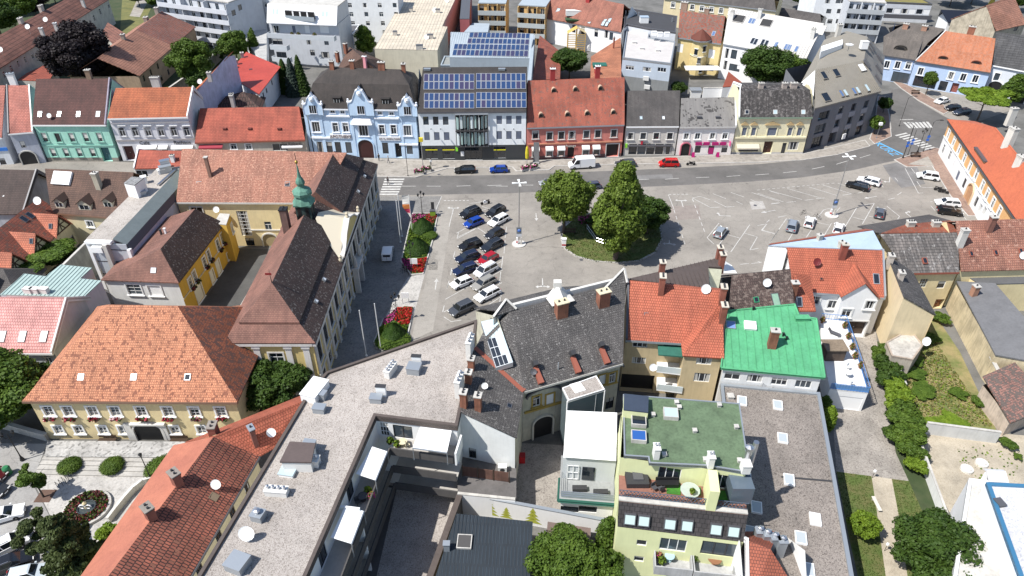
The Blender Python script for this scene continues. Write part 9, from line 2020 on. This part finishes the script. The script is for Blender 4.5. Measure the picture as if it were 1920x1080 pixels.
for(cx,cy,n_,lb)in((1165,288,0,''),):pass
q=MB()
for px,py in((823,327),(805,331),(1110,309),(1252,305),(1416,385),(1090,487),(1019,366),(660,470),(736,430),(680,345)):c=G(px,py,.02);q.prism([(c.x+.35*math.cos(t*.785),c.y+.35*math.sin(t*.785))for t in range(8)],.012,.022,GREYM)
setp(q.obj('manhole_covers'),kind='structure')
SKIN=plain((.42,.24,.17),.6,0,'skin')
def person(px,py,face,shirt,trousers,hair,label,stride=.3,z=.12,bike=False):
 p=G(px,py,z);o=thing('person',label,'person',p,R(face));P=[(0,0,.95),(0,.02,1.15),(0,.03,1.38),(0,.03,1.5),(0,.05,1.62),(0,.06,1.74)];rad=[.15,.14,.16,.06,.10,.075];E=[(0,1),(1,2),(2,3),(3,4),(4,5)]
 for s in(-1,1):
  st=stride*s;i=len(P);P+=[(s*.09,0,.9),(s*.1,st*.6+.05,.5),(s*.1,st-.02,.09),(s*.1,st+.14,.05)];rad+=[.095,.065,.045,.04];E+=[(0,i),(i,i+1),(i+1,i+2),(i+2,i+3)]
  i=len(P);P+=[(s*.19,.03,1.40),(s*.24,-st*.25,1.14),(s*.23,-st*.6+.08,.92),(s*.23,-st*.7+.1,.82)];rad+=[.055,.042,.034,.035];E+=[(2,i),(i,i+1),(i+1,i+2),(i+2,i+3)]
 me=D.meshes.new('figure');me.from_pydata(P,E,[]);ob=D.objects.new('figure',me);COL.objects.link(ob)
 ob.modifiers.new('skin','SKIN');sv=me.skin_vertices[0].data
 for i,r_ in enumerate(rad):sv[i].radius=(r_,r_)
 sv[0].use_root=True;ss=ob.modifiers.new('sub','SUBSURF');ss.levels=1;ss.render_levels=1
 dg=bpy.context.evaluated_depsgraph_get();nm=D.meshes.new_from_object(ob.evaluated_get(dg));D.objects.remove(ob);nm.name='body'
 nm.materials.clear()
 for m_ in(SKIN,shirt,trousers,BLACK):nm.materials.append(m_)
 for f in nm.polygons:
  c=f.center;f.material_index=3 if c.z<.1 else 2 if c.z<.93 and abs(c.x)<.19 else 1 if(c.z<1.47 and c.z>.93)else 0;f.use_smooth=True
 link(D.objects.new('body',nm),o);q=MB();q.lathe([(.11,1.62),(.125,1.7),(.10,1.79),(.02,1.83)],hair,10,Matrix.Translation((0,.03,0)));q.obj('hair',o)
 if bike:
  for x in(-.5,.5):w_=MB();w_.tube([(.32,x+.33*math.cos(t*.524),.34+.33*math.sin(t*.524))for t in range(13)],.025,TYRE,4,False);w_.obj('wheel',o)
 return o
HD=plain((.03,.02,.012),.7,0,'dark_hair');HG=plain((.3,.25,.18),.7,0,'fair_hair')
person(728,346,170,plain((.05,.05,.055),.8,0,'dark_jacket'),plain((.03,.03,.04),.8,0,'dark_trousers'),HD,'person in dark clothes walking over the zebra crossing',.3,.03)
person(711,302,20,BLACK,plain((.02,.02,.025),.8),HD,'person in black standing at the pharmacy door',.08);person(729,306,100,plain((.25,.2,.17),.8,0,'brown_top'),plain((.12,.12,.15),.8),HG,'person in a brown top walking on the pavement below the pharmacy',.25)
person(808,311,190,plain((.7,.7,.68),.8,0,'white_shirt'),plain((.05,.05,.06),.8),HD,'person in a white shirt walking before the bank windows',.25)
person(1134,448,30,plain((.6,.6,.6),.8),plain((.1,.12,.2),.8),HD,'person in a pale top standing by the railing under the lindens',.1,.15)
def put(name,label,cat,p,build,rz=0,group=None):
 o=thing(name,label,cat,p,R(rz),group);build(o);return o
def chair_(mat):
 def f(o):
  q=MB();q.box(-.25,-.25,.4,.25,.25,.46,mat);q.obj('seat',o);q=MB();q.box(-.25,.2,.46,.25,.26,.95,mat);q.obj('backrest',o)
  for x in(-.2,.2):
   for y in(-.2,.2):q=MB();q.box(x-.02,y-.02,0,x+.02,y+.02,.4,mat);q.obj('leg',o)
 return f
def table_(mat,r=.6):
 def f(o):q=MB();q.lathe([(.02,.7),(r,.7),(r,.75),(.02,.76)],mat,14);q.obj('tabletop',o);q=MB();q.tube([(0,0,0),(0,0,.7)],.04,mat,6);q.lathe([(.3,0),(.25,.04)],mat,10);q.obj('pedestal',o)
 return f
def plant_(mats,h=.8,r=.35,pot=None):
 def f(o):
  q=MB();q.lathe([(.15,0),(.22,.35)],pot or TERR,9);q.obj('pot',o);q=MB();rr=random.Random(5)
  for i in range(160):c=rv(rr)*r*rr.uniform(.5,1);c.z=.35+abs(c.z)/r*h;d1=rv(rr)*.09;d2=d1.cross(rv(rr)).normalized()*.09;q.poly([c-d1-d2,c+d1-d2,c+d1+d2,c-d1+d2],rr.choice(mats))
  q.obj('leaves',o)
 return f
def lounger_(mat):
 def f(o):q=MB();q.box(-.3,-.9,.3,.3,.4,.36,mat);q.obj('seat',o);q=MB();q.hexa([Vector(v)for v in((-.3,.4,.3),(.3,.4,.3),(.3,.45,.3),(-.3,.45,.3),(-.3,.85,.75),(.3,.85,.75),(.3,.9,.72),(-.3,.9,.72))],mat);q.obj('backrest',o);q=MB();q.box(-.28,-.8,0,-.22,-.74,.3,mat);q.box(.22,-.8,0,.28,-.74,.3,mat);q.box(-.28,.3,0,-.22,.36,.3,mat);q.box(.22,.3,0,.28,.36,.3,mat);q.obj('legs',o)
 return f
PW=plain((.72,.72,.70),.5);DGR=plain((.06,.06,.065),.6,0,'dark_wicker')
put('table','round white table on the garage roof terrace','table',G(1588,706,3.35),table_(PW,.5));put('lounger','dark sun lounger at the far end of the garage terrace','lounger',G(1563,627,3.35),lounger_(GREYM),50)
for x,y,lb in((1596,722,'near white chair on the garage terrace'),(1590,692,'far white chair on the garage terrace')):put('chair',lb,'chair',G(x,y,3.35),chair_(PW),rnd.uniform(0,90))
for i,(x,y)in enumerate(((1541,605),(1582,615),(1589,635),(1596,655),(1601,672),(1612,690))):put('potted_plant','potted plant along the blue railing, %s from the far end'%('first second third fourth fifth sixth'.split()[i]),'plant',G(x,y,3.35),plant_([F_MID,F_DARK,plain((.4,.2,.1),.7)]),0,'potted plants along the blue railing')
put('chair','black folding chair on the red terrace of the lime house','chair',G(1226,919,11.1),chair_(DGR),30);put('chair','dark chair by the round terrace table','chair',G(1238,921,11.1),chair_(DGR),200)
put('potted_plant','green plant standing on the round terrace table','plant',G(1297,926,11.9),plant_([F_MID,F_LIGHT],.4,.25));put('sofa','black cushioned bench under the terrace window','sofa',G(1250,910,11.1),lambda o:(lambda q:(q.box(-1.1,-.35,0,1.1,.35,.5,BLACK),q.box(-1.1,.25,.5,1.1,.4,.8,BLACK),q.obj('cushion_block',o)))(MB()))
put('grill','black grill on the left corner of the terrace','grill',G(1199,887,11.1),lambda o:(lambda q:(q.lathe([(.1,.6),(.35,.75),(.38,.9),(.25,1.1),(.02,1.15)],BLACK,10),q.tube([(-.2,0,0),(-.1,0,.7)],.03,BLACK,4),q.tube([(.2,0,0),(.1,0,.7)],.03,BLACK,4),q.obj('kettle',o)))(MB()))
put('table','pale blue table on the lower left balcony of the lime house','table',G(1254,1050,4.2),table_(plain((.35,.5,.55),.5),.5));put('table','brown wooden table on the lower right balcony','table',G(1338,1055,4.2),table_(plain((.22,.10,.05),.6),.7));put('sofa','black lounge sofa with white cushions on the lower right balcony','sofa',G(1362,1052,4.2),lambda o:(lambda q:(q.box(-1.0,-.4,0,1.0,.4,.45,BLACK),q.box(-.8,-.3,.45,-.3,.2,.55,WHITE),q.box(.2,-.3,.45,.7,.2,.55,WHITE),q.obj('seat_block',o)))(MB()))
for i,(x,y,z_,lb)in enumerate(((1233,1045,4.2,'flowering pot at the left end of the lower balcony'),(1240,1056,4.2,'second flowering pot at the left end of the lower balcony'),(1300,1052,4.2,'leafy pot beside the lower balcony divider'),(1333,1046,4.2,'green plant behind the brown balcony table'),(745,838,7.95,'green pot plant on the white terrace left of the awning'),(732,832,7.95,'small pot plant at the inner terrace corner'),(697,935,7.95,'yellow green plant on the middle terrace'),(690,925,7.95,'dark pot plant on the middle terrace'),(1062,805,0.02,'pot plants in the old courtyard by the steel posts'))):put('potted_plant',lb,'plant',G(x,y,z_),plant_([F_MID,F_LIGHT]if i%3 else[F_MID,PF,plain((.5,.35,.05),.7)],.7,.4))
put('table','small beige table on the white terrace','table',G(756,836,7.95),table_(CREAM,.5));put('chair','beige chair by the small terrace table','chair',G(764,838,7.95),chair_(CREAM),120);put('table','round dark table on the middle terrace','table',G(681,938,7.95),table_(DGR,.5));put('chair','dark chair on the middle terrace','chair',G(672,945,7.95),chair_(DGR),40)
for x,y,lb in((548,66,'left'),(560,66,'middle'),(590,67,'right')):put('potted_plant','planter on the long balcony of the white mansard flats, %s'%lb,'plant',G(x,y+2,9.1),plant_([F_MID,plain((.25,.15,.1),.7)],.9,.6))
put('parasol','folded cream parasol on the long white balcony','parasol',G(562,60,9.1),lambda o:(lambda q:(q.tube([(0,0,0),(0,0,2.4)],.04,ZINC,5),q.lathe([(.1,.9),(.3,1.2),(.25,2.1),(.03,2.5)],CREAM,8),q.obj('folded_cloth',o)))(MB()))
for x,y,lb in((1322,180,'left'),(1331,181,'right')):put('barrel','blue barrel in the yard behind the phone shop, %s one'%lb,'barrel',G(x,y,.02),lambda o:(lambda q:(q.lathe([(.35,0),(.42,.5),(.35,1.0),(.02,1.02)],plain((.02,.05,.3),.5,0,'blue_plastic'),10),q.obj('body',o)))(MB()))
put('garden_house','small white yard hut behind the phone shop','hut',G(1302,183,0),lambda o:(lambda q:(q.box(-1.3,-1,0,1.3,1,2.2,PW),q.box(-1.5,-1.2,2.2,1.5,1.2,2.35,ZINC),q.obj('walls',o)))(MB()))
freewall('white_yard_wall','bright white yard walls behind the phone shop',(1316,186),(1378,186),0,3.0,.3,WP)
B=flat('red_roof_lean_to','small rusty red lean-to roof left of the big dark tree',[(1355,163),(1398,160),(1366,134)],4,sheet((.24,.055,.03),(.2,.05,.03),.3,4,'rust_red_sheet'),WP);B.finish()
def acb(o):q=MB();q.box(-.5,-.3,0,.5,.3,.8,PW);q.obj('casing',o);q=MB();q.lathe([(.02,0),(.28,0),(.28,.02),(.02,.02)],DARK,12,Matrix.Translation((0,-.3,.4))@Matrix.Rotation(math.pi/2,4,'X'));q.obj('fan',o)
put('air_conditioner','white air conditioner standing on the wicker fenced deck','air conditioner',G(942,882,3.65),acb)
